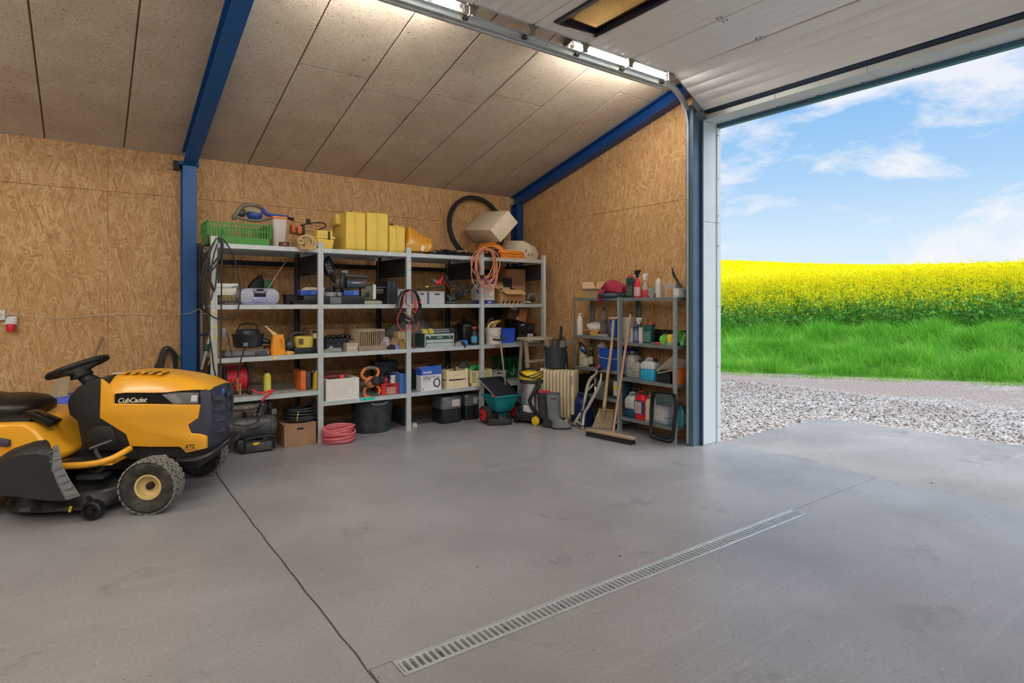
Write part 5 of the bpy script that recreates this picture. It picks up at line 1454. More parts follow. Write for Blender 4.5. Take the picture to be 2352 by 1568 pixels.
# expanded foam boxes
FOAM = mat((222,210,186),0.85,0,0.06,5,0.15,220, dust=0.2)
t = thing('foam_box', 'large dirty white foam box tipped on its corner on the top shelf', 'box', pp(1130,560, Y=6.25))
A, B, Cc, Dd = pp(1065,528, Y=6.2), pp(1126,528, Y=6.02), pp(1151,556, Y=6.08), pp(1190,512, Y=6.35)
# six corners seen in the photo, the rest follow
v_top_back_l, v_top_back_r = pp(1105,486, Y=6.52), pp(1168,482, Y=6.40)
o = Vector((3.957,5.959,2.263)); e2 = Vector((0.0676,0.7274,0.0761)); e1 = Vector((0.2326,-0.0482,0.2541)); e3 = Vector((0.1548,0.0004,-0.1416))
corners = [o, o + e2, o + e2 + e1, o + e1, o + e3, o + e3 + e2, o + e3 + e2 + e1, o + e3 + e1]
dz = ZT + 0.004 - min(p.z for p in corners)
if dz > 0: corners = [p + Vector((0,0, dz)) for p in corners]
g = G(); g.add(corners, [(0,1,2,3),(7,6,5,4),(4,5,1,0),(5,6,2,1),(6,7,3,2),(7,4,0,3)])
bm_ = g; wpart(t, 'body', g, FOAM, bevel=0.01, seg=2)
cc = sum(corners, Vector()) / 8
t = thing('foam_box', 'smaller dirty white foam box with dark round marks at the shelf corner', 'box', pp(1205,575, Y=6.2))
Mx = Matrix.Translation((X_at(1203,6.2),6.25, ZT + 0.125)) @ Matrix.Rotation(math.radians(12),4, 'Y') @ Matrix.Rotation(math.radians(20),4, 'Z')
fb = wpart(t, 'body', G().prism([(-0.20,-0.10),(0.16,-0.10),(0.215,-0.03),(0.20,0.04),(0.10,0.10),(-0.20,0.10)], 1,-0.14,0.14, Mx), FOAM, bevel=0.012, seg=2)
for dx, dz_ in ((-0.10,-0.01),(-0.03,-0.04),(0.05,-0.02)):
 wpart(t, 'dark_mark', G().cyl(Mx @ Vector((dx, -0.1405, dz_)), Mx @ Vector((dx, -0.142, dz_)),0.022, n=14), mat((150,134,108),0.9))
# small cartons, orange cloth bundles, white board
x0, x1 = span(1022,1050,6.16,0.12); carton('small_carton', 'small tan carton behind the black netting', x0, x1,6.16,0.12, ZT, 0.055, CARDP)
x0, x1 = X_at(1045,6.13), X_at(1074,6.13); carton('small_carton', 'small pale carton in front of the tan one behind the netting', x0, x1,6.125,0.03, ZT, 0.085, mat((206,184,156),0.8), tape=False)
ORC = mat((224,138,52),0.75,0,0.15,18,0.2,80)
t = thing('orange_webbing', 'folded bundle of orange webbing at the front of the top shelf corner', 'webbing', (X_at(1177,5.93),5.95, ZT))
for k in range(9):
 a, b = X_at(1150,5.9) + 0.004 * (k % 3), X_at(1204,5.9) - 0.006 * (k % 4)
 z = ZT + 0.010 + 0.010 * k
 y = 5.90 + 0.008 * (k % 3)
 g = G(); P = [Vector((a, y, z)), Vector(((a + b) / 2, y - 0.01, z + 0.012 * math.sin(k))), Vector((b, y + 0.01, z - 0.004)), Vector((b + 0.02, y + 0.06, z)), Vector(((a + b) / 2, y + 0.1, z + 0.006)), Vector((a, y + 0.08, z))]
 g.tube(P, 0.0075,6,4); wpart(t, 'fold', g, ORC)
crumple('orange_cloth', 'crumpled orange cloth under the tipped foam box', (4.13,6.22, ZT),0.15,0.22,0.21, ORC, 'cloth', 3, amp=0.12)
wsingle('white_board', G().box((X_at(1190,5.98),5.98, ZT),(4.74,6.10, ZT + 0.012)), mat((220,218,208),0.6), 'thin white board lying under the smaller foam box', 'board', (4.5,6.0, ZT), bevel=0.002)
# ================================================================== second shelf (radio, mitre saw, grey boxes, cartons)
# --- bay 1
x0, x1 = span(499,532,6.12,0.14)
t = thing('white_tub', 'white plastic tub with lid standing behind the first upright', 'tub', ((x0 + x1) / 2,6.19, Z2 + 0.085))
part(t, 'tub', G().taper((-0.10,-0.07),(0.10,0.07),0,0.075,0.01), WHITE, 0.008,2)
part(t, 'lid', G().box((-0.108,-0.078,0.075),(0.108,0.078,0.115)), mat((222,228,232),0.4),0.008,2)
part(t, 'wire_handle', G().tube([(0.05,-0.08,0.08),(0.12,-0.09,0.10),(0.15,-0.09,0.108)], 0.003,6), STEEL)
x0, x1 = span(500,546,6.05,0.22)
t = thing('parts_organiser', 'yellowed clear parts organiser under the white tub', 'organiser', ((x0 + x1) / 2,6.16, Z2 + 0.03)); w = x1 - x0
part(t, 'tray', G().box((-w / 2,-0.10,0),(w / 2,0.10,0.05)), mat((150,132,92),0.4,0,0.3,40),0.004,1)
for k in range(4):
 part(t, 'drawer', G().box((-w / 2 + 0.01 + k * w / 4,-0.103,0.008),(-w / 2 + (k + 1) * w / 4 - 0.006,-0.1,0.042)), mat((120,104,74),0.3,0,0.4,60))
x0, x1 = span(497,552,5.93,0.3)
t = carton('flat_box', 'dark purple flat box under the parts organiser', x0, x1,5.95,0.3, Z2,0.03, mat((48,34,46),0.45), tape=False)
part(t, 'print', G().box((-0.05,-0.1512,0.006),(0.06,-0.15,0.024)), print_m((48,34,46),(190,180,180),70,0.5))
# radio
x0, x1 = X_at(551,5.90), X_at(643,5.90); w = x1 - x0
t = thing('boombox', 'lavender grey portable CD radio with two speakers and raised aerial', 'radio', ((x0 + x1) / 2,5.99, Z2))
RB_ = mat((150,152,186),0.35,0.2,0.05); RG = mat((164,168,184),0.45,0.2,0.08,40,0.2,300)
h = 0.155
prof = [(-w / 2 + 0.03,0.0),(w / 2 - 0.03,0.0),(w / 2 - 0.005,0.03),(w / 2,0.075),(w / 2 - 0.01,0.125),(w / 2 - 0.03, h - 0.01),(w / 2 - 0.07, h),(-w / 2 + 0.07, h),(-w / 2 + 0.03, h - 0.01),(-w / 2 + 0.01,0.125),(-w / 2,0.075),(-w / 2 + 0.005,0.03)]
part(t, 'body', G().prism(prof, 1,-0.07,0.10), RB_, 0.012,3)
for s in (-1,1):
 g = G(); pts = []
 for k in range(24):
  a = 2 * PI * k / 24; c, s_ = math.cos(a), math.sin(a)
  pts.append((s * w * 0.315 + 0.062 * abs(c) ** 0.7 * (1 if c > 0 else -1),0.078 + 0.058 * abs(s_) ** 0.7 * (1 if s_ > 0 else -1)))
 g.prism(pts, 1,-0.079,-0.07); part(t, 'speaker_grille', g, RG, 0.003,2)
cp = part(t, 'control_panel', G().box((-0.062,-0.082,0.108),(0.062,-0.07,0.150)), mat((128,130,158),0.4),0.004,2)
part(cp, 'display', G().box((-0.03,-0.0835,0.128),(0.03,-0.082,0.146)), mat((30,30,36),0.2))
for s in (-1,1):
 part(cp, 'knob', G().cyl((s * 0.047,-0.082,0.13),(s * 0.047,-0.092,0.13),0.010, n=14), CHROME)
for k in range(5):
 part(cp, 'button', G().box((-0.03 + k * 0.013,-0.0845,0.112),(-0.021 + k * 0.013,-0.082,0.118)), mat((196,198,206),0.4))
part(t, 'cassette_window', G().box((-0.055,-0.080,0.074),(0.055,-0.07,0.104)), mat((40,40,54),0.15),0.002,1)
part(t, 'cassette_door', G().box((-0.055,-0.082,0.022),(0.055,-0.07,0.072)), mat((150,156,196),0.3,0.3),0.003,2)
g = G(); a, b = pp(615,663, Y=6.0) - t.location, pp(653,605, Y=6.02) - t.location
g.cyl(a, b, 0.003,0.002,8); ae = part(t, 'aerial', g, CHROME)
part(ae, 'tip_ring', G().tube([b + Vector((0.011 * math.cos(q),0,0.011 + 0.011 * math.sin(q))) for q in [2 * PI * k / 12 for k in range(12)]], 0.002,5, closed=True), CHROME)
# dark bag and green box behind the radio
t = thing('black_bag', 'crumpled black bag and visor standing behind the radio', 'bag', (X_at(590,6.25),6.25, Z2))
g = G(); P = [(572,668),(577,652),(588,641),(603,630),(605,640),(612,648),(606,668)]
g.prism([((pp(*p, Y=6.2)).x, max(Z2 + 0.002, pp(*p, Y=6.2).z)) for p in P], 1,6.2,6.33); wpart(t, 'bag', g, mat((28,28,28),0.7,0,0.3,10,0.3,30), bevel=0.012, seg=3)
x0, x1 = X_at(604,6.15), X_at(624,6.15); carton('green_box', 'small dark green box behind the radio aerial', x0, x1,6.10,0.1, Z2, zof(620,643, Y=6.15) - Z2, mat((30,74,36),0.5), tape=False)
# black trays
for k, (pa, pb_, y0, hh, lab) in enumerate(((648,685,6.0,0.10, 'low black tray beside the radio'),(683,712,5.92,0.045, 'shallow black tin lying left of the second upright'),(666,700,5.90,0.035, 'flat black lid lying at the shelf edge right of the radio'))):
 x0, x1 = span(pa, pb_, y0,0.12); w = x1 - x0
 tote('black_tray', lab, ((x0 + x1) / 2, y0 + 0.06, Z2), max(w, 0.12),0.13, hh, BLACK, slot=False, g_=0.012, cat='tray')
# --- bay 1-2: mitre saw (its table stretches across the second upright)
c = Vector((X_at(762,6.10),6.12, Z2))
t = thing('mitre_saw', 'blue and black mitre saw with dust bag and tilted motor', 'saw', c)
SBL = mat((38,76,160),0.4); DK = mat((40,42,46),0.45)
for (px, yy, ww, hh) in ((770,-0.12,0.10,0.075),(720,0.02,0.12,0.07)): pass
part(t, 'black_base', G().box((-0.33,-0.17,0.0),(0.30,0.16,0.085)), mat((24,26,32),0.5),0.008,2)
part(t, 'grey_foot', G().taper((-0.075,-0.19),(0.045,-0.16),0.075,0.004,0.0,0.0), mat((104,108,112),0.5,0.3),0.006,2)
for xa, xb in ((0.08,0.24),(-0.36,-0.20)):
 ex = part(t, 'side_table', G().box((xa, -0.16,0.088),(xb, -0.05,0.145)), SBL, 0.006,2)
 part(ex, 'bracket', G().box((xb - 0.06,-0.164,0.10),(xb - 0.005,-0.159,0.135)), mat((70,112,196),0.35))
part(t, 'turntable', G().cyl((0,0,0.085),(0,0,0.125),0.15, n=36), mat((150,152,156),0.35,0.6))
part(t, 'front_knob', G().tube([(0.02,-0.15,0.105),(0.02,-0.19,0.105)], 0.02,12), STEEL)
for s in (-1,1):
 part(t, 'fence', G().box((0.05 if s > 0 else -0.26,0.02,0.126),(0.21 if s > 0 else -0.05,0.045,0.175)), mat((206,204,196),0.4,0.3),0.003,1)
part(t, 'timber_offcut', G().box((-0.30,-0.03,0.128),(-0.10,0.01,0.165)), mat((206,180,140),0.7))
# saw head
bc = pp(783,655, Y=6.02) - c
nrm = Vector((0.86,-0.50,0.0)).normalized()
part(t, 'blade', G().cyl(bc - nrm * 0.004, bc + nrm * 0.004,0.115, n=40), mat((120,112,100),0.35,0.7))
g = G()
ax = nrm; u = Vector((0,0,1)); v_ = ax.cross(u)
pts = [(-1.0,0.1),(-0.85,0.62),(-0.4,0.98),(0.2,1.06),(0.75,0.85),(1.02,0.4),(1.0,-0.15),(0.7,-0.35),(0.3,-0.2),(-0.4,-0.2)]
ring = [bc + (v_ * a + u * b) * 0.125 for a, b in pts]
g.loft([[p + ax * 0.01 for p in ring], [p + ax * 0.05 for p in ring]]); part(t, 'blade_guard', g, DK, 0.01,2)
g = G(); ring2 = [bc + (v_ * a * 0.96 + u * b * 0.96) * 0.125 for a, b in pts]; g.loft([[p - ax * 0.035 for p in ring2], [p + ax * 0.008 for p in ring2]]); part(t, 'lower_guard', g, mat((58,54,48),0.3),0.008,2)
m0 = bc + ax * 0.05 + u * 0.015; m1 = m0 + Vector((0.20,-0.02,0.0))
mo_ = part(t, 'motor', G().cyl(m0, m1,0.050,0.046,20), mat((62,68,76),0.4),0.008,3)
for k in range(5):
 a_ = m0 + Vector((0.06 + 0.018 * k, -0.0525 - 0.0018 * k, 0.012)); part(mo_, 'printed_mark', G().box(a_ - Vector((0.006,0.004,0.008)), a_ + Vector((0.006,0.002,0.008))), mat((170,176,184),0.4) if k < 4 else mat((214,90,70),0.4))
part(t, 'handle', G().cyl(m0 + Vector((-0.02,0,0.085)), m1 + Vector((0.03,0,0.075)),0.019, n=12), mat((56,60,66),0.45),0.004,2)
part(t, 'gear_housing', G().box(bc + ax * 0.02 + Vector((-0.02,-0.02,0.09)), bc + ax * 0.02 + Vector((0.05,0.03,0.155))), mat((110,114,118),0.4,0.3),0.008,2)
part(t, 'pivot_arm', G().beam(bc + Vector((-0.05,0.06,-0.03)), Vector((-0.12,0.13,0.10)),0.05,0.06), DK, 0.008,2)
# dust bag
g = G(); ring = [pp(*p, Y=6.10) - c for p in ((757,587),(744,604),(743,612),(754,634),(762,636),(768,618),(764,600))]
n_ = len(ring); g.loft([[p + Vector((0,-0.01,0)) for p in ring], [p + Vector((0,0.09,0)) for p in ring]]); db = part(t, 'dust_bag', g, mat((24,26,34),0.7),0.009,2)
part(t, 'dust_port', G().tube([pp(761,630, Y=6.13) - c, pp(766,642, Y=6.12) - c, pp(776,650, Y=6.08) - c], [0.03,0.026,0.024], 12,4), BLACK)
a, b = pp(750,604, Y=6.085) - c, pp(760,625, Y=6.085) - c
dr_ = (b - a).normalized(); up_ = Vector((dr_.z, 0,-dr_.x)) * -1
n_ = Vector((-dr_.z, 0, dr_.x)); a2 = a + Vector((0,-0.008,0)); Lg = (b - a).length
part(db, 'logo_frame', G().tube([a2 - n_ * 0.022, a2 + n_ * 0.022, a2 + n_ * 0.022 + dr_ * Lg, a2 - n_ * 0.022 + dr_ * Lg], 0.0022,5, closed=True), WHITE)
for k in range(5):
 p0 = a2 + dr_ * (Lg * (0.14 + 0.17 * k)); part(db, 'logo_stroke', G().beam(p0 - n_ * 0.014, p0 + n_ * (0.014 - 0.006 * (k % 2)) + dr_ * 0.008,0.005,0.002,(0,1,0)), WHITE)
# --- bay 2: beige sharpener and black case
x0, x1 = X_at(836,5.95), X_at(860,5.95)
t = thing('bench_sander', 'beige metal bench grinder body with side handle on a round pale base', 'grinder', (X_at(845,6.05),6.08, Z2))
BG = mat((176,172,146),0.45,0.1,0.08,10)
part(t, 'base', G().lathe([(0.17,0),(0.175,0.01),(0.165,0.035),(0.14,0.04)], 32, sy=0.7), mat((168,166,146),0.5),0.003,1)
bd = part(t, 'body', G().prism([(-0.12,0.05),(0.0,0.05),(0.0,0.20),(-0.02,0.21),(-0.12,0.19)], 0,-0.08,0.04, Matrix.Rotation(math.radians(-12),4, 'Z')), mat((96,92,78),0.45,0.2),0.006,2)
part(t, 'front_plate', G().box((0.041,-0.125,0.05),(0.075,0.0,0.21), Matrix.Rotation(math.radians(-12),4, 'Z')), mat((206,204,196),0.4,0.4),0.004,1)
part(t, 'motor_block', G().box((0.076,-0.10,0.11),(0.16,-0.02,0.165), Matrix.Rotation(math.radians(-12),4, 'Z')), mat((52,52,56),0.4),0.008,2)
part(t, 'handle', G().cyl((0.07,-0.06,0.178),(0.20,-0.09,0.182),0.012, n=10), mat((60,62,66),0.35,0.4))
part(t, 'knob', G().cyl((-0.045,-0.1285,0.10),(-0.045,-0.133,0.10),0.026, n=18), BLACK)
part(t, 'power_cord', G().tube([(-0.16,-0.10,0.035),(-0.10,-0.14,0.05),(-0.02,-0.15,0.045),(0.04,-0.15,0.05),(0.06,-0.13,0.07)], 0.005,6,5), BLACK)
x0, x1 = X_at(893,5.93), X_at(912,5.93)
case('tool_case', 'black tool case standing upright between the grinder and the jumper leads', ((x0 + x1) / 2,6.12, Z2),0.36, x1 - x0 + 0.02, zof(905,645, Y=5.95) - Z2, mat((26,32,40),0.4), rz=PI / 2)
# --- bay 2-3: grey boxes
GB = mat((176,180,188),0.5,0,0.05)
for k, (pa, pb_, lab) in enumerate(((957,983, 'light grey plastic box with an oval hole right of the jumper leads'),(986,1023, 'light grey plastic box with a slot hole, right one of the two'),(914,933, 'pale grey plastic box mostly hidden behind the jumper leads'))):
 y0 = 5.92 if k < 2 else 6.05
 x0, x1 = X_at(pa, y0), X_at(pb_, y0); w = max(x1 - x0,0.12)
 tote('storage_box', lab, ((x0 + x1) / 2, y0 + 0.11, Z2), w, 0.22, zof(1000,669, Y=y0) - Z2 + (0.02 if k == 2 else 0), GB, g_=0.006, slot_m=mat((70,66,62),0.8))
# red and black grinder lying on the boxes
zb = Z2 + 0.115 + 0.004
t = thing('hedge_trimmer', 'red and black cordless tool with loop handle lying across the grey boxes', 'power tool', (X_at(1015,5.98),6.0, zb))
RED = mat((206,44,52),0.4)
def T_(px, py, Y=5.98): return pp(px, py, Y=Y)
wpart(t, 'loop_handle', G().tube([T_(1010,655), T_(1012,645), T_(1020,636), T_(1026,640), T_(1028,652), T_(1036,664)], 0.016,10,5), RED)
wpart(t, 'grip', G().tube([T_(1021,634,5.95), T_(1030,648,5.95), T_(1037,662,5.95)], 0.018,10,4), BLACK)
wpart(t, 'grey_bar', G().cyl(T_(1024,633,5.95), T_(1036,655,5.95),0.009, n=8), mat((96,104,112),0.4))
g = G(); a = T_(1004,648); g.box(a - Vector((0.03,0.03,0.018)), a + Vector((0.03,0.03,0.018))); wpart(t, 'head', g, RED, bevel=0.008)
g = G(); a = T_(996,645); g.box(a - Vector((0.022,0.03,0.02)), a + Vector((0.022,0.03,0.02))); wpart(t, 'battery', g, mat((92,96,100),0.5), bevel=0.006)
wpart(t, 'blade_guard', G().beam(T_(960,664), T_(1010,659),0.05,0.014), mat((40,38,36),0.5), bevel=0.004)
g = G(); a = T_(980,658); g.box(a - Vector((0.012,0.02,0.008)), a + Vector((0.012,0.02,0.008))); wpart(t, 'yellow_tag', g, mat((220,190,40),0.5))
# tangle of black tools right of the grey boxes
q = random.Random(11)
t = thing('power_tool', 'black power drill with coiled flex lying right of the grey boxes', 'power tool', (X_at(1055,6.0),6.0, Z2))
DB = mat((44,44,44),0.5,0,0.2,20)
wpart(t, 'tool_body', G().tube([T_(1030,690), T_(1048,683), T_(1066,672), T_(1082,657), T_(1092,648)], [0.03,0.034,0.03,0.026,0.018], 12,5), DB)
wpart(t, 'pistol_grip', G().tube([T_(1026,678), T_(1036,684), T_(1044,676), T_(1040,668)], 0.018,8,4), mat((72,72,72),0.4))
for k in range(6):
 wpart(t, 'flex', G().tube([T_(1042 + k * 2,650 + k * 2,5.93), T_(1046 + k * 2,670,5.92), T_(1058 + k * 2,684 - k, 5.92), T_(1066,672 - k * 2,5.94), T_(1056,655 - k, 5.95)], 0.006,6,5), BLACK)
wpart(t, 'lower_bar', G().beam(T_(1024,694,5.92), T_(1088,693,5.92),0.08,0.02), mat((60,60,60),0.45), bevel=0.006)
wpart(t, 'upper_hose', G().tube([T_(1030,655), T_(1042,648), T_(1056,652), T_(1060,660)], 0.012,8,4), BLACK)
# --- bay 4: blue and white vacuum-bag carton behind the cable
x0, x1 = span(1086,1136,5.93,0.20)
t = carton('vacuum_carton', 'white and blue printed vacuum cleaner carton behind the copper coloured cable', x0, x1,5.93,0.24, Z2,0.30, mat((206,202,196),0.6), tape=False); w = x1 - x0
BLU = mat((34,56,128),0.45)
bb = part(t, 'blue_band', G().box((-w / 2 - 0.001,-0.121,0.0),(w / 2 + 0.001,-0.119,0.045)), BLU)
part(t, 'blue_band', G().box((-w / 2 - 0.001,-0.119,0.0),(-w / 2 + 0.001,0.12,0.045)), BLU)
part(t, 'blue_band', G().box((-w / 2 - 0.001,-0.121,0.24),(w / 2 + 0.001,-0.119,0.302)), BLU)
letter(t, 'N', 0.030, WHITE, (-w / 2 + 0.01,-0.1216,0.010),(1,0,0),(0,0,1), bold=0.001); letter(t, 'ICO', 0.030, WHITE, (w / 2 - 0.10,-0.1216,0.010),(1,0,0),(0,0,1), bold=0.001)
part(t, 'printed_picture', G().prism([(-0.08,0.13),(-0.03,0.12),(0.0,0.15),(-0.01,0.20),(-0.06,0.21),(-0.09,0.18)], 0,-w / 2 - 0.0015,-w / 2), mat((46,120,200),0.4))
part(t, 'printed_hose', G().tube([(-w / 2 - 0.001,-0.09 + 0.03 * math.cos(a),0.085 + 0.017 * math.sin(a)) for a in [2 * PI * k / 14 for k in range(14)]], 0.004,5, closed=True), BLACK)
part(t, 'printed_ring', G().tube([(0.04 + 0.035 * math.cos(a),-0.121,0.11 + 0.03 * math.sin(a)) for a in [PI + PI * k / 10 for k in range(11)]], 0.006,6), mat((130,170,170),0.4))
# cartons
x0, x1 = X_at(1164,6.22), X_at(1207,6.22)
carton('brown_carton', 'tall plain brown carton at the back behind the open carton', x0, x1,6.22,0.25, Z2, zof(1190,618, Y=6.22) - Z2, mat((164,122,92),0.8))
x0, x1 = X_at(1149,5.95), X_at(1198,5.95)
t = carton('open_carton', 'open brown carton with black hazard stripes along its base', x0, x1,5.95,0.24, Z2,0.175, mat((182,140,100),0.8), open_top=True); w = x1 - x0
CM = mat((196,154,112),0.8)
flap(t, (-w / 2,-0.12,0.175),(w / 2,-0.12,0.175),(0.02,-0.10,-0.055), CM)
flap(t, (-w / 2,0.12,0.175),(w / 2,0.12,0.175),(0,0.04,0.10), CM)
flap(t, (-w / 2,0.12,0.175),(-w / 2,-0.12,0.175),(-0.09,0,0.03), CM)
for k in range(5):
 g = G(); x = -w / 2 + 0.02 + k * (w - 0.04) / 4.6; g.prism([(x, 0.004),(x + 0.03,0.004),(x + 0.055,0.036),(x + 0.025,0.036)], 1,-0.1212,-0.12); part(t, 'hazard_stripe', g, BLACK)
part(t, 'print', G().box((-0.04,-0.1212,0.085),(0.05,-0.12,0.112)), print_m((182,140,100),(124,88,60),60,0.45))
part(t, 'cable_end', G().tube([(-0.09,-0.02,0.16),(-0.10,-0.03,0.19),(-0.07,-0.04,0.18)], 0.007,6,4), BLACK)
part(t, 'cable_end', G().tube([(0.06,-0.02,0.165),(0.09,-0.03,0.19),(0.12,-0.02,0.185),(0.13,0.0,0.16)], 0.007,6,4), BLACK)
x0, x1 = span(1142,1172,6.24,0.1)
carton('dark_box', 'dark blue box wedged behind the open carton', x0, x1,6.20,0.014, Z2, zof(1160,638, Y=6.2) - Z2, mat((30,32,44),0.5), tape=False)
# grey ear defenders / lamp with a pale cup
t = thing('work_lamp', 'grey hand lamp with a pale cup lying at the right end of the second shelf', 'lamp', (X_at(1225,5.95),5.96, Z2))
wpart(t, 'headband', G().tube([T_(1212,688,5.95), T_(1216,678,5.95), T_(1224,675,5.95), T_(1232,680,5.95), T_(1234,690,5.95)], 0.016,10,5), mat((104,104,106),0.5))
a = T_(1246,680,5.95); wpart(t, 'cup', G().cyl(a - Vector((0.03,0,0)), a + Vector((0.03,-0.03,0)),0.05,0.042,18), mat((164,152,154),0.6), bevel=0.012, seg=3)
a = T_(1222,688,5.95); wpart(t, 'dark_cup', G().ball(a, (0.05,0.035,0.028),14,8), BLACK)
a = T_(1212,693,5.9); wpart(t, 'white_clip', G().box(a - Vector((0.03,0.02,0.006)), a + Vector((0.03,0.02,0.006))), PAPER)
# ================================================================== third shelf
# --- bay 1
c = Vector((X_at(571,6.05),6.08, Z3 + 0.075))
t = thing('cooking_pot', 'black enamel canning pot with bail handle on the third shelf', 'pot', c)
PB = mat((34,42,50),0.35,0.1,0.15,10)
part(t, 'pot', G().lathe([(0.10,0),(0.125,0.01),(0.135,0.09),(0.142,0.12),(0.148,0.122),(0.148,0.128),(0.11,0.129),(0.105,0.165),(0.095,0.172),(0.02,0.175)], 32), PB)
part(t, 'handle', G().tube([(-0.085,0,0.17),(-0.08,0,0.205),(-0.05,0,0.225),(0,0,0.232),(0.05,0,0.225),(0.08,0,0.205),(0.085,0,0.17)], 0.006,8,4), BLACK)
part(t, 'side_spout', G().tube([(0.12,0,0.06),(0.17,-0.02,0.05),(0.22,-0.03,0.035)], [0.028,0.024,0.018], 10,4), PB)
part(t, 'label', G().box((-0.07,-0.148,0.02),(-0.03,-0.128,0.055)), mat((110,112,110),0.6))
for k, (ya, yb, y0, r) in enumerate(((803,800,5.98,0.030),(812,809,5.92,0.024))):
 a, b = pp(516, ya, Y=y0), pp(618, yb, Y=y0); a.z = b.z = Z3 + r + 0.001 + (0 if k else 0.001)
 P = [a.lerp(b, j / 60) for j in range(61)]
 g = G(); g.tube(P, [r if j % 2 else r * 0.9 for j in range(61)], 12)
 t = thing('flexible_duct', ('thicker grey flexible duct under the black pot', 'thinner grey flexible duct at the shelf edge under the black pot')[k], 'duct', (a + b) / 2)
 wpart(t, 'duct', g, mat((104,104,106),0.5,0.2), angle=80)
 wpart(t, 'end_cuff', G().cyl(a - Vector((0.02,0,0)), a, r * 1.04, n=14), BLACK)
single('grey_mouse_case', G().rslab((-0.055,-0.03),(0.055,0.03),0,0.045,0.025,5), mat((66,70,76),0.4), 'small rounded dark grey case at the shelf edge before the jug', 'case', (X_at(599,5.91),5.912, Z3))
bottle('red_tin', 'small red tin half hidden behind the orange jug', (X_at(617,6.02),6.05, Z3),0.04,0.085, mat((140,34,34),0.4), BLACK, neck=0.9, shoulder=0.78, cat='tin')
# orange oil jug with spout
c = Vector((X_at(638,5.96),5.96, Z3))
t = thing('oil_jug', 'orange-yellow plastic oil jug with a slanted pouring spout', 'jug', c)
OJ = mat((228,150,34),0.4,0,0.06)
h = zof(638,768, Y=5.96) - Z3
rings = []
for z, w, d in ((0,0.070,0.052),(0.008,0.073,0.055),(h * 0.35,0.068,0.052),(h * 0.7,0.060,0.046),(h * 0.92,0.054,0.042),(h, 0.052,0.040)):
 rings.append([(w * (abs(math.cos(a)) ** 0.8) * (1 if math.cos(a) > 0 else -1), d * (abs(math.sin(a)) ** 0.8) * (1 if math.sin(a) > 0 else -1), z) for a in [2 * PI * k / 20 for k in range(20)]])
part(t, 'body', G().loft(rings), OJ, angle=60)
part(t, 'handle', G().tube([(0.022,-0.045, h * 0.82),(0.034,-0.062, h * 0.74),(0.036,-0.066, h * 0.5),(0.030,-0.058, h * 0.36)], 0.010,8,4), OJ)
g = G(); a, b = Vector((-0.025,0, h - 0.005)), pp(609,748, Y=5.96) - c
g.cyl(a, a.lerp(b, 0.35),0.026,0.014,12); g.cyl(a.lerp(b, 0.33), b, 0.013,0.006,10); part(t, 'spout', g, mat((206,176,116),0.4))
# strimmer engine
c = Vector((X_at(702,6.0),6.02, Z3))
t = thing('strimmer_engine', 'yellow and black strimmer engine with fuel tank and red trim', 'engine', c)
YT = mat((206,184,84),0.35,0,0.1)
part(t, 'fuel_tank', G().rslab((-0.10,-0.08),(0.07,0.08),0.045,0.17,0.045,5), YT)
part(t, 'grip', G().tube([(-0.14,0,0.06),(-0.145,0,0.15),(-0.12,0,0.195),(-0.03,0,0.205),(0.03,0,0.20)], 0.013,10,5), mat((50,52,56),0.4))
part(t, 'crankcase', G().rslab((-0.13,-0.09),(0.16,0.09),0.0,0.06,0.03,4), BLACK)
part(t, 'vent', G().box((-0.085,-0.084,0.09),(-0.04,-0.079,0.15)), mat((90,82,50),0.5),0.003,1)
part(t, 'starter_cover', G().prism([(0.07,0.03),(0.15,0.02),(0.17,0.06),(0.14,0.11),(0.10,0.15),(0.075,0.13)], 1,-0.10,0.05), mat((34,32,34),0.4),0.012,3)
part(t, 'red_trim', G().prism([(0.085,0.125),(0.14,0.07),(0.15,0.08),(0.10,0.15)], 1,-0.105,-0.1), mat((206,50,48),0.4))
part(t, 'filler_neck', G().cyl((0.10,0,0.14),(0.10,0,0.20),0.028,0.022,14), mat((196,176,140),0.5))
part(t, 'filler_cap', G().cyl((0.10,0,0.195),(0.10,0,0.22),0.028, n=14), BLACK)
part(t, 'flywheel_cover', G().ball((-0.16,0.0,0.08),(0.05,0.06,0.06),14,8), mat((70,76,84),0.35,0.3))
crumple('work_glove', 'yellow leather work glove lying beside the orange jug', (X_at(664,5.93),5.93, Z3),0.045,0.028,0.03, mat((196,154,78),0.8), 'glove', 5)
# long carton at the back across bays one and two
x0, x1 = X_at(712,6.35), X_at(790,6.35)
t = carton('long_carton', 'long brown carton at the back behind the black crate', x0, x1,6.35,0.2, Z3, zof(760,755, Y=6.35) - Z3, CARD)
# --- bay 2
x0, x1 = X_at(748,5.98), X_at(812,5.98); w = x1 - x0; hb = zof(780,778, Y=5.98) - Z3
t = tote('black_crate', 'dark blue-black plastic crate with an open hand hole on the third shelf', ((x0 + x1) / 2,6.12, Z3), w, 0.28, hb, mat((42,48,60),0.5), g_=0.01, slot=False)
for x, ww in ((-w * 0.26,0.055),(w * 0.22,0.055)):
 part(t, 'hand_hole', G().box((x - ww, -0.141, hb * 0.62),(x + ww, -0.134, hb * 0.86)), mat((20,22,26),0.8),0.004,2)
part(t, 'barcode_label', G().box((-w * 0.26 - 0.03,-0.1385, hb * 0.18),(-w * 0.26 + 0.005,-0.132, hb * 0.42)), print_m((226,226,226),(60,60,60),90))
for k in range(5):
 part(t, 'cable_loop', G().tube([(-0.12 + 0.05 * k, 0.02, hb - 0.01),(-0.09 + 0.05 * k, -0.03, hb + 0.03 + 0.01 * (k % 2)),(-0.04 + 0.05 * k, -0.02, hb + 0.02),(0.0 + 0.04 * k, 0.05, hb - 0.01)], 0.007,6,4), BLACK)
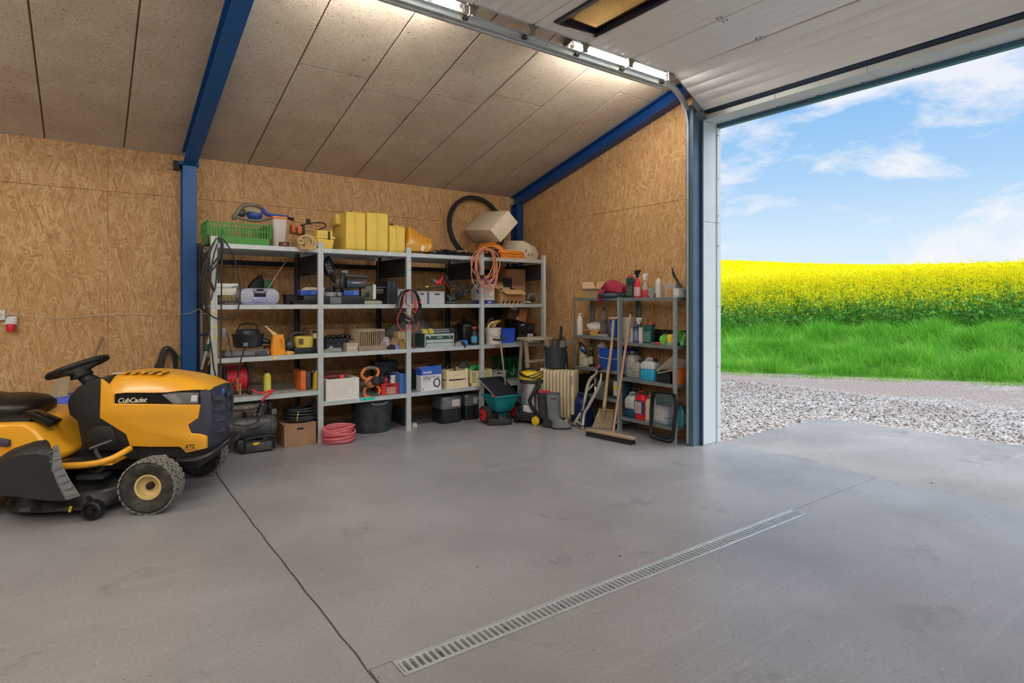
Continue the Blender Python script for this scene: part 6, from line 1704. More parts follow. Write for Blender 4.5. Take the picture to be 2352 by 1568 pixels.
crumple('clear_bag', 'clear crumpled plastic bag in front of the black crate', (X_at(766,5.92),5.92, Z3),0.095,0.035,0.04, mat((150,154,150),0.2,0,0.2,30,0.2,60, alpha=0.75), 'bag', 8)
x0, x1 = span(788,822,5.89,0.10)
t = carton('small_carton', 'small grey open carton before the wire basket', x0, x1,5.89,0.11, Z3,0.092, mat((168,158,144),0.7), open_top=True)
part(t, 'label', G().box((-0.04,-0.0556,0.025),(0.04,-0.0551,0.05)), print_m((196,190,170),(90,120,70),90))
part(t, 'brown_rag', G().ball((0.02,0,0.095),(0.04,0.03,0.02),12,6), mat((130,90,70),0.8))
# wire basket
x0, x1 = X_at(826,5.99), X_at(884,5.99); w = x1 - x0; h = zof(850,757, Y=5.99) - Z3
c = Vector(((x0 + x1) / 2,6.13, Z3))
t = thing('wire_basket', 'cream coated wire basket standing on the third shelf', 'basket', c)
WC = mat((214,200,170),0.5)
D = 0.28
for z in (0.012, h * 0.93, h):
 part(t, 'rim_wire', G().tube([(-w / 2,-D / 2, z),(w / 2,-D / 2, z),(w / 2, D / 2, z),(-w / 2, D / 2, z)], 0.0028,6, closed=True), WC)
for k in range(13):
 for yy in (-D / 2, D / 2):
  part(t, 'wire', G().cyl((-w / 2 + w * k / 12, yy, 0.005),(-w / 2 + w * k / 12, yy, h),0.002, n=5), WC)
for k in range(1,10):
 for xx in (-w / 2, w / 2):
  part(t, 'wire', G().cyl((xx, -D / 2 + D * k / 10,0.005),(xx, -D / 2 + D * k / 10, h),0.002, n=5), WC)
for k in range(1,12):
 part(t, 'wire', G().cyl((-w / 2 + w * k / 12,-D / 2,0.012),(-w / 2 + w * k / 12, D / 2,0.012),0.002, n=5), WC)
part(t, 'handle', G().tube([(-w / 2 - 0.02,-0.06, h),(-w / 2 - 0.02,-0.06, h + 0.045),(-w / 2 - 0.02,0.08, h + 0.045),(-w / 2 - 0.02,0.08, h)], 0.003,6), WC)
x0, x1 = X_at(823,5.92), X_at(884,5.92); single('wood_block', G().box((-(x1 - x0) / 2,-0.02,0),((x1 - x0) / 2,0.02,0.05)), mat((140,124,106),0.8,0,0.2,18), 'weathered grey wooden batten lying before the wire basket', 'batten', ((x0 + x1) / 2,5.92, Z3), bevel=0.003)
crumple('lilac_rag', 'crumpled pale lilac plastic bag right of the wire basket', (X_at(886,5.97),5.97, Z3),0.05,0.04,0.11, mat((170,150,170),0.45,0,0.2,20), 'bag', 9)
# work gloves and brushes
for k, (px, y, sx, sy, sz, colr, lab, rz) in enumerate(((897,5.94,0.05,0.045,0.045,(40,38,44), 'dark work glove right of the lilac bag', 0.4),(909,6.0,0.06,0.05,0.11,(150,128,90), 'khaki leather work glove propped on the third shelf', 0.2),(912,5.92,0.025,0.025,0.05,(110,130,176), 'small blue spool beside the work gloves', 0),(924,5.93,0.035,0.04,0.09,(150,120,50), 'mustard coloured work glove next to the third upright', -0.3))):
 crumple('work_glove' if k != 2 else 'spool', lab, (X_at(px, y), y, Z3), sx, sy, sz, mat(colr, 0.8,0,0.15,30), 'glove' if k != 2 else 'spool', 20 + k, rz, amp=0.25)
# --- bay 3
crumple('grey_tarp', 'grey plastic tarpaulin bundle at the back behind the jumper leads', (X_at(948,6.38),6.38, Z3),0.30,0.14,0.30, mat((124,124,120),0.3,0.1,0.2,6,0.2,14), 'tarpaulin', 14, amp=0.16)
x0, x1 = X_at(914,6.06), X_at(941,6.06); carton('plain_carton', 'plain beige carton behind the third upright', x0, x1,6.06,0.12, Z3, zof(930,761, Y=6.06) - Z3, CARDP)
# toolbox
x0, x1 = X_at(976,5.90), X_at(1043,5.90); w = x1 - x0; h = zof(1010,766, Y=5.9) - Z3; D = 0.24
t = thing('toolbox', 'silver and green metal toolbox with two drawers and chrome latches', 'toolbox', ((x0 + x1) / 2,5.90 + D / 2, Z3))
TB = mat((186,196,192),0.4,0.4,0.06); TG = mat((30,74,58),0.4)
part(t, 'body', G().box((-w / 2,-D / 2 + 0.004,0),(w / 2, D / 2, h)), mat((60,84,74),0.4,0.2),0.004,1)
for a, b in (((-w / 2,0.0),(w / 2,0.014)),((-w / 2, h - 0.014),(w / 2, h)),((-w / 2,0.014),(-w / 2 + 0.012, h - 0.014)),((w / 2 - 0.012,0.014),(w / 2, h - 0.014))):
 part(t, 'edge_trim', G().box((a[0], -D / 2, a[1]),(b[0], -D / 2 + 0.006, b[1])), TB, 0.002,1)
part(t, 'green_band', G().box((-w / 2 + 0.014,-D / 2 - 0.001, h * 0.62),(w / 2 - 0.014,-D / 2 + 0.004, h * 0.82)), TG)
part(t, 'lid_front', G().box((-w / 2 + 0.014,-D / 2 - 0.001, h * 0.84),(w / 2 - 0.014,-D / 2 + 0.004, h * 0.92)), TB)
for z0, z1 in ((0.07,0.30),(0.33,0.57)):
 dr_ = part(t, 'drawer', G().box((-w / 2 + 0.02,-D / 2 - 0.004, h * z0),(w / 2 - 0.02,-D / 2 + 0.004, h * z1)), TB, 0.003,1)
 part(dr_, 'pull', G().box((-w / 2 + 0.03,-D / 2 - 0.007, h * z1 - 0.008),(w / 2 - 0.03,-D / 2 - 0.004, h * z1 - 0.003)), CHROME)
for s in (-1,1):
 part(t, 'latch', G().box((s * w * 0.34 - 0.012,-D / 2 - 0.008, h * 0.66),(s * w * 0.34 + 0.012,-D / 2 - 0.001, h * 0.92)), CHROME, 0.003,2)
np_ = part(t, 'nameplate', G().box((-0.035,-D / 2 - 0.003, h * 0.68),(0.035,-D / 2 - 0.001, h * 0.76)), mat((206,200,200),0.4))
part(np_, 'print', G().box((-0.026,-D / 2 - 0.0036, h * 0.70),(0.026,-D / 2 - 0.003, h * 0.74)), print_m((206,200,200),(180,60,60),120,0.4))
ZTB = Z3 + h
for k, (a, b, y) in enumerate((((965,756),(1040,749),5.96),((968,762),(1042,756),5.92))):
 p, q_ = pp(*a, Y=y), pp(*b, Y=y); p.z = ZTB + 0.018 + 0.022 * (1 - k); q_.z = p.z + 0.004
 t = thing('bar_clamp', ('yellow and steel bar clamp lying at the back on the toolbox', 'yellow and steel bar clamp lying at the front on the toolbox')[k], 'clamp', (p + q_) / 2)
 wpart(t, 'bar', G().beam(p, q_, 0.010,0.018), STEEL)
 for f in (0.12,0.30):
  m_ = p.lerp(q_, f); wpart(t, 'grip', G().box(m_ - Vector((0.028,0.012,0.016)), m_ + Vector((0.028,0.012,0.016))), mat((206,190,60),0.45), bevel=0.005)
 m_ = p.lerp(q_, 0.92); wpart(t, 'jaw', G().box(m_ - Vector((0.02,0.014,0.017)), m_ + Vector((0.02,0.014,0.017))), BLACK, bevel=0.004)
crumple('black_hose', 'coil of black rubber hose behind the toolbox', (X_at(1046,6.25),6.25, Z3),0.08,0.08,0.22, RUBBER, 'hose', 31, amp=0.12)
# canisters right of the toolbox
x0, x1 = X_at(1066,6.05), X_at(1092,6.05)
jerrycan('black_canister', 'tall black plastic canister right of the toolbox', ((x0 + x1) / 2,6.15, Z3), x1 - x0 + 0.02,0.20, zof(1080,732, Y=6.05) - Z3, mat((22,24,28),0.45), capx=0.25)
bottle('additive_bottle', 'dark bottle with red cap and blue label before the black canister', (X_at(1089,5.94),5.94, Z3),0.038, zof(1085,751, Y=5.94) - Z3, mat((34,38,44),0.3), mat((206,60,60),0.4), neck=0.62, label_m=mat((70,150,176),0.4), shoulder=0.58)
bottle('small_bottle', 'small black bottle with white cap left of the fourth upright', (X_at(1101,6.03),6.03, Z3),0.03, zof(1100,748, Y=6.03) - Z3, BLACK, PAPER)
single('blue_pouch', G().rslab((-0.05,-0.035),(0.05,0.035),0,0.06,0.015), mat((44,110,190),0.5), 'small blue pouch behind the grey sanding block', 'pouch', (X_at(1066,5.96),5.98, Z3))
t = thing('sander', 'small grey hand sander at the shelf edge right of the toolbox', 'sander', (X_at(1053,5.91),5.915, Z3))
part(t, 'body', G().prism([(-0.055,0.0),(0.03,0.0),(0.045,0.05),(0.0,0.055),(-0.055,0.02)], 1,-0.03,0.03), mat((150,146,138),0.5),0.006,2)
part(t, 'strap', G().tube([(0.02,-0.035,0.05),(0.05,-0.045,0.03),(0.06,-0.05,-0.02)], 0.012,8,4), BLACK)
crumple('dark_bag', 'dark translucent bag behind the black canister', (X_at(1058,6.38),6.40, Z3),0.09,0.08,0.16, mat((40,44,46),0.3), 'bag', 36)
# --- bay 4
x0 = X_at(1134,6.0)
bucket('white_bucket', 'white plastic bucket full of odds and ends on the third shelf', (x0,6.02, Z3),0.105,0.088, zof(1134,755, Y=5.93) - Z3, mat((216,208,196),0.5), hang=1.02)
for k, (dx, dz, c_) in enumerate(((-0.05,0.02,(200,186,150)),(0.02,0.03,(196,170,60)),(0.07,0.03,(206,176,130)),(-0.02,0.06,(120,84,60)))):
 g = G(); a = Vector((x0 + dx, 6.0 + 0.02 * k, Z3 + 0.225 + dz)); g.tube([a - Vector((0.04,0,0.055)), a, a + Vector((0.05,0,0.02))], 0.014,8,4)
 wsingle('timber_offcut', g, mat(c_, 0.7),('pale offcut sticking out of the white bucket on the left', 'yellow handle lying in the white bucket', 'light wooden brush handle sticking out of the white bucket on the right', 'dark wooden offcut lying on top of the white bucket')[k], 'handle', a)
x0, x1 = X_at(1157,5.97), X_at(1186,5.97); w = x1 - x0
tote('blue_bin', 'bright blue plastic bin next to the white bucket', ((x0 + x1) / 2 - 0.01,6.08, Z3), w + 0.02,0.2, zof(1170,754, Y=5.97) - Z3, mat((36,76,190),0.4), g_=0.012, slot=False)
t = thing('car_seat_shell', 'black moulded plastic seat shell hanging high behind the white bucket', 'seat', (X_at(1135,6.35),6.38, Z3))
g = G(); rr = []
for px, y1_, y2_ in ((1098,712,716),(1115,708,742),(1135,706,740),(1150,708,728),(1154,716,720)):
 a, b = pp(px, y1_, Y=6.3), pp(px, y2_, Y=6.3); rr.append([a, a + Vector((0,0.18,0.01)), b + Vector((0,0.18,0)), b + Vector((0,-0.03,0))])
g.loft(rr); wpart(t, 'shell', g, mat((22,24,28),0.3), bevel=0.01, seg=2, angle=60)
g = G(); a = Vector((X_at(1135,6.4),6.42, Z3)); g.box(a - Vector((0.06,0.05,0)), a + Vector((0.06,0.05,0.21))); wpart(t, 'stand', g, BLACK, bevel=0.01)
# batteries / chargers and the tipped carton above them
x0, x1 = X_at(1192,6.2), X_at(1226,6.2)
t = thing('charger_stack', 'stack of black chargers and radios at the right end of the third shelf', 'charger', ((x0 + x1) / 2,6.30, Z3)); w = x1 - x0 + 0.05
part(t, 'lower_unit', G().box((-w / 2,-0.12,0.0),(w / 2,0.12,0.10)), BLACK, 0.005,1)
part(t, 'upper_unit', G().box((-w / 2 + 0.01,-0.11,0.102),(w / 2 - 0.03,0.12,0.225)), mat((34,36,42),0.4),0.005,1)
part(t, 'screen', G().box((0.02,-0.116,0.14),(0.09,-0.112,0.20)), mat((80,86,100),0.25))
fp = part(t, 'white_panel', G().box((0.0,-0.126,0.02),(0.09,-0.121,0.09)), mat((206,200,186),0.5))
for k in range(3):
 part(fp, 'knob', G().cyl((0.02 + 0.024 * k, -0.126,0.045 + 0.015 * (k % 2)),(0.02 + 0.024 * k, -0.132,0.045 + 0.015 * (k % 2)),0.008, n=8), BLACK)
part(t, 'label_strip', G().box((-0.10,-0.115,0.20),(-0.04,-0.111,0.215)), PAPER)
x0 = X_at(1190,6.15)
zc_ = Z3 + 0.235
t = thing('tipped_carton', 'brown carton with an orange printed side tipped on top of the chargers', 'box', (x0,6.30, zc_), rot=(0, math.radians(11),0))
part(t, 'body', G().box((-0.17,-0.14,0.035),(0.12,0.14,0.20)), mat((96,66,54),0.8),0.003,1)
part(t, 'printed_side', G().box((0.0,-0.1415,0.036),(0.12,-0.1395,0.199)), print_m((200,140,76),(120,80,44),50))
part(t, 'shipping_label', G().box((-0.14,-0.1415,0.155),(-0.04,-0.1395,0.199)), print_m((190,184,190),(80,80,90),60))
part(t, 'small_label', G().box((-0.03,-0.1415,0.045),(0.0,-0.1395,0.08)), print_m((220,220,214),(40,40,40),90))
# ================================================================== bottom shelf and the floor under it
# --- bay 1: hose reel, spray can, cases
zb = Z4[0]
x0, x1 = X_at(517,5.93), X_at(578,5.93); w = x1 - x0; h = zof(550,835, Y=5.93) - zb
c = Vector(((x0 + x1) / 2,6.08, zb))
t = thing('hose_reel', 'red air hose wound on a black metal reel frame on the bottom shelf', 'reel', c)
RH = mat((190,36,48),0.4,0,0.1,20)
FM = mat((34,30,34),0.5,0.2)
for s in (-1,1):
 P = [(s * w / 2,-0.13,0.005),(s * w / 2,-0.13, h * 0.95),(s * w / 2,0.13, h * 0.95),(s * w / 2,0.13,0.005)]
 part(t, 'side_frame', G().tube(P, 0.009,8, closed=True), FM)
 part(t, 'flange', G().lathe([(0.03,-0.004),(0.125,-0.004),(0.125,0.004),(0.03,0.004)], 24, M=Matrix.Translation((s * w * 0.42,0, h * 0.5)) @ Matrix.Rotation(PI / 2,4, 'Y')), FM)
for z in (0.05, h * 0.86):
 part(t, 'cross_bar', G().cyl((-w / 2,-0.13, z),(w / 2,-0.13, z),0.007, n=8), FM)
P = []
for k in range(14 * 18 + 1):
 a = 2 * PI * k / 18; P.append((-w * 0.38 + w * 0.76 * k / (14 * 18),0.108 * math.cos(a), h * 0.5 + 0.118 * math.sin(a)))
part(t, 'hose', G().tube(P, 0.011,7), RH)
part(t, 'coupling', G().tube([(w * 0.08,-0.13,0.12),(w * 0.07,-0.135,0.06),(w * 0.06,-0.14,0.015)], 0.010,8,4), mat((190,150,90),0.3,0.7))
part(t, 'crank', G().cyl((w / 2,-0.02,0.09),(w / 2 + 0.12,-0.03,0.09),0.010, n=8), BLACK)
bottle('spray_can', 'yellow aerosol can with a black cap on the bottom shelf', (X_at(614,6.0),6.0, zb),0.034, zof(614,851, Y=6.0) - zb, mat((206,196,64),0.35), BLACK, neck=0.55, shoulder=0.74, label_m=mat((210,204,90),0.35), cat='spray can')
x0, x1 = X_at(691,5.96), X_at(715,5.96)
t = thing('tool_case', 'orange and dark grey moulded tool case standing on the bottom shelf', 'case', ((x0 + x1) / 2,6.10, zb)); w = x1 - x0; hh = zof(700,851, Y=5.96) - zb
part(t, 'orange_shell', G().box((-w / 2,-0.14,0),(0.005,0.14, hh)), mat((214,104,42),0.45, dust=0.2),0.012,3)
part(t, 'grey_shell', G().box((0.007,-0.138,0.004),(w / 2,0.138, hh - 0.012)), mat((62,66,76),0.5),0.012,3)
part(t, 'handle', G().tube([(0.005,-0.05, hh - 0.004),(0.005,-0.04, hh + 0.016),(0.005,0.05, hh + 0.016),(0.005,0.06, hh - 0.004)], 0.008,8,3), BLACK)
x0, x1 = X_at(722,5.94), X_at(733,5.94)
t = thing('glue_bottle', 'flat yellow bottle with a black nozzle beside the second upright', 'bottle', (X_at(728,5.95),5.96, zb))
part(t, 'body', G().taper((-0.03,-0.022),(0.03,0.022),0.0,0.14,-0.006).taper((-0.012,-0.012),(0.012,0.012),0.14,0.19,-0.018,-0.010), mat((220,180,40),0.4),0.006,2)
part(t, 'nozzle', G().cyl((0,0,0.185),(0,0,0.222),0.012,0.006,10), BLACK)
bottle('dark_bottle', 'dark bottle between the orange case and the yellow glue bottle', (X_at(718,6.06),6.06, zb),0.03,0.18, mat((50,56,64),0.4), mat((140,150,156),0.4))
# --- bay 2
zb = Z4[1]
x0, x1 = X_at(749,5.885), X_at(825,5.885); w = x1 - x0; h = zof(790,869, Y=5.885) - zb
t = thing('foam_crate', 'open white foam box with a red belt inside on the bottom shelf', 'box', ((x0 + x1) / 2,5.885 + 0.16, zb))
g = G(); D = 0.32; th = 0.03
g.box((-w / 2,-D / 2,0),(w / 2, D / 2,0.03)); g.box((-w / 2,-D / 2,0.03),(w / 2,-D / 2 + th, h)); g.box((-w / 2, D / 2 - th, 0.03),(w / 2, D / 2, h)); g.box((-w / 2,-D / 2 + th, 0.03),(-w / 2 + th, D / 2 - th, h)); g.box((w / 2 - th, -D / 2 + th, 0.03),(w / 2, D / 2 - th, h)); part(t, 'body', g, mat((214,212,206),0.85,0,0.05,6,0.1,200, dust=0.15))
g = G(); g.tube([(-0.15,0.02, h + 0.005),(-0.06,0.06, h + 0.015),(0.04,0.04, h + 0.01),(0.06,-0.04, h + 0.012),(-0.04,-0.07, h + 0.012),(-0.14,-0.05, h + 0.01)], 0.022,8,5, closed=True)
wsingle('red_belt', g, mat((112,44,44),0.6), 'dark red webbing belt coiled on the open foam box', 'belt', Vector((0,0,0)) ).location = t.location
o = single('red_block', G().box((-0.02,-0.125, h - 0.01),(0.03,-0.10, h + 0.035)), mat((206,52,46),0.4), 'small red plastic block sticking out of the foam box', 'block', t.location, bevel=0.004)
# orange mixer
c = Vector((X_at(853,5.94),5.96, zb))
t = thing('mixing_drill', 'orange two-handled mixing drill standing on the bottom shelf', 'power tool', c)
OM = mat((214,118,66),0.45,0,0.08, dust=0.1)
def L_(px, py, Y=5.93): return pp(px, py, Y=Y) - c
part(t, 'upper_handle', G().tube([L_(842,872), L_(833,866), L_(831,858), L_(838,848), L_(852,845), L_(866,847), L_(869,856), L_(864,866)], 0.016,10,5), OM)
part(t, 'lower_handle', G().tube([L_(844,887), L_(838,893), L_(837,905), L_(844,911), L_(858,909), L_(870,903), L_(871,893), L_(866,886)], 0.015,10,5), OM)
part(t, 'grip_sleeve', G().tube([L_(842,846,5.925), L_(852,844,5.922), L_(862,846,5.925)], 0.019,10,4), mat((110,104,98),0.6))
part(t, 'grip_sleeve', G().tube([L_(850,911,5.925), L_(860,908,5.922), L_(868,904,5.925)], 0.018,10,4), mat((66,68,72),0.6))
part(t, 'gearbox', G().ball(L_(852,877),(0.068,0.055,0.062),18,12), OM)
part(t, 'motor_cap', G().cyl(L_(858,876,5.90), L_(868,873,5.85),0.046,0.043,20), mat((48,52,54),0.4),0.006,2)
part(t, 'spindle', G().cyl(L_(840,878,5.95), L_(828,880,5.99),0.030,0.02,14), STEEL)
part(t, 'power_cord', G().tube([L_(846,884,5.88), L_(838,890,5.875), L_(846,876,5.875), L_(858,868,5.875)], 0.005,6,5), BLACK)
# black case behind, red crate, binders
x0, x1 = X_at(870,6.28), X_at(912,6.28)
case('tool_case', 'black tool case at the back above the red crate', ((x0 + x1) / 2 - 0.03,6.33, zb), x1 - x0 + 0.06,0.12, zof(890,828, Y=6.28) - zb, mat((26,32,38),0.45))
x0, x1 = X_at(875,5.92), X_at(920,5.92); w = x1 - x0; h = zof(900,880, Y=5.92) - zb
t = tote('red_crate', 'small red plastic crate holding cans and a clock on the bottom shelf', ((x0 + x1) / 2,6.01, zb), w, 0.18, h, mat((196,40,48),0.4), g_=0.008, slot=False)
part(t, 'hand_hole', G().box((-0.045,-0.091, h * 0.74),(0.045,-0.083, h * 0.9)), mat((110,24,28),0.7),0.003,1)
part(t, 'worn_label', G().box((-0.05,-0.0905,0.005),(0.055,-0.084, h * 0.66)), mat((176,130,120),0.7,0,0.3,40))
bx, by = t.location.x, t.location.y
for k, (dx, dy, r, hh, col_, lab) in enumerate(((-0.065,0.0,0.026,0.215,(40,40,44), 'tall black bottle standing in the red crate'),(-0.02,0.005,0.03,0.19,(150,44,60), 'dark red can standing in the red crate'),(0.065,0.0,0.034,0.185,(222,220,214), 'white can standing in the red crate'))):
 bottle('can', lab, (bx + dx, by + dy, zb + 0.0055), r, hh, mat(col_, 0.35), BLACK if k < 2 else WHITE, neck=0.8, shoulder=0.75, cat='can')
g = G(); a = Vector((bx + 0.035, by - 0.058, zb + h + 0.018)); g.cyl(a, a + Vector((0,0.012,0)),0.024, n=20)
t = thing('small_clock', 'small round white alarm clock at the front of the red crate', 'clock', a); wpart(t, 'face', g, WHITE)
part(t, 'rim', G().tube([Vector((0.024 * math.cos(q_),-0.001,0.024 * math.sin(q_))) for q_ in [2 * PI * k / 18 for k in range(18)]], 0.003,6, closed=True), STEEL)
part(t, 'hand', G().beam((0,-0.002,0),(0.010,-0.002,0.012),0.002,0.002), BLACK)
for k, (pa, pb_, y0, top) in enumerate(((918,928,5.90,858),(929,935,5.885,860))):
 x0, x1 = X_at(pa, y0), X_at(pb_, y0); w = max(x1 - x0,0.035); h = zof(pa, top, Y=y0) - zb
 t = thing('ring_binder', ('wider blue ring binder standing against the red crate', 'narrow blue ring binder next to the third upright')[k], 'binder', (x0 + w / 2, y0 + 0.14, zb))
 part(t, 'cover', G().box((-w / 2,-0.14,0),(-w / 2 + 0.003,0.14, h)).box((w / 2 - 0.003,-0.14,0),(w / 2,0.14, h)).box((-w / 2 + 0.003,-0.14,0),(w / 2 - 0.003,-0.137, h)), mat((56,104,168),0.5),0.001,1)
 part(t, 'pages', G().box((-w / 2 + 0.004,-0.13,0.004),(w / 2 - 0.004,0.13, h - 0.008)), PAPER)
# --- bay 3
zb = Z4[2]
x0, x1 = X_at(940,6.15), X_at(955,6.15)
carton('green_case', 'dark green box half hidden behind the third upright', x0 - 0.05, x1 + 0.02,6.1,0.25, zb, zof(945,850, Y=6.15) - zb, mat((30,52,46),0.5), tape=False)
x0, x1 = X_at(966,5.885), X_at(1014,5.885); w = x1 - x0; h = zof(990,840, Y=5.885) - zb; D = 0.11
t = thing('cleaner_carton', 'white and blue drain and tube cleaner retail box on the bottom shelf', 'box', ((x0 + x1) / 2,5.885 + D / 2, zb), math.radians(3))
part(t, 'body', G().box((-w / 2,-D / 2,0),(w / 2, D / 2, h * 0.92)), mat((222,224,228),0.5,0,0.03),0.002,1)
NB = mat((52,92,190),0.45)
part(t, 'blue_front', G().box((-w / 2 - 0.0008,-D / 2 - 0.0012, h * 0.64),(w / 2 + 0.0008,-D / 2 + 0.001, h)), NB)
part(t, 'blue_side', G().box((-w / 2 - 0.0012,-D / 2 + 0.001, h * 0.64),(-w / 2 + 0.001, D / 2, h * 0.93)), NB)
part(t, 'hang_hole', G().box((-0.02,-D / 2 - 0.0016, h * 0.955),(0.02,-D / 2 - 0.0011, h * 0.975)), BLACK)
letter(t, 'NILFISK', 0.034, WHITE, (-w / 2 + 0.022,-D / 2 - 0.0018, h * 0.70),(1,0,0),(0,0,1), bold=0.001)
GT = mat((70,74,84),0.5)
letter(t, 'DRAIN & TUBE', 0.027, GT, (-w / 2 + 0.018,-D / 2 - 0.0008, h * 0.525),(1,0,0),(0,0,1), bold=0.0004, spacing=0.9)
letter(t, 'CLEANER', 0.027, GT, (-w / 2 + 0.018,-D / 2 - 0.0008, h * 0.445),(1,0,0),(0,0,1), bold=0.0004, spacing=0.9)
for k in range(3):
 part(t, 'print_line', G().box((-w / 2 + 0.018,-D / 2 - 0.0006, h * (0.40 - 0.03 * k)),(-w / 2 + 0.13 - 0.02 * (k == 2),-D / 2, h * (0.408 - 0.03 * k))), mat((150,154,162),0.5))
for k in range(3):
 g = G(); R_ = 0.034 + 0.005 * k
 g.tube([(w * 0.27 + R_ * math.cos(a),-D / 2 - 0.0005, h * 0.30 + R_ * 1.12 * math.sin(a)) for a in [2 * PI * j / 22 for j in range(22)]], 0.0026,5, closed=True); part(t, 'printed_hose', g, mat((58,60,66),0.5))
part(t, 'printed_hose', G().tube([(w * 0.27 - 0.02,-D / 2 - 0.0005, h * 0.20),(w * 0.27,-D / 2 - 0.0005, h * 0.14),(w * 0.27 + 0.03,-D / 2 - 0.0005, h * 0.10)], 0.0026,5,3), mat((58,60,66),0.5))
part(t, 'printed_disc', G().cyl((w * 0.34,-D / 2 + 0.0005, h * 0.50),(w * 0.34,-D / 2 - 0.0006, h * 0.50),0.022, n=18), mat((168,176,178),0.5))
part(t, 'printed_mark', G().box((-w / 2 + 0.018,-D / 2 - 0.0006, h * 0.05),(-w / 2 + 0.032,-D / 2, h * 0.11)), mat((150,90,90),0.5))
t = thing('peaked_cap', 'black cap lying behind the drain cleaner box', 'cap', (X_at(993,6.2),6.2, zb))
part(t, 'crown', G().cyl((0,0,0),(0,0,0.18),0.08, n=20).lathe([(0.085,0.18),(0.08,0.22),(0.05,0.25),(0.01,0.258)], 20), BLACK)
part(t, 'strap', G().tube([(0.08,-0.02,0.20),(0.13,-0.03,0.235),(0.15,-0.02,0.26)], 0.008,6,4), BLACK)
# wooden crate
x0, x1 = X_at(1026,5.885), X_at(1075,5.885); w = x1 - x0; h = zof(1050,850, Y=5.885) - zb; D = 0.24
t = thing('wooden_crate', 'pale plywood fruit crate with two slats on the bottom shelf', 'crate', ((x0 + x1) / 2,5.885 + D / 2, zb))
PW = mat((222,206,172),0.7,0,0.06,9)
for s in (-1,1):
 for z0, z1 in ((0.0,0.43),(0.50,0.97)):
  part(t, 'slat', G().box((-w / 2, s * D / 2 - 0.003, h * z0),(w / 2, s * D / 2 + 0.003, h * z1)), PW, 0.001,1)
  part(t, 'slat', G().box((s * w / 2 - 0.003,-D / 2 + 0.003, h * z0),(s * w / 2 + 0.003, D / 2 - 0.003, h * z1)), PW, 0.001,1)
 for s2 in (-1,1):
  g = G(); a = (s * (w / 2 - 0.018), s2 * (D / 2 - 0.015)); g.prism([(a[0] - 0.014, a[1] - 0.012),(a[0] + 0.014, a[1] - 0.012),(a[0] + 0.014, a[1] + 0.012),(a[0] - 0.014, a[1] + 0.012)], 2,0, h * 1.06); part(t, 'corner_post', g, PW)
part(t, 'base', G().box((-w / 2,-D / 2,0.0),(w / 2, D / 2,0.004)), PW)
wsingle('black_strap', G().tube([(-0.08,-0.02, h + 0.03),(-0.02,0.0, h + 0.05),(0.02,-0.04, h * 0.9),(-0.06,-0.05, h * 0.85)], 0.010,8,5, closed=True), BLACK, 'black strap looped over the rim of the wooden crate', 'strap', Vector((0,0,0))).location = t.location
o = single('dark_parts_box', G().box((-0.09,-0.08,0.02),(0.09,0.08, h * 0.5)), mat((70,60,52),0.7,0,0.3,40), 'dark box of parts lying inside the wooden crate', 'box', t.location, bevel=0.006)
# cream slotted basket with green gloves
x0, x1 = X_at(1084,5.90), X_at(1128,5.90); w = x1 - x0; h = zof(1100,851, Y=5.90) - zb
crate('cream_basket', 'cream slotted plastic crate behind the fourth upright on the bottom shelf', ((x0 + x1) / 2,6.05, zb + 0.0), w + 0.02,0.28, h, mat((216,204,160),0.5), rows=1, cols=15, low=0.2, th=0.007)
for k, (px, lab) in enumerate(((1084, 'left of the two green rubber gloves in the cream crate'),(1097, 'right of the two green rubber gloves in the cream crate'))):
 g = G(); a = Vector((X_at(px, 6.0),6.0 + 0.03 * k, zb + h * 0.86)); g.tube([a + Vector((-0.05,0,-0.05)), a + Vector((-0.02,-0.01,0.03)), a + Vector((0.03,0,0.05)), a + Vector((0.075,0.01,0.045))], [0.03,0.034,0.034,0.028], 10,5)
 wsingle('rubber_glove', g, mat((28,150,72),0.45), lab, 'glove', a)
crumple('grey_pouch', 'grey crumpled bag at the back of the cream crate', (X_at(1066,6.3),6.32, zb),0.10,0.09,0.24, mat((120,116,108),0.7), 'bag', 44, amp=0.15)
# --- bay 4
zb = Z4[3]
x0, x1 = X_at(1130,6.0), X_at(1165,6.0)
tote('grey_bin', 'light grey plastic bin at the left of the last bottom shelf', ((x0 + x1) / 2,6.10, zb), x1 - x0 - 0.01,0.2, zof(1150,852, Y=6.0) - zb, mat((164,166,168),0.5), g_=0.012)
x0, x1 = X_at(1160,6.22), X_at(1200,6.22)
t = crate('green_crate', 'dark green plastic bottle crate at the back of the last bottom shelf', ((x0 + x1) / 2,6.36, zb), x1 - x0,0.26, zof(1180,822, Y=6.22) - zb, mat((20,104,62),0.45), rows=2, cols=8, low=0.45)
part(t, 'printed_letter', G().tube([(0.0,-0.136,0.16),(0.0,-0.136,0.06),(-0.03,-0.136,0.04),(-0.045,-0.136,0.07)], 0.006,6,4), mat((206,214,206),0.5))
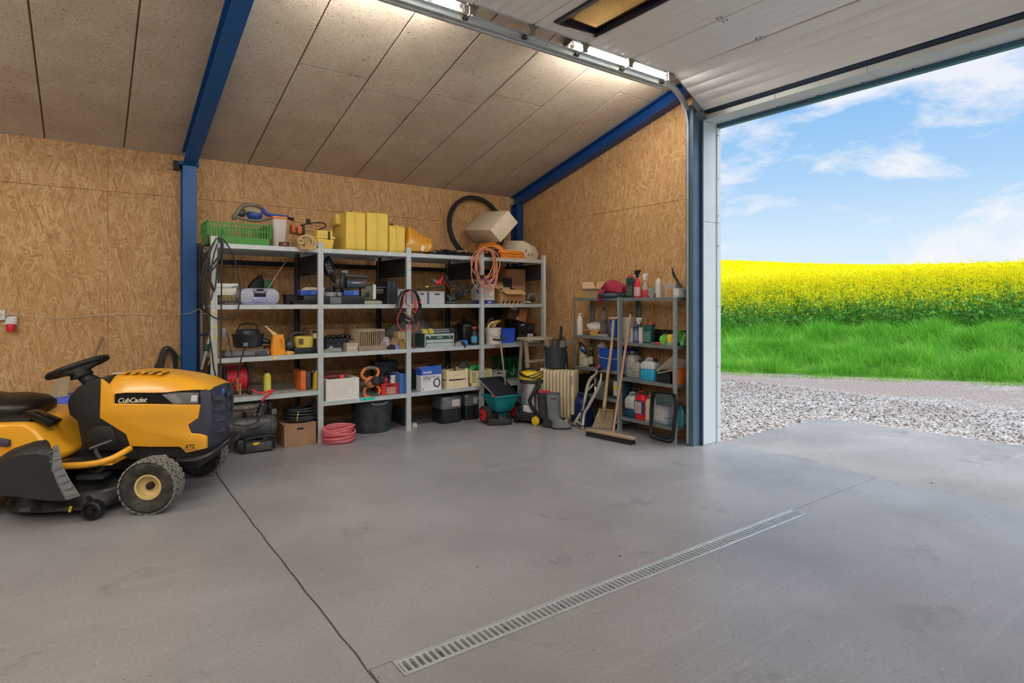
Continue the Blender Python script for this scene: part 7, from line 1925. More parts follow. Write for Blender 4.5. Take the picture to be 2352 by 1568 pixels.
# ================================================================== floor under the shelves
# --- compressor
c = Vector((X_at(585,5.88),5.97,0.0))
t = thing('air_compressor', 'dark grey air compressor with a lying tank under the first shelf bay', 'compressor', c)
CG = mat((66,68,72),0.4,0.1,0.12,8, dust=0.35); CGL = mat((128,124,116),0.5,0.1,0.1,8, dust=0.3)
xa, xb = X_at(520,5.88) - c.x, X_at(640,5.88) - c.x
zt = 0.215
prof = [(0.02, xa),(0.085, xa + 0.012),(0.115, xa + 0.05),(0.12, xa + 0.07),(0.12, xb - 0.07),(0.115, xb - 0.05),(0.085, xb - 0.012),(0.02, xb)]
tk = part(t, 'tank', G().lathe(prof, 28, M=Matrix.Translation((0,0, zt)) @ Matrix.Rotation(PI / 2,4, 'Y')), CG)
for x in (xa + 0.07, xb - 0.07):
 part(tk, 'weld_seam', G().tube([(x, 0.1205 * math.cos(a), zt + 0.1205 * math.sin(a)) for a in [2 * PI * k / 28 for k in range(28)]], 0.003,5, closed=True), CG)
part(t, 'roll_bar', G().tube([(-0.10,-0.17,0.02),(-0.10,-0.17,0.12),(-0.075,-0.17,0.145),(0.13,-0.17,0.145),(0.155,-0.17,0.12),(0.155,-0.17,0.03)], 0.013,10,4), BLACK)
part(t, 'base_cover', G().box((-0.13,-0.16,0.015),(0.16,-0.05,0.10)), CG, 0.012,2)
part(t, 'warning_label', G().prism([(-0.04,0.105),(0.025,0.105),(0.015,0.085),(-0.0075,0.08),(-0.03,0.085)], 1,-0.186,-0.183), mat((214,190,40),0.5))
for x in (xa + 0.12, xb - 0.12):
 part(t, 'foot', G().box((x - 0.025,-0.10,0.0),(x + 0.025,0.10,0.12)), CG, 0.006,1)
Mp = Matrix.Translation((-0.05,-0.02,0.37)) @ Matrix.Rotation(math.radians(24),4, 'X')
cpn = part(t, 'control_panel', G().box((-0.18,-0.03,-0.055),(0.145,0.0,0.085), Mp), CGL, 0.008,2)
part(cpn, 'plate', G().box((-0.165,-0.034,-0.035),(-0.09,-0.03,0.0), Mp), print_m((120,116,110),(60,60,60),90))
for x, z in ((-0.02,0.045),(0.035,0.05)):
 part(cpn, 'gauge', G().cyl(Mp @ Vector((x, -0.03, z)), Mp @ Vector((x, -0.045, z)),0.022, n=18), mat((150,146,140),0.3))
part(cpn, 'regulator_knob', G().cyl(Mp @ Vector((-0.03,-0.03,0.0)), Mp @ Vector((-0.03,-0.065,0.0)),0.018, n=12), BLACK)
for x in (0.05,0.09):
 part(cpn, 'coupling', G().cyl(Mp @ Vector((x, -0.03,-0.01)), Mp @ Vector((x, -0.07,0.0)),0.011, n=10), mat((160,130,100),0.3,0.7))
part(t, 'motor_housing', G().box((-0.24,0.0,0.33),(0.13,0.16,0.46)), mat((92,94,96),0.5, dust=0.3),0.03,3)
for s, x in ((-1,-0.225),(1,0.145)):
 part(t, 'carry_handle', G().tube([(x, -0.03,0.30),(x, -0.05,0.40),(x + s * 0.0,-0.02,0.455),(x, 0.12,0.46)], 0.018,10,5), BLACK)
part(t, 'air_line', G().tube([(-0.21,-0.06,0.40),(-0.05,-0.09,0.40),(0.12,-0.08,0.41),(0.14,-0.07,0.30),(0.05,-0.12,0.24),(-0.08,-0.13,0.22)], 0.006,6,6), BLACK)
part(t, 'pressure_switch', G().box((0.155,-0.04,0.32),(0.21,0.04,0.37)), mat((96,108,118),0.5),0.006,2)
# wheels of the compressor
for y in (-0.13,0.13):
 part(t, 'wheel', G().cyl((xb - 0.10, y - 0.018,0.055),(xb - 0.10, y + 0.018,0.055),0.055, n=20), BLACK, 0.006,2)
# red whip hose from the shelf into the compressor
g = G(); g.tube([pp(578,894, Y=5.9), pp(590,901, Y=5.87), pp(604,902, Y=5.85), pp(620,897, Y=5.84), pp(627,897, Y=5.835), pp(620,903, Y=5.835), pp(607,914, Y=5.835), pp(600,928, Y=5.835)], 0.011,8,6)
t = thing('air_hose', 'short red air hose hanging from the bottom shelf to the compressor', 'hose', pp(604,902, Y=5.85)); wpart(t, 'hose', g, RH)
wpart(t, 'sleeve', G().tube([pp(603,920, Y=5.835), pp(597,932, Y=5.84), pp(592,947, Y=5.85)], 0.014,8,3), BLACK)
# --- carton and black cable coil
x0, x1 = X_at(657,5.80), X_at(733,5.80)
t = carton('brown_carton', 'plain brown carton on the floor under the first bay carrying the black cable coil', x0, x1 - 0.01,5.86,0.30,0.0, zof(700,974, Y=5.82) , mat((152,116,88),0.8), tape=False)
hc = zof(700,974, Y=5.82); w = x1 - 0.01 - x0
part(t, 'hand_hole', G().box((-0.03,-0.1515, hc - 0.055),(0.03,-0.149, hc - 0.035)), mat((40,30,24),0.8))
part(t, 'lid', G().box((-w / 2 - 0.003,-0.153, hc - 0.001),(w / 2 + 0.003,0.153, hc + 0.004)), mat((160,124,96),0.8))
c = Vector((X_at(690,5.97),5.99, hc + 0.006))
t = thing('cable_coil', 'thick coil of black cable with a yellow tie on the brown carton', 'cable', c)
for k in range(12):
 g = G(); R_ = 0.118 + 0.022 * ((k * 7) % 5) / 5; z0 = 0.012 + 0.0105 * k
 tl = 0.06 * math.sin(k * 1.7)
 g.tube([(R_ * 1.12 * math.cos(a) + 0.006 * math.sin(k), R_ * 0.95 * math.sin(a), z0 + tl * 0.25 * math.cos(a + k)) for a in [2 * PI * j / 30 for j in range(30)]], 0.009,7, closed=True); part(t, 'cable_turn', g, mat((30,34,36),0.45))
for k in range(3):
 g = G(); a0 = 0.5 + k * 0.35; g.tube([(0.09 * math.cos(a0),0.06,0.12),(0.11 + 0.02 * k, 0.0,0.17 + 0.012 * k),(0.14,-0.05,0.13),(0.12,-0.09,0.06)], 0.009,7,5); part(t, 'loose_turn', g, mat((30,34,36),0.45))
part(t, 'cable_tie', G().tube([(-0.06,-0.125,0.02),(-0.065,-0.145,0.06),(-0.05,-0.13,0.115)], 0.0035,6,4), mat((214,200,50),0.5))
part(t, 'plug', G().tube([(0.13,-0.05,0.03),(0.17,-0.08,0.02),(0.20,-0.06,0.03)], 0.016,8,3), BLACK)
# --- pink hose coil and black tub
c = Vector((X_at(779,5.78),5.80,0.0))
t = thing('hose_coil', 'coil of dusty pink hose on the floor by the second upright', 'hose', c)
PH = mat((206,104,112),0.5,0,0.1,10)
for k in range(11):
 R_ = 0.128 + 0.02 * ((k * 5) % 4) / 4; z0 = 0.013 + 0.0135 * k
 part(t, 'hose_turn', G().tube([(R_ * 1.08 * math.cos(a) + 0.008 * math.sin(k * 2), R_ * 0.9 * math.sin(a) + 0.006 * math.cos(k * 3), z0 + 0.008 * math.sin(a * 2 + k) + 0.010 * math.cos(a + 0.6 * k)) for a in [2 * PI * j / 32 for j in range(32)]], 0.0115,8, closed=True), PH)
R_ = (X_at(918,5.95) - X_at(822,5.95)) / 2
c = Vector(((X_at(918,5.95) + X_at(822,5.95)) / 2 - 0.015,6.10,0.0))
t = thing('mortar_tub', 'large round black mortar tub on the floor under the second bay', 'tub', c)
h = 0.345
part(t, 'tub', G().lathe([(R_ * 0.80,0),(R_ * 0.82,0.012),(R_ * 0.97, h - 0.03),(R_ * 0.98, h - 0.03),(R_ * 1.02, h - 0.012),(R_ * 1.02, h),(R_ * 0.96, h),(R_ * 0.95, h - 0.02),(R_ * 0.79,0.02),(0.01,0.02)], 48, sy=0.86), mat((42,50,58),0.5,0,0.18,8,0.04,40, dust=0.15), angle=40)
part(t, 'grip', G().tube([(-0.10,-R_ * 0.88, h - 0.012),(-0.06,-R_ * 0.93, h - 0.03),(0.04,-R_ * 0.93, h - 0.03),(0.08,-R_ * 0.88, h - 0.012)], 0.012,8,4), mat((90,98,104),0.5))
# --- two wrapped canisters
for k, (pa, pb_, y0, top, lab) in enumerate(((1015,1062,5.93,908, 'left of two black canisters wrapped in clear film on the floor'),(1069,1106,5.97,902, 'right of two black canisters wrapped in clear film on the floor'))):
 x0, x1 = X_at(pa, y0), X_at(pb_, y0); w = x1 - x0; D = 0.26; h = zof((pa + pb_) / 2, top, Y=y0)
 t = thing('wrapped_canister', lab, 'canister', ((x0 + x1) / 2, y0 + D / 2,0.0))
 KB = mat((26,30,36),0.35)
 part(t, 'body', G().rslab((-w / 2,-D / 2),(w / 2, D / 2),0, h * 0.93,0.035,5), KB)
 part(t, 'clear_film', G().rslab((-w / 2 - 0.003,-D / 2 - 0.003),(w / 2 + 0.003, D / 2 + 0.003), h * 0.50, h * 0.96,0.038,5), mat((110,114,116),0.16,0.3,0.35,26,0.3,40))
 part(t, 'paper_label', G().box((-w * 0.02,-D / 2 - 0.0045, h * 0.60),(w * 0.36,-D / 2 - 0.003, h * 0.85)), print_m((196,192,192),(150,120,120),60))
 part(t, 'handle', G().tube([(-w * 0.3,0, h * 0.93),(-w * 0.25,0, h * 1.0),(w * 0.25,0, h * 1.0),(w * 0.3,0, h * 0.93)], 0.014,8,3), KB)
 for x in (-w * 0.22, w * 0.22):
  part(t, 'rib', G().box((x - 0.02,-D / 2 - 0.0025,0.02),(x + 0.02,-D / 2 + 0.004, h * 0.46)), KB, 0.003,1)
single('paper_scrap', G().taper((-0.03,-0.02),(0.03,0.02),0.0,0.045,-0.012), mat((196,188,170),0.7), 'small pale scrap on the floor right of the third upright', 'scrap', (X_at(951,5.98),6.0,0.0),0.4)
# ================================================================== goods on the racks by the door wall
RZ = -PI / 2      # local front (-y) turned to face the room (-x)
XI = 4.79         # middle of the rack depth
def RY(px, X=XI): return Y_at(px, X)
def RH_(px, py, zb, X=XI): return zof(px, py, X=X) - zb
zt_ = ZRL[0]
# --- top
single('yellow_sponge', G().rslab((-0.045,-0.05),(0.045,0.05),0,0.095,0.03,5), mat((196,168,70),0.85,0,0.1,40,0.3,120), 'round yellow sponge at the far left on top of the rack', 'sponge', (XI, RY(1339), zt_), RZ)
w = RY(1349) - RY(1393)
t = carton('open_carton', 'open small brown carton with raised flaps on top of the rack', 0, w, 0,0.2, zt_, 0.09, mat((186,156,120),0.8), RZ, open_top=True, cat='box')
t.location = (XI + 0.01, RY(1374), zt_)
CM2 = mat((206,176,136),0.8)
flap(t, (-w / 2,-0.1,0.09),(w / 2,-0.1,0.09),(0.0,-0.05,0.02), CM2)
flap(t, (-w / 2,0.1,0.09),(w / 2,0.1,0.09),(0,0.02,0.10), CM2)
flap(t, (-w / 2,0.1,0.09),(-w / 2,-0.1,0.09),(-0.03,0,0.10), CM2)
flap(t, (w / 2,-0.1,0.09),(w / 2,0.1,0.09),(0.03,0,0.09), CM2)
yc = (RY(1385) + RY(1438)) / 2; w = RY(1385) - RY(1438)
t = thing('stool_cushion', 'round dark blue-grey seat pad lying on top of the rack', 'cushion', (XI - 0.03, yc, zt_))
part(t, 'pad', G().lathe([(0.10,0.0),(0.155,0.01),(0.16,0.035),(0.15,0.05),(0.05,0.054)], 32), mat((50,60,74),0.5), angle=50)
t = thing('red_jacket', 'crumpled dark red fleece lying over the seat pad', 'cloth', (XI - 0.02, yc, zt_ + 0.057))
RJ = mat((150,40,66),0.9,0,0.12,20,0.3,60)
rings = []
for i in range(15):
 th_ = PI * i / 14; rr = []
 for k in range(30):
  a = 2 * PI * k / 30
  f = 1 + 0.14 * math.sin(3 * a + 2 * th_) + 0.10 * math.sin(7 * a - 3 * th_) + 0.07 * math.sin(11 * a + 5 * th_)
  z = max(-math.cos(th_),-0.25)
  rr.append((0.115 * math.sin(th_) ** 0.7 * f * math.cos(a),0.165 * math.sin(th_) ** 0.7 * f * math.sin(a),0.125 * (z + 0.25) / 1.25 * (1 + 0.18 * math.sin(2 * a + 1))))
 rings.append(rr)
part(t, 'body', G().loft(rings), RJ, angle=70)
o_ = t.location
g = G(); A = [pp(1396,662, X=4.70), pp(1384,668, X=4.665), pp(1378,680, X=4.66), pp(1377,696, X=4.66)]
g.loft([[p - o_ + Vector((0, s * wd, 0)) + Vector((dx, 0,0)) for s, dx in ((1,0),(1,-0.012),(-1,-0.012),(-1,0))] for p, wd in zip(A, (0.07,0.05,0.032,0.012))]); part(t, 'sleeve', g, RJ, 0.005,2)
zt_ = ZRR[0]
def flatbottle(name, label, px, py, zb, w, d, capm, m, lab=None, X=XI, rz=RZ, cap_off=0.0):
 h = RH_(px, py, zb, X); t = thing(name, label, 'bottle', (X, RY(px, X), zb), rz)
 part(t, 'body', G().prism([(-w / 2,0),(w / 2,0),(w / 2, h * 0.70),(w * 0.15 + cap_off, h * 0.90),(-w * 0.42 + cap_off, h * 0.90),(-w / 2, h * 0.80)], 1,-d / 2, d / 2), m, 0.008,2)
 part(t, 'cap', G().cyl((-w * 0.18 + cap_off, 0, h * 0.895),(-w * 0.18 + cap_off, 0, h), w * 0.24, n=14), capm, 0.002,1)
 if lab:
  part(t, 'paper_label', G().box((-w * 0.40,-d / 2 - 0.0012, h * 0.10),(w * 0.40,-d / 2, h * 0.55)), lab)
 return t
flatbottle('oil_bottle', 'dark green oil bottle with a red cap on top of the rack', 1450,632, zt_, 0.105,0.06, mat((206,70,70),0.4), mat((28,62,60),0.35), print_m((34,66,62),(190,190,170),70))
spray('spray_bottle', 'red spray bottle with a black trigger head on top of the rack', (XI - 0.03, RY(1468), zt_),0.042, RH_(1468,620, zt_), mat((206,40,66),0.35), mat((24,28,34),0.4), RZ, label_m=print_m((214,170,176),(150,40,60),60))
spray('spray_bottle', 'clear spray bottle with red liquid and a white trigger head', (XI - 0.01, RY(1483), zt_),0.036, RH_(1484,628, zt_), mat((206,196,190),0.15, trans=0.4), WHITE, RZ, liquid=mat((224,60,84),0.3), level=0.42)
spray('spray_bottle', 'dark spray bottle with a white head behind the red one', (XI + 0.10, RY(1463, XI + 0.1), zt_),0.034, RH_(1463,630, zt_, XI + 0.1), mat((30,50,56),0.4), WHITE, RZ)
crumple('grey_rag', 'crumpled grey plastic wrap between the spray bottles and the cartridge', (XI, RY(1500), zt_),0.06,0.055,0.09, mat((120,122,116),0.4,0,0.2,30), 'bag', 51)
bottle('sealant_cartridge', 'white sealant cartridge bottle standing on top of the rack', (XI - 0.03, RY(1517), zt_),0.032, RH_(1517,638, zt_), mat((206,202,198),0.4), WHITE, neck=0.3, shoulder=0.74, label_m=print_m((214,210,206),(90,90,100),60))
def rbox(name, label, pa, pb_, py, zb, D, m, X0=4.70, cat='box', lab=None, **kw):
 y1, y0 = Y_at(pa, X0), Y_at(pb_, X0); w = y1 - y0
 t = carton(name, label, 0, w, 0, D, zb, zof((pa + pb_) / 2, py, X=X0) - zb, m, RZ, cat=cat, **kw); t.location = (X0 + D / 2,(y0 + y1) / 2, zb)
 return t
rbox('grey_box', 'grey box with a dark lid behind the white cartridge', 1526,1552,650, zt_, 0.1, mat((176,168,160),0.6), X0=4.84, tape=False)
rbox('small_carton', 'small plain brown carton on top of the rack', 1533,1544,663, zt_, 0.07, CARD, X0=4.72, tape=False)
t = rbox('white_carton', 'white carton with a label at the right end on top of the rack', 1545,1558,662, zt_, 0.24, mat((196,206,202),0.5), X0=4.70, tape=False)
part(t, 'paper_label', G().box((-0.02,-0.1212,0.02),(0.02,-0.12,0.085)), print_m((226,230,230),(60,60,60),80))
wsingle('black_strap', G().tube([pp(1566,660, X=4.86), pp(1556,645, X=4.86), pp(1547,630, X=4.86), pp(1544,616, X=4.86)], [0.008,0.012,0.014,0.008], 8,6), BLACK, 'curved black plastic strip rising behind the white carton on the rack', 'strip', pp(1566,661, X=4.86))
# --- second level, left rack
zb = ZRL[1]
bottle('white_bottle', 'white plastic bottle standing alone at the left of the second rack level', (XI - 0.04, RY(1332,4.75), zb),0.042, RH_(1332,719, zb, 4.75), mat((222,212,196),0.45), WHITE, neck=0.32, shoulder=0.68)
crumple('white_bag', 'crumpled white plastic bag on the second rack level', (XI + 0.03, RY(1366), zb + 0.062),0.09,0.11,0.085, mat((206,200,194),0.4,0,0.08,20,0.3,40), 'bag', 61, amp=0.25)
single('sponge', G().rslab((-0.05,-0.035),(0.05,0.035),0,0.055,0.012), mat((176,138,70),0.9,0,0.15,40,0.3,120), 'tan car sponge under the white bag', 'sponge', (XI - 0.05, RY(1366,4.74), zb), RZ + 0.5)
wsingle('orange_cloth', G().beam((XI - 0.02, RY(1347), zb + 0.06),(XI - 0.02, RY(1388), zb + 0.057),0.05,0.012), mat((224,150,70),0.8), 'folded orange cloth across the tan sponge', 'cloth', (XI, RY(1370), zb + 0.055), bevel=0.004)
t = bottle('clear_bottle', 'clear empty soda bottle with a dark cap on the second rack level', (XI - 0.02, RY(1390), zb),0.042, RH_(1390,706, zb), mat((196,190,186),0.1,0,0.05,10, trans=0.85), mat((40,48,60),0.4), neck=0.36, shoulder=0.60)
part(t, 'wrap_label', G().lathe([(0.0428,0.135),(0.0428,0.185)], 20, caps=False), print_m((40,44,60),(200,180,180),60))
jerrycan('blue_can', 'blue plastic can behind the rack post on the second level', (XI + 0.02, RY(1411), zb),0.10,0.12, RH_(1411,725, zb), mat((34,76,170),0.4), RZ, label_m=print_m((34,76,170),(210,200,90),50))
single('clear_tray', G().rslab((-0.06,-0.03),(0.06,0.03),0,0.028,0.008), mat((170,164,158),0.2,0,0.1,20, alpha=0.8), 'small clear tray in front of the soda bottle', 'tray', (XI - 0.08, RY(1385,4.71), zb), RZ)
# --- second level, right rack
zb = ZRR[1]
t = rbox('labelled_carton', 'white carton printed with black labels on the second rack level', 1424,1443,728, zb, 0.14, mat((190,184,178),0.6), X0=4.74, tape=False)
hh = zof(1433,728, X=4.74) - zb
part(t, 'printed_label', G().box((-0.03,-0.0712, hh * 0.06),(0.045,-0.07, hh * 0.5)), print_m((196,190,184),(40,40,44),40))
rbox('small_white_box', 'small white box right of the labelled carton', 1444,1453,755, zb, 0.08, mat((206,202,196),0.6), X0=4.78, tape=False)
spray('spray_bottle', 'blue-grey spray bottle with a white trigger head on the second rack level', (XI - 0.0, RY(1467), zb),0.042, RH_(1470,729, zb), mat((60,86,110),0.25), WHITE, RZ)
bottle('detergent_bottle', 'steel blue bottle with a barcode label on the second rack level', (XI - 0.06, RY(1459,4.72), zb),0.032, RH_(1459,750, zb, 4.72), mat((70,96,140),0.35), mat((40,60,100),0.4), neck=0.8, shoulder=0.8, label_m=print_m((86,110,150),(210,214,220),60))
bottle('white_bottle', 'white labelled bottle behind the green bottle on the second rack level', (XI - 0.02, RY(1476), zb),0.03, RH_(1476,752, zb), mat((214,206,192),0.45), WHITE, neck=0.8, shoulder=0.8, label_m=print_m((220,212,200),(60,50,50),60))
flatbottle('oil_bottle', 'green oil bottle with a red cap on the second rack level', 1490,739, zb, 0.115,0.06, mat((206,60,66),0.4), mat((36,92,86),0.35), print_m((60,110,100),(200,196,170),70), X=XI - 0.03, cap_off=0.055)
t = thing('black_case', 'flat black tool tray standing on edge at the back of the rack', 'tray', (4.90,(RY(1502,4.9) + RY(1574,4.9)) / 2, zb), RZ)
w = RY(1502,4.9) - RY(1574,4.9); hh = RH_(1540,757, zb, 4.9)
part(t, 'tray', G().box((-w / 2,-0.02,0),(w / 2,0.02, hh)), mat((24,28,32),0.45),0.01,2)
for k in range(9):
 for j in range(3):
  g = G(); x = -w / 2 + w * (k + 0.7) / 10; z = hh * (0.2 + 0.27 * j); g.box((x - 0.008,-0.0235, z - 0.006),(x + 0.008,-0.02, z + 0.006)); part(t, 'socket', g, mat((60,66,70),0.4,0.4))
GC = mat((110,176,70),0.9,0,0.12,30,0.2,80)
crumple('green_cloth', 'crumpled light green cloth beside the yellow tub', (XI - 0.05, RY(1524,4.73), zb),0.04,0.045,0.09, GC, 'cloth', 71)
crumple('green_cloth', 'darker green cloth bundle right of the yellow tub behind the rack post', (XI + 0.02, RY(1563), zb),0.06,0.07,0.13, mat((86,150,70),0.9,0,0.12,30,0.2,80), 'cloth', 72)
t = bottle('yellow_tub', 'yellow screw-top tub beside the rack post', (XI - 0.08, RY(1540,4.71), zb),0.036, RH_(1540,768, zb, 4.71), mat((226,200,50),0.4), mat((228,206,60),0.4), neck=1.0, shoulder=0.78, cat='tub', capr=0.038, caph=0.03)
part(t, 'wrap_label', G().lathe([(0.0366,0.006),(0.0366,0.03)], 20, caps=False), mat((120,170,190),0.4))
wsingle('wire_offcut', G().tube([(XI - 0.09, RY(1496,4.7), zb + 0.006),(XI - 0.07, RY(1506,4.7), zb + 0.02),(XI - 0.09, RY(1517,4.7), zb + 0.012)], 0.005,6,5), mat((176,140,130),0.4), 'short wire offcut lying in front of the green bottle', 'wire', (XI - 0.08, RY(1506,4.7), zb))
single('red_clip', G().rslab((-0.03,-0.02),(0.03,0.02),0,0.018,0.006), mat((200,50,56),0.4), 'small red clip left of the light green cloth', 'clip', (XI - 0.09, RY(1513,4.70), zb), RZ)
single('dark_pouch', G().rslab((-0.07,-0.05),(0.07,0.05),0,0.04,0.015), BLACK, 'flat black pouch at the right end of the second rack level', 'pouch', (XI - 0.0, RY(1580,4.8) + 0.12, zb), RZ)
# --- third level, left rack
zb = ZRL[2]
t = thing('pressure_sprayer', 'white detergent bottle carrying a black spray gun with blue trigger', 'sprayer', (XI - 0.03, RY(1338,4.75), zb), RZ)
hh = RH_(1338,790, zb, 4.75)
part(t, 'bottle', G().lathe([(0.045,0),(0.05,0.01),(0.05, hh * 0.6),(0.042, hh * 0.8),(0.03, hh * 0.95),(0.022, hh)], 22, sy=0.75), mat((206,200,180),0.45))
part(t, 'tank', G().box((0.0,-0.04,0.0),(0.095,0.03, hh * 0.42)), mat((196,190,170),0.45),0.012,2)
part(t, 'spray_gun', G().tube([(0.0,-0.05, hh * 1.05),(0.055,-0.05, hh * 0.98),(0.10,-0.05, hh * 0.84),(0.115,-0.05, hh * 0.62),(0.06,-0.05, hh * 0.66),(0.0,-0.05, hh * 0.86)], 0.013,8,4, closed=True), mat((40,38,42),0.45))
part(t, 'trigger', G().tube([(0.01,-0.056, hh * 0.83),(0.05,-0.056, hh * 0.80),(0.09,-0.056, hh * 0.74)], 0.010,8,4), mat((70,130,200),0.4))
part(t, 'hose_end', G().cyl((-0.03,-0.05, hh * 1.10),(0.0,-0.05, hh * 1.05),0.008, n=8), CHROME)
g = G(); g.tube([pp(1321,783, X=4.72), pp(1308,785, X=4.66), pp(1298,800, X=4.60), pp(1296,822, X=4.58), pp(1301,845, X=4.57), pp(1312,862, X=4.57), pp(1330,873, X=4.60)], 0.006,8,6)
wsingle('sprayer_hose', g, mat((120,130,150),0.4), 'thin grey hose looping down from the spray gun', 'hose', pp(1312,862, X=4.57))
bottle('black_bottle', 'slim black bottle with a yellow cap and pale label on the third rack level', (XI, RY(1358), zb),0.026, RH_(1356,798, zb), mat((26,30,30),0.35), mat((200,180,60),0.4), neck=0.4, shoulder=0.62, label_m=print_m((196,190,170),(80,80,60),60))
y1, y0 = RY(1373,4.70), RY(1428,4.70); w = y1 - y0; hh = RH_(1395,800, zb, 4.70)
t = tote('blue_bucket', 'square bright blue bucket with a grey bail handle on the third rack level', (4.70 + 0.12,(y0 + y1) / 2, zb), w, 0.24, hh, mat((28,78,176),0.4), RZ, g_=0.016, slot=False, cat='bucket')
part(t, 'handle', G().tube([(-w / 2 - 0.004,-0.02, hh * 0.86),(-w * 0.46,-0.125, hh * 0.60),(0,-0.135, hh * 0.52),(w * 0.46,-0.125, hh * 0.60),(w / 2 + 0.004,-0.02, hh * 0.86)], 0.006,8,5), mat((150,160,172),0.4))
crumple('clear_wrap', 'scrap of clear wrap sticking out of the square blue bucket', (4.80, RY(1385,4.8), zb + hh - 0.02),0.05,0.05,0.07, mat((190,186,180),0.2,0,0.1,20, alpha=0.8), 'wrap', 75)
# --- third level, right rack
zb = ZRR[2]
PLW = mat((196,196,192),0.35,0,0.05);
jerrycan('plastic_can', 'white plastic can with grey liquid at the back left of the third rack level', (XI + 0.06, RY(1455, XI + 0.06), zb),0.155,0.16, RH_(1458,808, zb, XI + 0.06), mat((190,186,176),0.4), RZ, cap=mat((40,54,90),0.4), liquid=mat((160,158,152),0.3), level=0.48)
jerrycan('plastic_can', 'white plastic can half full of bright blue screenwash on the third rack level', (4.70 + 0.075, RY(1484,4.70), zb),0.185,0.145, RH_(1482,823, zb, 4.70), mat((200,206,208),0.3,0,0.04), RZ, cap=BLACK, liquid=mat((40,160,200),0.25,0,0.05), level=0.70)
jerrycan('plastic_can', 'smaller milky can between the white and blue cans', (XI + 0.01, RY(1462,4.77), zb),0.10,0.10, RH_(1462,825, zb, XI), mat((186,184,178),0.35), RZ, cap=mat((60,60,66),0.4), liquid=mat((150,150,150),0.3), level=0.5)
bottle('red_cap_bottle', 'dark bottle with a red cap behind the blue liquid can', (4.90, RY(1496,4.9), zb),0.035, RH_(1496,815, zb, 4.9), mat((60,40,44),0.4), mat((200,44,50),0.4))
t = rbox('black_toolbag', 'black tool bag with newspapers on it on the third rack level', 1508,1545,850, zb, 0.22, mat((24,26,34),0.7,0,0.2,12,0.2,40), X0=4.72, tape=False, cat='bag')
hh = zof(1526,850, X=4.72) - zb
for k, (a, b, c_, lab) in enumerate((((1508,852),(1543,820),(1582,829), 'folded newspaper sloping over the black tool bag, upper one'),((1510,858),(1545,851),(1575,842), 'folded newspaper lying under the sloping one on the tool bag'))):
 A, B, C_ = pp(*a, X=4.70), pp(*b, X=4.74 if k == 0 else 4.70), pp(*c_, X=4.90)
 D_ = A + (C_ - B); n_ = (B - A).cross(C_ - B).normalized() * 0.008
 g = G(); q_ = [A, B, C_, D_]; g.add([*q_, *[p + n_ for p in q_]], [(3,2,1,0),(4,5,6,7),(0,1,5,4),(1,2,6,5),(2,3,7,6),(3,0,4,7)])
 wsingle('newspaper', g, print_m((196,188,172),(120,116,108),50), lab, 'newspaper', A)
t = rbox('orange_box', 'orange cardboard box at the right end of the third rack level', 1539,1557,848, zb, 0.18, mat((220,112,50),0.55), X0=4.72, tape=False)
# --- fourth level, left rack
zb = ZRL[3]
jerrycan('grey_can', 'grey-green plastic jug behind the shovel handle', (XI, RY(1384), zb),0.12,0.12, RH_(1388,868, zb), mat((110,122,116),0.45), RZ)
t = jerrycan('hazard_can', 'dark teal canister with a yellow hazard label and red cap', (4.70 + 0.08, RY(1418,4.70), zb),0.17,0.16, RH_(1418,852, zb, 4.70), mat((24,58,70),0.4), RZ, cap=mat((200,44,66),0.4), capx=-0.25, label_m=print_m((206,200,196),(60,60,66),50))
part(t, 'yellow_band', G().box((-0.06,-0.0825,0.115),(0.06,-0.0812,0.15)), mat((214,200,40),0.5))
part(t, 'hazard_diamond', G().prism([(0.02,0.07),(0.045,0.045),(0.07,0.07),(0.045,0.095)], 1,-0.083,-0.0812), BLACK)
tote('black_crate', 'black plastic crate low on the rack behind the folding scooter', (XI + 0.02, RY(1345), ZRL[2] - 0.25),0.24,0.2,0.20, mat((22,24,28),0.5), RZ, slot=False).location.z = ZRL[3]
# --- bottom level, right rack
zb = ZRR[3]
jerrycan('plastic_can', 'white plastic can with dark blue liquid on the bottom rack level', (4.70 + 0.08, RY(1444,4.70), zb),0.15,0.15, RH_(1444,902, zb, 4.70), mat((190,196,198),0.3), RZ, cap=mat((70,110,120),0.4), liquid=mat((34,70,104),0.25), level=0.48)
t = jerrycan('red_can', 'red plastic can with hazard labels on the bottom rack level', (4.695 + 0.06, RY(1467,4.69), zb),0.135,0.115, RH_(1470,899, zb, 4.695), mat((206,28,44),0.35), RZ, cap=mat((40,44,60),0.4))
part(t, 'blue_label', G().box((-0.0685,-0.059,0.06),(0.0685,-0.0577,0.20)), mat((52,62,120),0.4))
part(t, 'hazard_label', G().box((-0.06,-0.0603,0.068),(0.03,-0.059,0.188)), print_m((196,186,184),(60,40,44),40))
for x, z in ((-0.03,0.15),(0.005,0.12),(-0.03,0.095)):
 part(t, 'hazard_diamond', G().tube([(x + a, -0.0606, z + b) for a, b in ((-0.02,0),(0,0.02),(0.02,0),(0,-0.02))], 0.0016,4, closed=True), mat((190,40,50),0.4))
jerrycan('plastic_can', 'cream ribbed plastic can right of the red can', (XI + 0.01, RY(1494), zb),0.15,0.16, RH_(1494,908, zb), mat((206,198,178),0.4), RZ, cap=WHITE)
jerrycan('plastic_can', 'clear plastic can with a paper label behind the folding stool', (XI - 0.0, RY(1527), zb),0.19,0.16, RH_(1527,905, zb), mat((176,188,196),0.3), RZ, cap=WHITE, liquid=mat((150,166,178),0.25), level=0.3, label_m=print_m((206,206,208),(110,110,116),40))
bottle('teal_bottle', 'flat light teal bottle with a blue cap at the right end of the bottom level', (XI, RY(1563), zb),0.045, RH_(1563,932, zb), mat((70,150,150),0.35), mat((60,120,180),0.4), neck=0.6, shoulder=0.74, sy=0.6, rz=RZ)
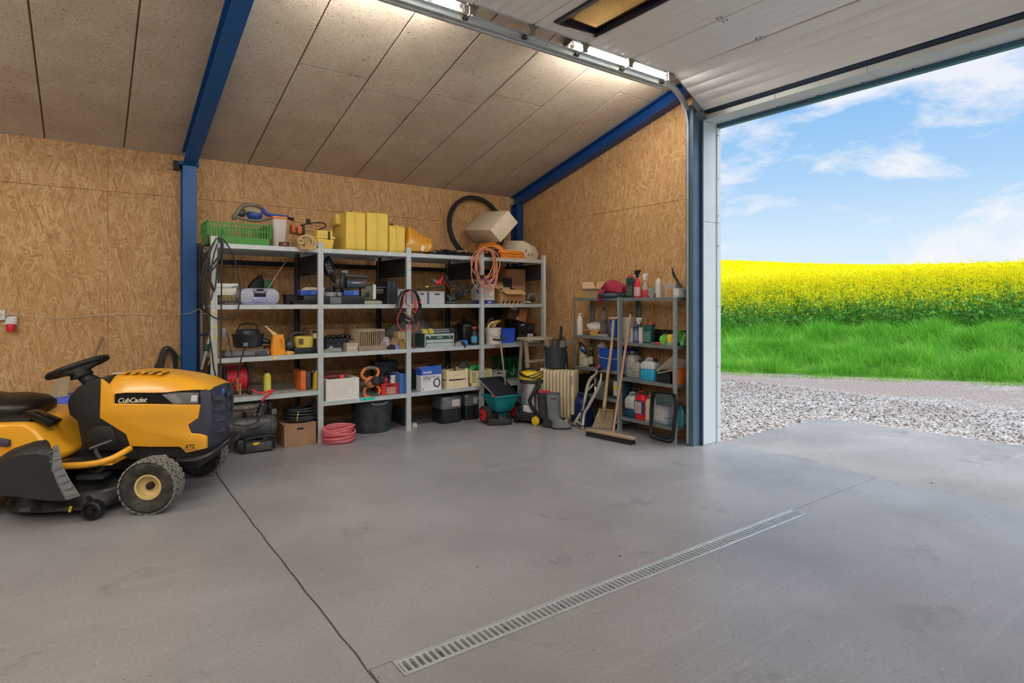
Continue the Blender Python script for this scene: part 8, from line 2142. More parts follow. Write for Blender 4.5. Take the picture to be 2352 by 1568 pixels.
bottle('green_bottle', 'slim green bottle with a white label right of the teal bottle', (XI + 0.07, RY(1573, XI + 0.07), zb),0.026, RH_(1573,934, zb, XI + 0.07), mat((30,120,90),0.35), mat((40,130,70),0.4), neck=0.7, shoulder=0.72, label_m=print_m((196,206,200),(60,90,90),60))
# ================================================================== things standing on the floor in the corner
# --- step ladder
t = thing('step_ladder', 'worn wooden step ladder with dusty treads between shelving and radiator', 'ladder', (0,0,0));
lp = Vector((4.45,5.58,0)); t.location = lp
LW = mat((150,136,122),0.75,0,0.2,14,0.1,40, dust=0.3)
# front frame leans back towards the wall; width runs along +x
def lad(x, y, z): return Vector((x, y, z))
for s in (-1,1):
 part(t, 'front_rail', G().beam((s * 0.21,-0.06,0.0),(s * 0.165,0.10,0.93),0.032,0.045,(0,1,0)), LW, 0.003,1)
 part(t, 'rear_leg', G().beam((s * 0.19,0.24,0.0),(s * 0.16,0.19,0.92),0.028,0.028,(0,1,0)), LW)
for z in (0.22,0.45,0.68):
 y = -0.06 + 0.16 * z / 0.93
 part(t, 'tread', G().box((-0.20 + 0.04 * z, y - 0.055, z - 0.012),(0.20 - 0.04 * z, y + 0.075, z + 0.012)), LW, 0.004,1)
part(t, 'top_step', G().box((-0.19,0.02,0.93),(0.19,0.26,0.962)), mat((170,160,146),0.8,0,0.2,18,0.1,40),0.006,2)
# --- vacuum cleaner
c = Vector((4.215,5.47,0))
t = thing('wet_dry_vacuum', 'steel drum vacuum cleaner with a yellow head and black hose on a wheeled base', 'vacuum cleaner', c, math.radians(-62)); t.scale = (0.86,0.86,0.93)
part(t, 'drum', G().lathe([(0.155,0),(0.155,0.10),(0.15,0.104),(0.155,0.108),(0.155,0.165),(0.15,0.17),(0.155,0.175),(0.155,0.225),(0.15,0.23),(0.155,0.235),(0.155,0.36)], 36, c=(0,0,0.13)), mat((200,200,204),0.2,0.85,0.08,10))
part(t, 'collar', G().lathe([(0.155,0),(0.172,0.01),(0.172,0.045),(0.160,0.05)], 32, c=(0,0,0.488)), mat((40,46,54),0.45))
hd = part(t, 'motor_head', G().lathe([(0.165,0),(0.168,0.02),(0.150,0.075),(0.13,0.095),(0.06,0.10)], 32, c=(0,0,0.537)), mat((222,188,40),0.4), angle=40)
part(t, 'carry_handle', G().tube([(-0.08,0.0,0.63),(-0.07,0,0.66),(0.07,0,0.66),(0.08,0,0.63)], 0.014,8,3), BLACK)
for k in range(3):
 part(hd, 'power_cord', G().tube([(0.17 * math.cos(a),0.17 * math.sin(a),0.585 + 0.03 * math.sin(2 * a + k) + 0.012 * k) for a in [PI * 1.05 + PI * 0.95 * j / 12 for j in range(13)]], 0.006,6,2), BLACK)
part(t, 'base', G().rslab((-0.19,-0.20),(0.19,0.17),0.035,0.135,0.06,5), BLACK)
for x, y, r in ((0.15,-0.215,0.055),(-0.15,-0.215,0.055)):
 if x > 0:
  w_ = part(t, 'rear_wheel', G().cyl((x, y + 0.02, r),(x, y - 0.012, r), r, n=24), mat((220,190,40),0.4),0.006,2)
 else:
  part(t, 'castor', G().cyl((x, y + 0.05,0.03),(x, y + 0.02,0.03),0.03, n=16), BLACK)
for x in (-0.15,0.15):
 part(t, 'castor', G().cyl((x, 0.13,0.03),(x, 0.16,0.03),0.03, n=16), BLACK)
g = G(); P = catmull([(0.12,-0.10,0.53),(0.16,-0.13,0.47),(0.10,-0.18,0.38),(0.055,-0.19,0.29),(0.09,-0.185,0.20),(0.14,-0.16,0.15)], 8); g.tube(P, [0.026 if k % 2 else 0.023 for k in range(len(P))], 10); part(t, 'hose', g, BLACK, angle=80)
part(t, 'wand', G().tube([(0.15,-0.08,0.56),(0.14,-0.13,0.46),(0.12,-0.155,0.38)], 0.022,10,4), mat((34,36,40),0.35))
part(t, 'white_label', G().box((-0.05,-0.161,0.15),(0.07,-0.155,0.225)), mat((206,202,204),0.5))
# --- oil radiator
c = Vector((4.415,5.225,0))
t = thing('oil_radiator', 'beige ribbed oil radiator standing before the rack', 'radiator', c, math.radians(-64))
RBG = mat((206,192,160),0.5,0,0.06,6, dust=0.12)
nf = 8; Lr = 0.34
for k in range(nf):
 x = -Lr / 2 + Lr * (k + 0.5) / nf
 g = G(); g.rslab((-0.075,0.06),(0.075,0.62),-0.016,0.016,0.05,5)
 M_ = Matrix.Translation((x, 0,0)) @ Matrix(((0,0,1,0),(1,0,0,0),(0,1,0,0),(0,0,0,1)))
 g.v = [M_ @ p for p in g.v]; part(t, 'fin', g, RBG)
cp = part(t, 'end_panel', G().box((-Lr / 2 - 0.03,-0.085,0.04),(-Lr / 2 - 0.0,0.085,0.63)), RBG, 0.015,3)
part(cp, 'black_slot', G().box((-Lr / 2 - 0.034,-0.05,0.27),(-Lr / 2 - 0.03,0.03,0.285)), BLACK)
cp = part(t, 'control_panel', G().box((Lr / 2 + 0.005,-0.085,0.12),(Lr / 2 + 0.05,0.085,0.62)), RBG, 0.02,3)
for k in range(10):
 part(cp, 'vent_slot', G().box((Lr / 2 + 0.015,-0.0865,0.46 + 0.011 * k),(Lr / 2 + 0.04,-0.085,0.465 + 0.011 * k)), mat((120,110,90),0.6))
for x in (-0.13,0.13):
 ft = part(t, 'foot', G().box((x - 0.02,-0.10,0.02),(x + 0.02,0.10,0.065)), RBG, 0.006,1)
 for y in (-0.08,0.08):
  part(ft, 'castor', G().cyl((x - 0.012, y, 0.02),(x + 0.012, y, 0.02),0.02, n=12), BLACK)
# --- black bucket with small goods on the radiator, plus a dark case behind
zbk = 0.632
bc_ = Vector((4.43,5.30, zbk))
bucket('black_bucket', 'black builder bucket full of brushes standing on the oil radiator', bc_, 0.135,0.112,0.235, mat((44,52,60),0.5,0,0.1), math.radians(-30), lip=0.008, hang=-0.2, hm=mat((170,160,150),0.4,0.5))
for k, (dx, dy, h0, r, colr, lab) in enumerate(((0.06,0.0,0.24,0.016,(28,28,30), 'black pipe sticking up from the black bucket'),(-0.02,-0.02,0.10,0.04,(70,62,56), 'dark brush head in the black bucket'),(0.045,-0.045,0.075,0.042,(112,106,98), 'grey brush head at the right rim of the black bucket'),(-0.07,0.03,0.11,0.02,(150,120,84), 'wooden handle leaning left in the black bucket'))):
 a = bc_ + Vector((dx, dy, 0.16)); b = bc_ + Vector((dx * 1.5, dy * 1.2,0.235 + h0))
 wsingle('bucket_tool', G().cyl(a, b, r, r * 0.95,12), mat(colr, 0.7), lab, 'tool', a, bevel=0.004)
bx2 = Vector((4.27,5.63,0))
crumple('dark_sack', 'dark leather-like bag with a tan flap hanging behind the black bucket', (4.62,5.42,0.0),0.10,0.10,0.95, mat((60,56,54),0.6,0,0.2,6), 'bag', 83, amp=0.06)
# --- rubber boots
RBT = mat((112,120,122),0.5,0,0.12,6,0.04,40, dust=0.3)
def boot(label, loc, rz, m, lining):
 t = thing('rubber_boot', label, 'boot', loc, rz)
 g = G(); rings = []
 for z, rx, ry, ox in ((0.0,0.135,0.045,0.055),(0.015,0.138,0.048,0.055),(0.05,0.13,0.047,0.05),(0.085,0.10,0.047,0.03),(0.12,0.068,0.048,0.0),(0.18,0.060,0.052,-0.008),(0.26,0.068,0.060,-0.008),(0.34,0.076,0.068,-0.006),(0.385,0.078,0.07,-0.005)):
  rings.append([(ox + rx * math.cos(a) * (1.0 if math.cos(a) > 0 else (0.55 if z < 0.10 else 1)), ry * math.sin(a), z) for a in [2 * PI * k / 22 for k in range(22)]])
 g.loft(rings, caps=False); g.add(rings[0], [tuple(range(21,-1,-1))]); part(t, 'shaft', g, m, angle=60)
 part(t, 'lining', G().lathe([(0.070,0.0),(0.074,0.006),(0.072,0.012),(0.064,0.012),(0.060,-0.10),(0.01,-0.11)], 22, c=(-0.005,0,0.383), sy=0.9), lining)
 g = G(); rg = [(0.055 + 0.142 * math.cos(a) * (1 if math.cos(a) > 0 else 0.56),0.052 * math.sin(a)) for a in [2 * PI * k / 24 for k in range(24)]]; g.prism(rg, 2,0.0,0.022); part(t, 'sole', g, mat((46,46,48),0.7),0.004,1)
 part(t, 'strap', G().tube([(-0.03,-0.07,0.345),(0.0,-0.078,0.342),(0.03,-0.07,0.346)], 0.006,6,3), BLACK)
 return t
boot('grey rubber boot in front, the right one of the pair', (4.17,5.02,0), math.radians(-40), RBT, mat((90,90,90),0.8))
boot('darker rubber boot with a red lining, the left one of the pair', (4.16,5.165,0), math.radians(-40), mat((52,56,60),0.5,0,0.12,6), mat((190,40,60),0.8))
# --- clog
t = thing('rubber_clog', 'single black rubber clog on the floor before the spreader', 'shoe', (3.80,5.53,0), math.radians(-22))
g = G(); rings = []
for z, rx, ry, ox in ((0.0,0.142,0.048,0.0),(0.02,0.148,0.052,0.0),(0.045,0.145,0.05,0.0),(0.07,0.135,0.046,-0.005)):
 rings.append([(ox + rx * math.cos(a), ry * math.sin(a) * (1 if math.cos(a) > -0.3 else 0.85), z + (0.012 if math.cos(a) < -0.5 and z > 0.04 else 0)) for a in [2 * PI * k / 26 for k in range(26)]])
g.loft(rings); part(t, 'shell', g, mat((38,38,40),0.4,0,0.15), angle=60)
g = G(); rings = []
for x, w, h in ((-0.02,0.047,0.135),(0.03,0.048,0.105),(0.08,0.046,0.078),(0.125,0.036,0.062),(0.14,0.02,0.05)):
 rings.append([(x, w * math.cos(a),0.035 + (h - 0.035) * max(0, math.sin(a))) for a in [PI * k / 12 for k in range(13)]])
g.loft(rings, closed_ring=False, caps=False); part(t, 'upper', g, mat((44,44,46),0.35,0,0.15), angle=60)
part(t, 'rim', G().tube([(-0.02,-0.048,0.06),(-0.02,-0.04,0.11),(-0.02,0,0.137),(-0.02,0.04,0.11),(-0.02,0.048,0.06)], 0.005,6,4), BLACK)
# --- spreader
c = Vector((3.945,5.71,0))
t = thing('lawn_spreader', 'teal lawn spreader with red-hubbed wheel, black lid and chrome T handle', 'spreader', c)
TE = mat((20,126,134),0.4)
part(t, 'hopper', G().taper((-0.17,-0.13),(0.17,0.13),0.12,0.30,0.05,0.05), TE, 0.02,3)
part(t, 'rim', G().box((-0.18,-0.142,0.295),(0.18,0.142,0.315)), TE, 0.006,2)
part(t, 'lid', G().add([(-0.17,-0.11,0.316),(0.17,-0.11,0.316),(0.10,0.12,0.50),(-0.24,0.12,0.50),(-0.17,-0.10,0.322),(0.17,-0.10,0.322),(0.10,0.13,0.506),(-0.24,0.13,0.506)], [(3,2,1,0),(4,5,6,7),(0,1,5,4),(1,2,6,5),(2,3,7,6),(3,0,4,7)]), mat((18,22,34),0.5))
part(t, 'lid_edge', G().cyl((-0.24,0.12,0.50),(-0.17,-0.11,0.318),0.006, n=6), STEEL)
part(t, 'stand', G().box((0.02,-0.02,0.0),(0.06,0.02,0.13)), TE)
part(t, 'axle', G().cyl((-0.30,0.02,0.10),(0.0,0.02,0.10),0.012, n=8), BLACK)
for x in (-0.22,0.22):
 wl = thing_part(t, 'wheel', (x, -0.0,0.10))
 part(wl, 'tyre', G().cyl((-0.035,0,0),(0.035,0,0),0.10, n=28), RUBBER, 0.012,2)
 part(wl, 'hub', G().cyl((-0.042,0,0),(-0.034,0,0),0.068, n=24), mat((206,36,46),0.4),0.003,1)
part(t, 'latch', G().ball((-0.205,-0.13,0.325),0.016,10,6), mat((206,60,60),0.4))
# --- T-handled tube leaning on the shelf
a, b = pp(1149,783, Y=5.80), pp(1163,898, Y=5.72)
foot = b + (b - a).normalized() * 0.34; foot.z = max(foot.z, 0.0)
wpart(t, 'upper_tube', G().cyl(a, a.lerp(b, 0.45),0.015,0.014,12), CHROME)
wpart(t, 'lower_tube', G().cyl(a.lerp(b, 0.44), b, 0.0115,0.009,12), CHROME)
wpart(t, 'handle_foot', G().cyl(b, b + Vector((0.03,0.01,-0.33)),0.007, n=8), DARKSTEEL)
h0, h1 = pp(1133,779, Y=5.80), pp(1162,776, Y=5.80); wpart(t, 'grip', G().tube([h0, a + Vector((0,0,0.012)), h1], 0.014,10,4), mat((52,54,58),0.5))
# --- blue canister behind the boots
jerrycan('blue_canister', 'large dark blue plastic canister behind the folding scooter', (4.55,4.97,0.0),0.20,0.18,0.36, mat((20,34,84),0.5), math.radians(-90))
# --- folding scooter / rack with pale frame bars
t = thing('folding_bike_rack', 'folded bike carrier frame with pale curved bars and silver clamp feet', 'carrier', pp(1330,985, Z=0) if False else at(1330,985, Z=0))
PF = mat((190,186,172),0.4,0.4,0.06); PFX = 4.42
def B_(px, py, X): return pp(px, py, X=X)
wpart(t, 'frame_bar', G().tube([B_(1373,849,4.56), B_(1366,862,4.55), B_(1358,868,4.54), B_(1350,885,4.52), B_(1344,915,4.49), B_(1339,942,4.47)], [0.013,0.017,0.019,0.019,0.018,0.010], 10,5), PF)
wpart(t, 'frame_bar', G().tube([B_(1381,857,4.54), B_(1379,876,4.53), B_(1372,895,4.52), B_(1364,910,4.50), B_(1352,932,4.47), B_(1342,950,4.45), B_(1339,975,4.42)], [0.011,0.017,0.019,0.018,0.018,0.017,0.016], 10,5), PF)
wpart(t, 'link', G().beam(B_(1350,896,4.51), B_(1363,882,4.53),0.012,0.022), PF)
wpart(t, 'link', G().beam(B_(1367,887,4.52), B_(1367,902,4.51),0.014,0.022), PF)
cl = wpart(t, 'black_clamp', G().beam(B_(1369,862,4.55), B_(1368,888,4.53),0.02,0.032), BLACK, bevel=0.006)
p_ = B_(1370,883,4.51); letter(t, 'THULE', 0.022, WHITE, p_ - t.location + Vector((-0.012,0.004,0)),(0.1,0,1),(0,1,0), bold=0.0005)
wpart(t, 'foot_bar', G().beam(B_(1334,948,4.45), B_(1320,972,4.42),0.014,0.03), PF)
wpart(t, 'foot_plate', G().beam(B_(1322,966,4.42), B_(1340,977,4.41),0.03,0.02), PF, bevel=0.004)
wpart(t, 'clamp_foot', G().cyl(B_(1312,972,4.43), B_(1326,980,4.41),0.026, n=16), CHROME, bevel=0.004)
wpart(t, 'clamp_foot', G().cyl(B_(1330,984,4.40), B_(1341,985,4.39),0.024, n=16), CHROME, bevel=0.004)
wpart(t, 'dark_strut', G().beam(B_(1336,940,4.48), B_(1334,972,4.44),0.016,0.05), mat((26,34,60),0.4))
wpart(t, 'top_clamp', G().beam(B_(1373,849,4.56), B_(1384,845,4.57),0.02,0.03), BLACK, bevel=0.005)
kn = B_(1376,840,4.56); wpart(t, 'red_knob', G().cyl(kn, kn + Vector((-0.012,-0.004,0)),0.014, n=14), mat((214,40,66),0.4))
# --- shovel
a, b = pp(1408,733, X=4.64), at(1383,978, Z=0.02)
WH = mat((192,166,134),0.65,0,0.12,16)
t = thing('shovel', 'wooden handled square shovel with a muddy blade leaning on the rack', 'shovel', at(1385,985, Z=0))
tip = t.location + Vector((0.0,0,0.004))
top_ = pp(1409,735, X=4.645); sk = pp(1388,930, X=4.615)
wpart(t, 'handle', G().tube([top_, pp(1404,800, X=4.635), pp(1396,860, X=4.62), pp(1391,905, X=4.61), pp(1388,935, X=4.605)], [0.014,0.016,0.017,0.019,0.021], 12,6), WH)
wpart(t, 'grip', G().beam(pp(1399,731, X=4.645), pp(1418,730, X=4.645),0.03,0.026), WH, bevel=0.011, seg=3)
g = G(); A, B, C_, D_ = pp(1378,938, X=4.60), pp(1411,942, X=4.62), at(1407,985, Z=0.004), at(1361,982, Z=0.004)
n_ = Vector((-0.006,0,0)); mid = lambda p, q_, d: (p + q_) / 2 + Vector((d, 0,0))
rows = []
for k in range(6):
 f = k / 5; l, r = A.lerp(D_, f), B.lerp(C_, f)
 rows.append([l + Vector((-0.012,0,0)), l.lerp(r, 0.15), l.lerp(r, 0.5) + Vector((0.008,0,0)), l.lerp(r, 0.85), r + Vector((-0.012,0,0)), r + Vector((-0.006,0,0)), l.lerp(r, 0.5) + Vector((0.014,0,0)), l + Vector((-0.006,0,0))])
g.loft(rows); wpart(t, 'blade', g, mat((166,148,118),0.8,0,0.35,14,0.2,40), angle=50)
wpart(t, 'tread_edge', G().beam(A + Vector((-0.01,0,0)), B + Vector((-0.01,0,0)),0.02,0.012), mat((150,132,104),0.8))
wpart(t, 'socket', G().cyl(pp(1388,932, X=4.60), pp(1386,962, X=4.585),0.024,0.008,12), mat((160,136,104),0.8))
# --- broom
t = thing('push_broom', 'wide wooden push broom with black bristles on the floor before the racks', 'broom', at(1400,1003, Z=0))
hA, hB = at(1349,990, Z=0.045), at(1456,1011, Z=0.045)
dirv = (hB - hA); dirv.z = 0; dirv.normalize(); nrm = Vector((-dirv.y, dirv.x, 0))
wpart(t, 'head', G().beam(Vector((hA.x, hA.y, 0.062)), Vector((hB.x, hB.y, 0.062)),0.062,0.026), mat((170,148,120),0.7,0,0.1,12), bevel=0.005)
nB = 46
BR = mat((30,30,32),0.7)
for k in range(nB):
 p = hA.lerp(hB, (k + 0.5) / nB)
 for j in (-1,1):
  base = Vector((p.x, p.y, 0.050)) + nrm * j * 0.018
  wpart(t, 'bristle_tuft', G().cyl(base, Vector((base.x, base.y, 0.0)) + nrm * j * 0.012,0.0048,0.006,5), BR)
tp = pp(1449,716, X=4.64); bt = at(1408,993, Z=0.07)
wpart(t, 'handle', G().tube([tp, tp.lerp(bt, 0.5) + Vector((0,0,0.0)), bt], 0.0135,12,5), mat((176,138,104),0.6,0,0.12,14))
g = G(); d_ = (bt - tp).normalized(); g.cyl(tp, tp + d_ * 0.025,0.0145, n=12); wpart(t, 'end_cap', g, BLACK)
# --- folding stool leaning on the rack
t = thing('folding_stool', 'folded camping stool with a black tube frame and green fabric seat', 'stool', at(1525,1016, Z=0))
def S_(px, py, k=0.0):
 f = (1018 - py) / 118.0
 return pp(px, py, X=4.56 + 0.085 * f + k)
TBK = mat((28,30,32),0.3,0.3)
def loop(pts, k, nm):
 wpart(t, nm, G().tube([S_(*p, k) for p in pts], 0.0115,10,5, closed=True), TBK)
loop([(1497,908),(1505,902),(1525,902),(1545,905),(1555,913),(1554,940),(1548,1000),(1543,1013),(1530,1014),(1500,1005),(1494,998),(1494,960)], 0.0, 'front_frame')
loop([(1502,911),(1510,907),(1530,906),(1548,909),(1551,918),(1550,940),(1545,990),(1540,1004),(1528,1006),(1502,996),(1497,988),(1498,960)], 0.03, 'rear_frame')
g = G(); q_ = [S_(1504,901,-0.004), S_(1543,903,-0.004), S_(1546,933,0.0), S_(1506,929,0.0)]; n_ = Vector((0.014,0,0)); g.add([*q_, *[p + n_ for p in q_]], [(0,1,2,3),(7,6,5,4),(4,5,1,0),(5,6,2,1),(6,7,3,2),(7,4,0,3)]); wpart(t, 'fabric_seat', g, mat((62,80,80),0.85,0,0.1,20,0.2,200), bevel=0.004)
# ================================================================== cables hung on the shelving, things on the left wall
# --- jumper leads on the third upright
t = thing('jumper_leads', 'red and black jumper leads hanging in a coil on the third upright', 'cable', pp(942,668, Y=5.83))
JB = mat((34,36,40),0.4); JR = mat((206,64,72),0.45)
q = random.Random(21)
hk = (941,664)
for k in range(7):
 w_, b_ = 20 + k * 1.6,742 + q.uniform(-12,6); cx_ = 941 + q.uniform(-4,5)
 P = []
 for j in range(14):
  a = PI / 2 + 2 * PI * j / 14
  P.append(pp(cx_ + w_ * math.cos(a) * (1 if math.sin(a) < 0 else 0.92),(665 + b_) / 2 - (b_ - 665) / 2 * math.sin(a), Y=5.815 - 0.005 * k + 0.006 * math.sin(3 * a)))
 wpart(t, 'black_lead', G().tube(P, 0.0055,7,3, closed=True), JB)
for pts in (((941,668),(930,676),(925,700),(920,715),(913,730),(914,745),(922,757),(930,760),(937,754),(940,740)),((943,668),(950,680),(950,695),(946,708),(954,718),(956,705)),((928,690),(935,698),(942,704)),((939,738),(941,752),(948,761),(956,757),(961,745),(961,736))):
 wpart(t, 'red_lead', G().tube([pp(*p, Y=5.772) for p in pts], 0.005,7,5), JR)
for pts, m_ in ((((954,688),(957,712)), mat((206,54,60),0.4)),(((926,716),(944,732)), mat((130,92,74),0.4,0.4)),(((946,722),(949,738)), mat((130,96,84),0.4,0.5)),(((964,692),(966,697)), mat((206,54,60),0.4))):
 wpart(t, 'clip', G().beam(pp(*pts[0], Y=5.765), pp(*pts[1], Y=5.765),0.02,0.016), m_, bevel=0.004)
wpart(t, 'crocodile_grip', G().tube([pp(948,740, Y=5.79), pp(949,760, Y=5.80), pp(950,780, Y=5.81), pp(953,800, Y=5.82)], [0.004,0.006,0.009,0.007], 8,4), mat((120,86,66),0.4,0.4))
wpart(t, 'hook', G().cyl(pp(941,664, Y=5.86), pp(941,664, Y=5.77),0.005, n=6), STEEL)
# --- copper coloured cable on the fourth upright
t = thing('cable_coil', 'copper coloured extension cable coiled over the fourth upright', 'cable', pp(1110,575, Y=5.83))
CO = mat((206,132,104),0.45,0,0.06)
for k in range(8):
 w_, b_ = 21 + (k * 5 % 7) * 1.5,636 + (k * 11 % 9) * 4.4; cx_ = 1112 + (k * 3 % 5) * 1.6
 P = []
 for j in range(14):
  a = PI / 2 + 2 * PI * j / 14
  P.append(pp(cx_ + (w_ * math.cos(a)) * (1.0 + 0.12 * math.sin(a + k)),(570 + b_) / 2 - (b_ - 570) / 2 * math.sin(a), Y=5.82 - 0.006 * k + 0.004 * math.sin(2 * a)))
 wpart(t, 'cable_turn', G().tube(P, 0.0062,7,3, closed=True), CO)
wpart(t, 'cable_turn', G().tube([pp(1098,580, Y=5.77), pp(1106,620, Y=5.768), pp(1124,652, Y=5.768), pp(1134,664, Y=5.77)], 0.0062,7,5), CO)
wpart(t, 'cable_end', G().tube([pp(1132,612, Y=5.765), pp(1120,636, Y=5.765), pp(1110,639, Y=5.765)], 0.0062,7,5), CO)
a = pp(1108,636, Y=5.775); wpart(t, 'plug', G().box(a - Vector((0.025,0.015,0.025)), a + Vector((0.02,0.015,0.025))), BLACK, bevel=0.006)
# --- black extension leads on the first upright
t = thing('extension_leads', 'black extension leads hanging in long loops from the top of the first upright', 'cable', pp(500,545, Y=5.83))
EB = mat((32,32,34),0.5)
loops = [((502,545),(515,552),(535,585),(549,640),(551,690),(540,722),(515,733),(490,728),(476,712),(468,690),(464,650),(462,630)),
   ((500,545),(508,560),(503,585),(490,605),(475,625),(463,645),(466,620),(478,590),(486,565)),
   ((505,547),(512,560),(508,590),(496,610),(486,622),(482,640),(490,662),(486,682),(485,690)),
   ((504,546),(510,570),(509,640),(508,720),(507,800),(505,860)),
   ((498,546),(480,580),(474,640),(476,700),(480,760),(487,810),(492,850),(505,880),(530,886),(545,870),(550,840),(560,805),(568,797)),
   ((496,548),(484,575),(476,600),(470,640),(466,655)),((499,560),(488,600),(484,650),(492,668),(497,640),(500,600),(508,575)),
   ((505,862),(503,900),(507,940),(520,965),(545,976),(580,975),(600,955),(606,935))]
for k, pts in enumerate(loops):
 wpart(t, 'lead', G().tube([pp(*p, Y=5.815 - 0.004 * k) for p in pts], 0.0065,7,6), EB)
a = pp(514,765, Y=5.80); wpart(t, 'adaptor', G().box(a - Vector((0.018,0.014,0.05)), a + Vector((0.018,0.014,0.045))), mat((110,114,118),0.5), bevel=0.006)
wpart(t, 'thin_lead', G().tube([pp(515,757, Y=5.80), pp(523,770, Y=5.80), pp(528,795, Y=5.80), pp(533,817, Y=5.81)], 0.004,6,5), EB)
g = G(); a, b = pp(545,868, Y=5.79), pp(546,898, Y=5.79); g.cyl(a, b, 0.010, n=8); wpart(t, 'brass_coupling', g, mat((190,150,90),0.3,0.7))
# grey box standing left of the first bay, behind the leads
x0, x1 = X_at(477,6.2), X_at(493,6.2)
carton('catalogue_box', 'brown carton with printing at the far left of the second shelf', X_at(487,6.25) , X_at(505,6.25),6.2,0.2, Z2, zof(490,650, Y=6.25) - Z2, mat((110,92,76),0.8), tape=False)
# --- bolt shears and tools standing by the blue column
t = thing('bolt_cutter', 'long steel handled cutter with dark green joints leaning beside the blue column', 'cutter', at(466,905, Y=6.5))
SH = mat((176,182,182),0.3,0.7); DG = mat((24,66,52),0.45)
def E_(px, py, Y=6.0): return pp(px, py, Y=Y)
wpart(t, 'upper_tube', G().cyl(E_(485,760), E_(477,790),0.012, n=10), SH)
wpart(t, 'lower_tube', G().cyl(E_(475,803), E_(463,850),0.014,0.012,10), SH)
wpart(t, 'joint', G().beam(E_(486,745), E_(484,762),0.03,0.03), DG, bevel=0.006)
wpart(t, 'joint', G().beam(E_(481,790), E_(473,806),0.04,0.04), DG, bevel=0.008)
wpart(t, 'grip', G().cyl(E_(463,848), E_(455,880),0.015, n=10), BLACK)
wpart(t, 'foot', G().cyl(E_(455,880), Vector((E_(450,900).x, 6.0,0.0)),0.012, n=8), BLACK)
t = thing('steel_pole', 'thin grey steel pole with a clamp standing next to the blue column', 'pole', (X_at(465,6.3),6.3,0))
wpart(t, 'pole', G().cyl((X_at(465,6.3),6.3,0),(X_at(463,6.3),6.3, zof(463,715, Y=6.3)),0.014, n=10), mat((120,122,124),0.4,0.5))
a = E_(467,768,6.3); wpart(t, 'clamp', G().beam(a - Vector((0.03,0,0)), a + Vector((0.04,0,0.005)),0.03,0.03), DARKSTEEL, bevel=0.006)
t = thing('black_rake', 'dark handled tool leaning low behind the first upright', 'tool', (X_at(470,6.2),6.2,0))
wpart(t, 'handle', G().cyl((X_at(455,6.25),6.25,0.0), E_(480,835,6.2),0.016, n=10), BLACK)
g = G(); a = E_(478,838,6.15); g.tube([a, a + Vector((0.02,0,0.05)), a + Vector((0.0,0,0.09))], 0.006,6,4); wpart(t, 'hook', g, mat((160,140,100),0.4,0.5))
# --- wall sockets
t = thing('wall_socket', 'white wall socket at the left picture edge', 'socket', (-0.62, YB - 0.012,1.28))
part(t, 'plate', G().box((-0.05,-0.03,-0.045),(0.038,0.0,0.045)), mat((214,214,208),0.45),0.006,2)
part(t, 'socket_ring', G().tube([(-0.008 + 0.022 * math.cos(a),-0.031,0.022 * math.sin(a)) for a in [2 * PI * k / 20 for k in range(20)]], 0.003,6, closed=True), mat((160,160,156),0.5))
for x in (-0.016,0.0):
 part(t, 'hole', G().cyl((x, -0.0305,-0.004),(x, -0.032,-0.004),0.003, n=8), BLACK)
t = thing('power_socket', 'grey and red three-phase power socket on the strand board wall', 'socket', (-0.542, YB - 0.012,1.205))
part(t, 'housing', G().prism([(-0.045,-0.005),(0.035,-0.005),(0.04,-0.02),(0.04,0.06),(-0.02,0.062),(-0.035,0.04),(-0.035,0.01),(-0.045,0.005)], 1,-0.07,0.0), mat((198,202,208),0.45),0.005,2)
part(t, 'red_cap', G().cyl((-0.002,-0.05,-0.005),(-0.002,-0.056,-0.07),0.034,0.028,18), mat((214,36,56),0.4),0.004,2)
for z in (0.015,0.04):
 part(t, 'screw', G().cyl((0.03,-0.0705, z),(0.03,-0.072, z),0.004, n=8), mat((90,90,94),0.5))
# thin wire along the wall to the column
g = G(); Yw = YB - 0.017
g.tube([Vector((-0.64, Yw - 0.03,1.284)), Vector((-0.585, Yw - 0.025,1.284)), Vector((-0.52, Yw, 1.284)), pp(90,728, Y=Yw), pp(150,730, Y=Yw), pp(230,724, Y=Yw), pp(300,721, Y=Yw), pp(370,723, Y=Yw), pp(412,721, Y=Yw), pp(424,721, Y=6.64), pp(440,718, Y=6.64), pp(458,710, Y=6.64), pp(466,718, Y=6.6), pp(475,722, Y=6.6)], 0.0035,6,4)
wsingle('thin_cable', g, mat((206,196,176),0.5), 'thin white cable running along the wall to the blue column', 'cable', pp(230,724, Y=Yw))
# --- behind the mower: bin, board, stick
t = thing('blue_bin', 'blue plastic bin on a grey crate against the wall behind the mower', 'bin', (-0.20,6.42,0.0))
part(t, 'grey_crate', G().box((-0.20,-0.16,0.0),(0.20,0.16,0.275)), mat((150,150,146),0.7),0.006,1)
part(t, 'blue_box', G().taper((-0.21,-0.17),(0.14,0.17),0.28,0.585,-0.035,0.0), mat((70,100,214),0.45),0.012,2)
t = thing('grey_board', 'bent grey plywood board leaning against the wall on the blue bin', 'board', pp(150,950, Y=6.22))
def quad_board(pts, th, nm, m_):
 n_ = Vector((0, th, 0)); return wpart(t, nm, G().add([*pts, *[p + n_ for p in pts]], [(0,1,2,3),(7,6,5,4),(4,5,1,0),(5,6,2,1),(6,7,3,2),(7,4,0,3)]), m_)
GBD = mat((172,158,136),0.7,0,0.08,8)
quad_board([pp(122,937, Y=6.22), pp(151,941, Y=6.22), pp(160,872, Y=6.6), pp(138,866, Y=6.6)], 0.012, 'board', GBD)
quad_board([pp(112,916, Y=6.30), pp(122,937, Y=6.215), pp(138,866, Y=6.595), pp(131,866, Y=6.62)], 0.012, 'side_flange', mat((158,146,126),0.7))
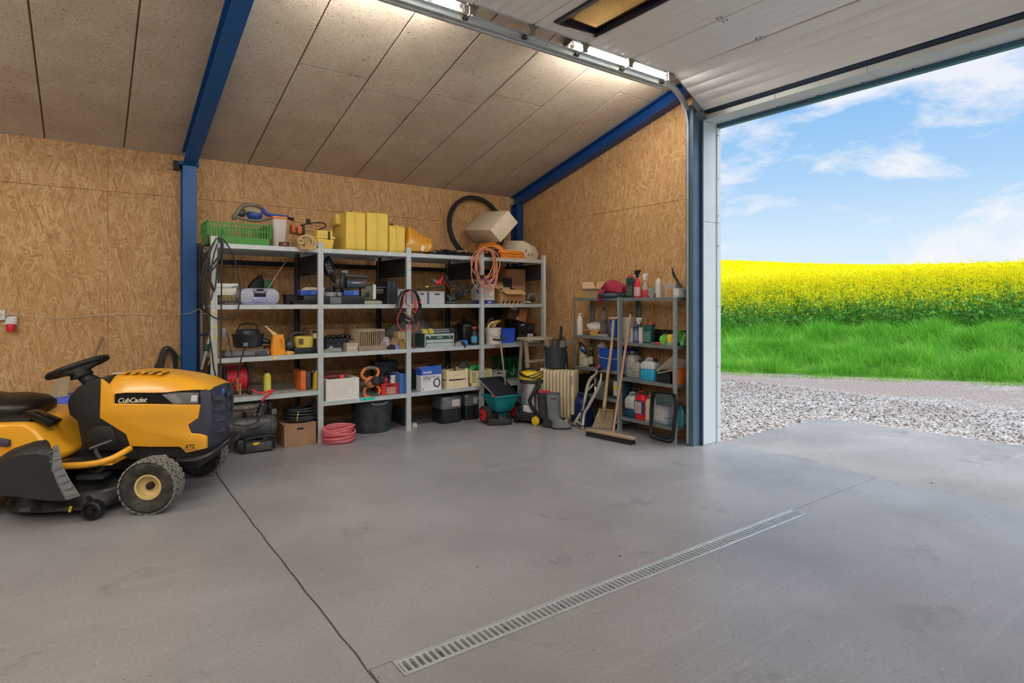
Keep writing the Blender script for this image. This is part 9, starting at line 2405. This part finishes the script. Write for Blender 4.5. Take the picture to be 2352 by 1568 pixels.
quad_board([pp(130,955, Y=6.20), pp(150,955, Y=6.20), pp(151,942, Y=6.215), pp(127,942, Y=6.215)], 0.012, 'bottom_strip', GBD)
t = thing('wooden_stick', 'weathered wooden stick leaning against the strand board wall', 'stick', (X_at(196,6.5),6.5,0.0))
g = G(); top_, low_ = pp(236,773, Y=6.80), pp(203,852, Y=6.66)
ft_ = low_ + (low_ - top_) * (low_.z / (top_.z - low_.z)) * 0.96; g.cyl(top_, ft_, 0.011,0.013,10); wpart(t, 'stick', g, mat((132,112,92),0.75,0,0.15,16), bevel=0.002)
# --- cable bundle hanging on the wall left of the column
t = thing('cable_bundle', 'bundle of dark straps and cables hanging from a wall hook left of the column', 'cable', pp(385,810, Y=6.8))
for k, pts in enumerate((((345,862),(362,835),(372,808),(380,798),(390,799),(398,810),(404,835),(402,860)),((352,864),(366,838),(374,812),(381,801),(388,801),(396,812),(400,840),(398,862)),((366,864),(370,835),(376,812),(382,803)),((372,864),(374,838),(380,814),(384,805)),((385,800),(395,803),(404,812),(411,824)))):
 wpart(t, 'strap', G().tube([pp(*p, Y=6.79 - 0.008 * k) for p in pts], (0.014,0.012,0.011,0.010,0.008)[k], 8,5), mat((48,44,44),0.6))
g = G(); a = pp(410,822, Y=6.755); g.cyl(a, a + Vector((0.012,0,-0.022)),0.012, n=10); wpart(t, 'green_plug', g, mat((40,110,84),0.4))
wpart(t, 'hook', G().cyl(pp(382,800, Y=6.83), pp(382,800, Y=6.74),0.006, n=8), STEEL)
q = random.Random(9)
for k, (px, py, s_, c_, lab) in enumerate(((1424,1277,0.008,(30,40,26), 'dry green leaf scrap on the floor near the drain'),(1268,1290,0.006,(110,70,40), 'small brown leaf scrap on the floor near the drain'),(2140,1108,0.012,(60,54,40), 'dark leaf on the concrete apron outside the door'),(1096,1303,0.006,(40,38,36), 'tiny dark chip on the floor before the shelving'))):
 g = G(); g.add([(-s_, 0,0.0),(0,-s_ * 0.6,0.003),(s_, 0,0.001),(0, s_ * 0.6,0.004),(0,0,0.007)], [(0,1,4),(1,2,4),(2,3,4),(3,0,4),(3,2,1,0)])
 p = at(px, py, Z=0); single('leaf_scrap', g, mat(c_, 0.8), lab, 'leaf', (p.x, p.y, 0.0005 if p.x < 5.1 else -0.0055), q.uniform(0,3))
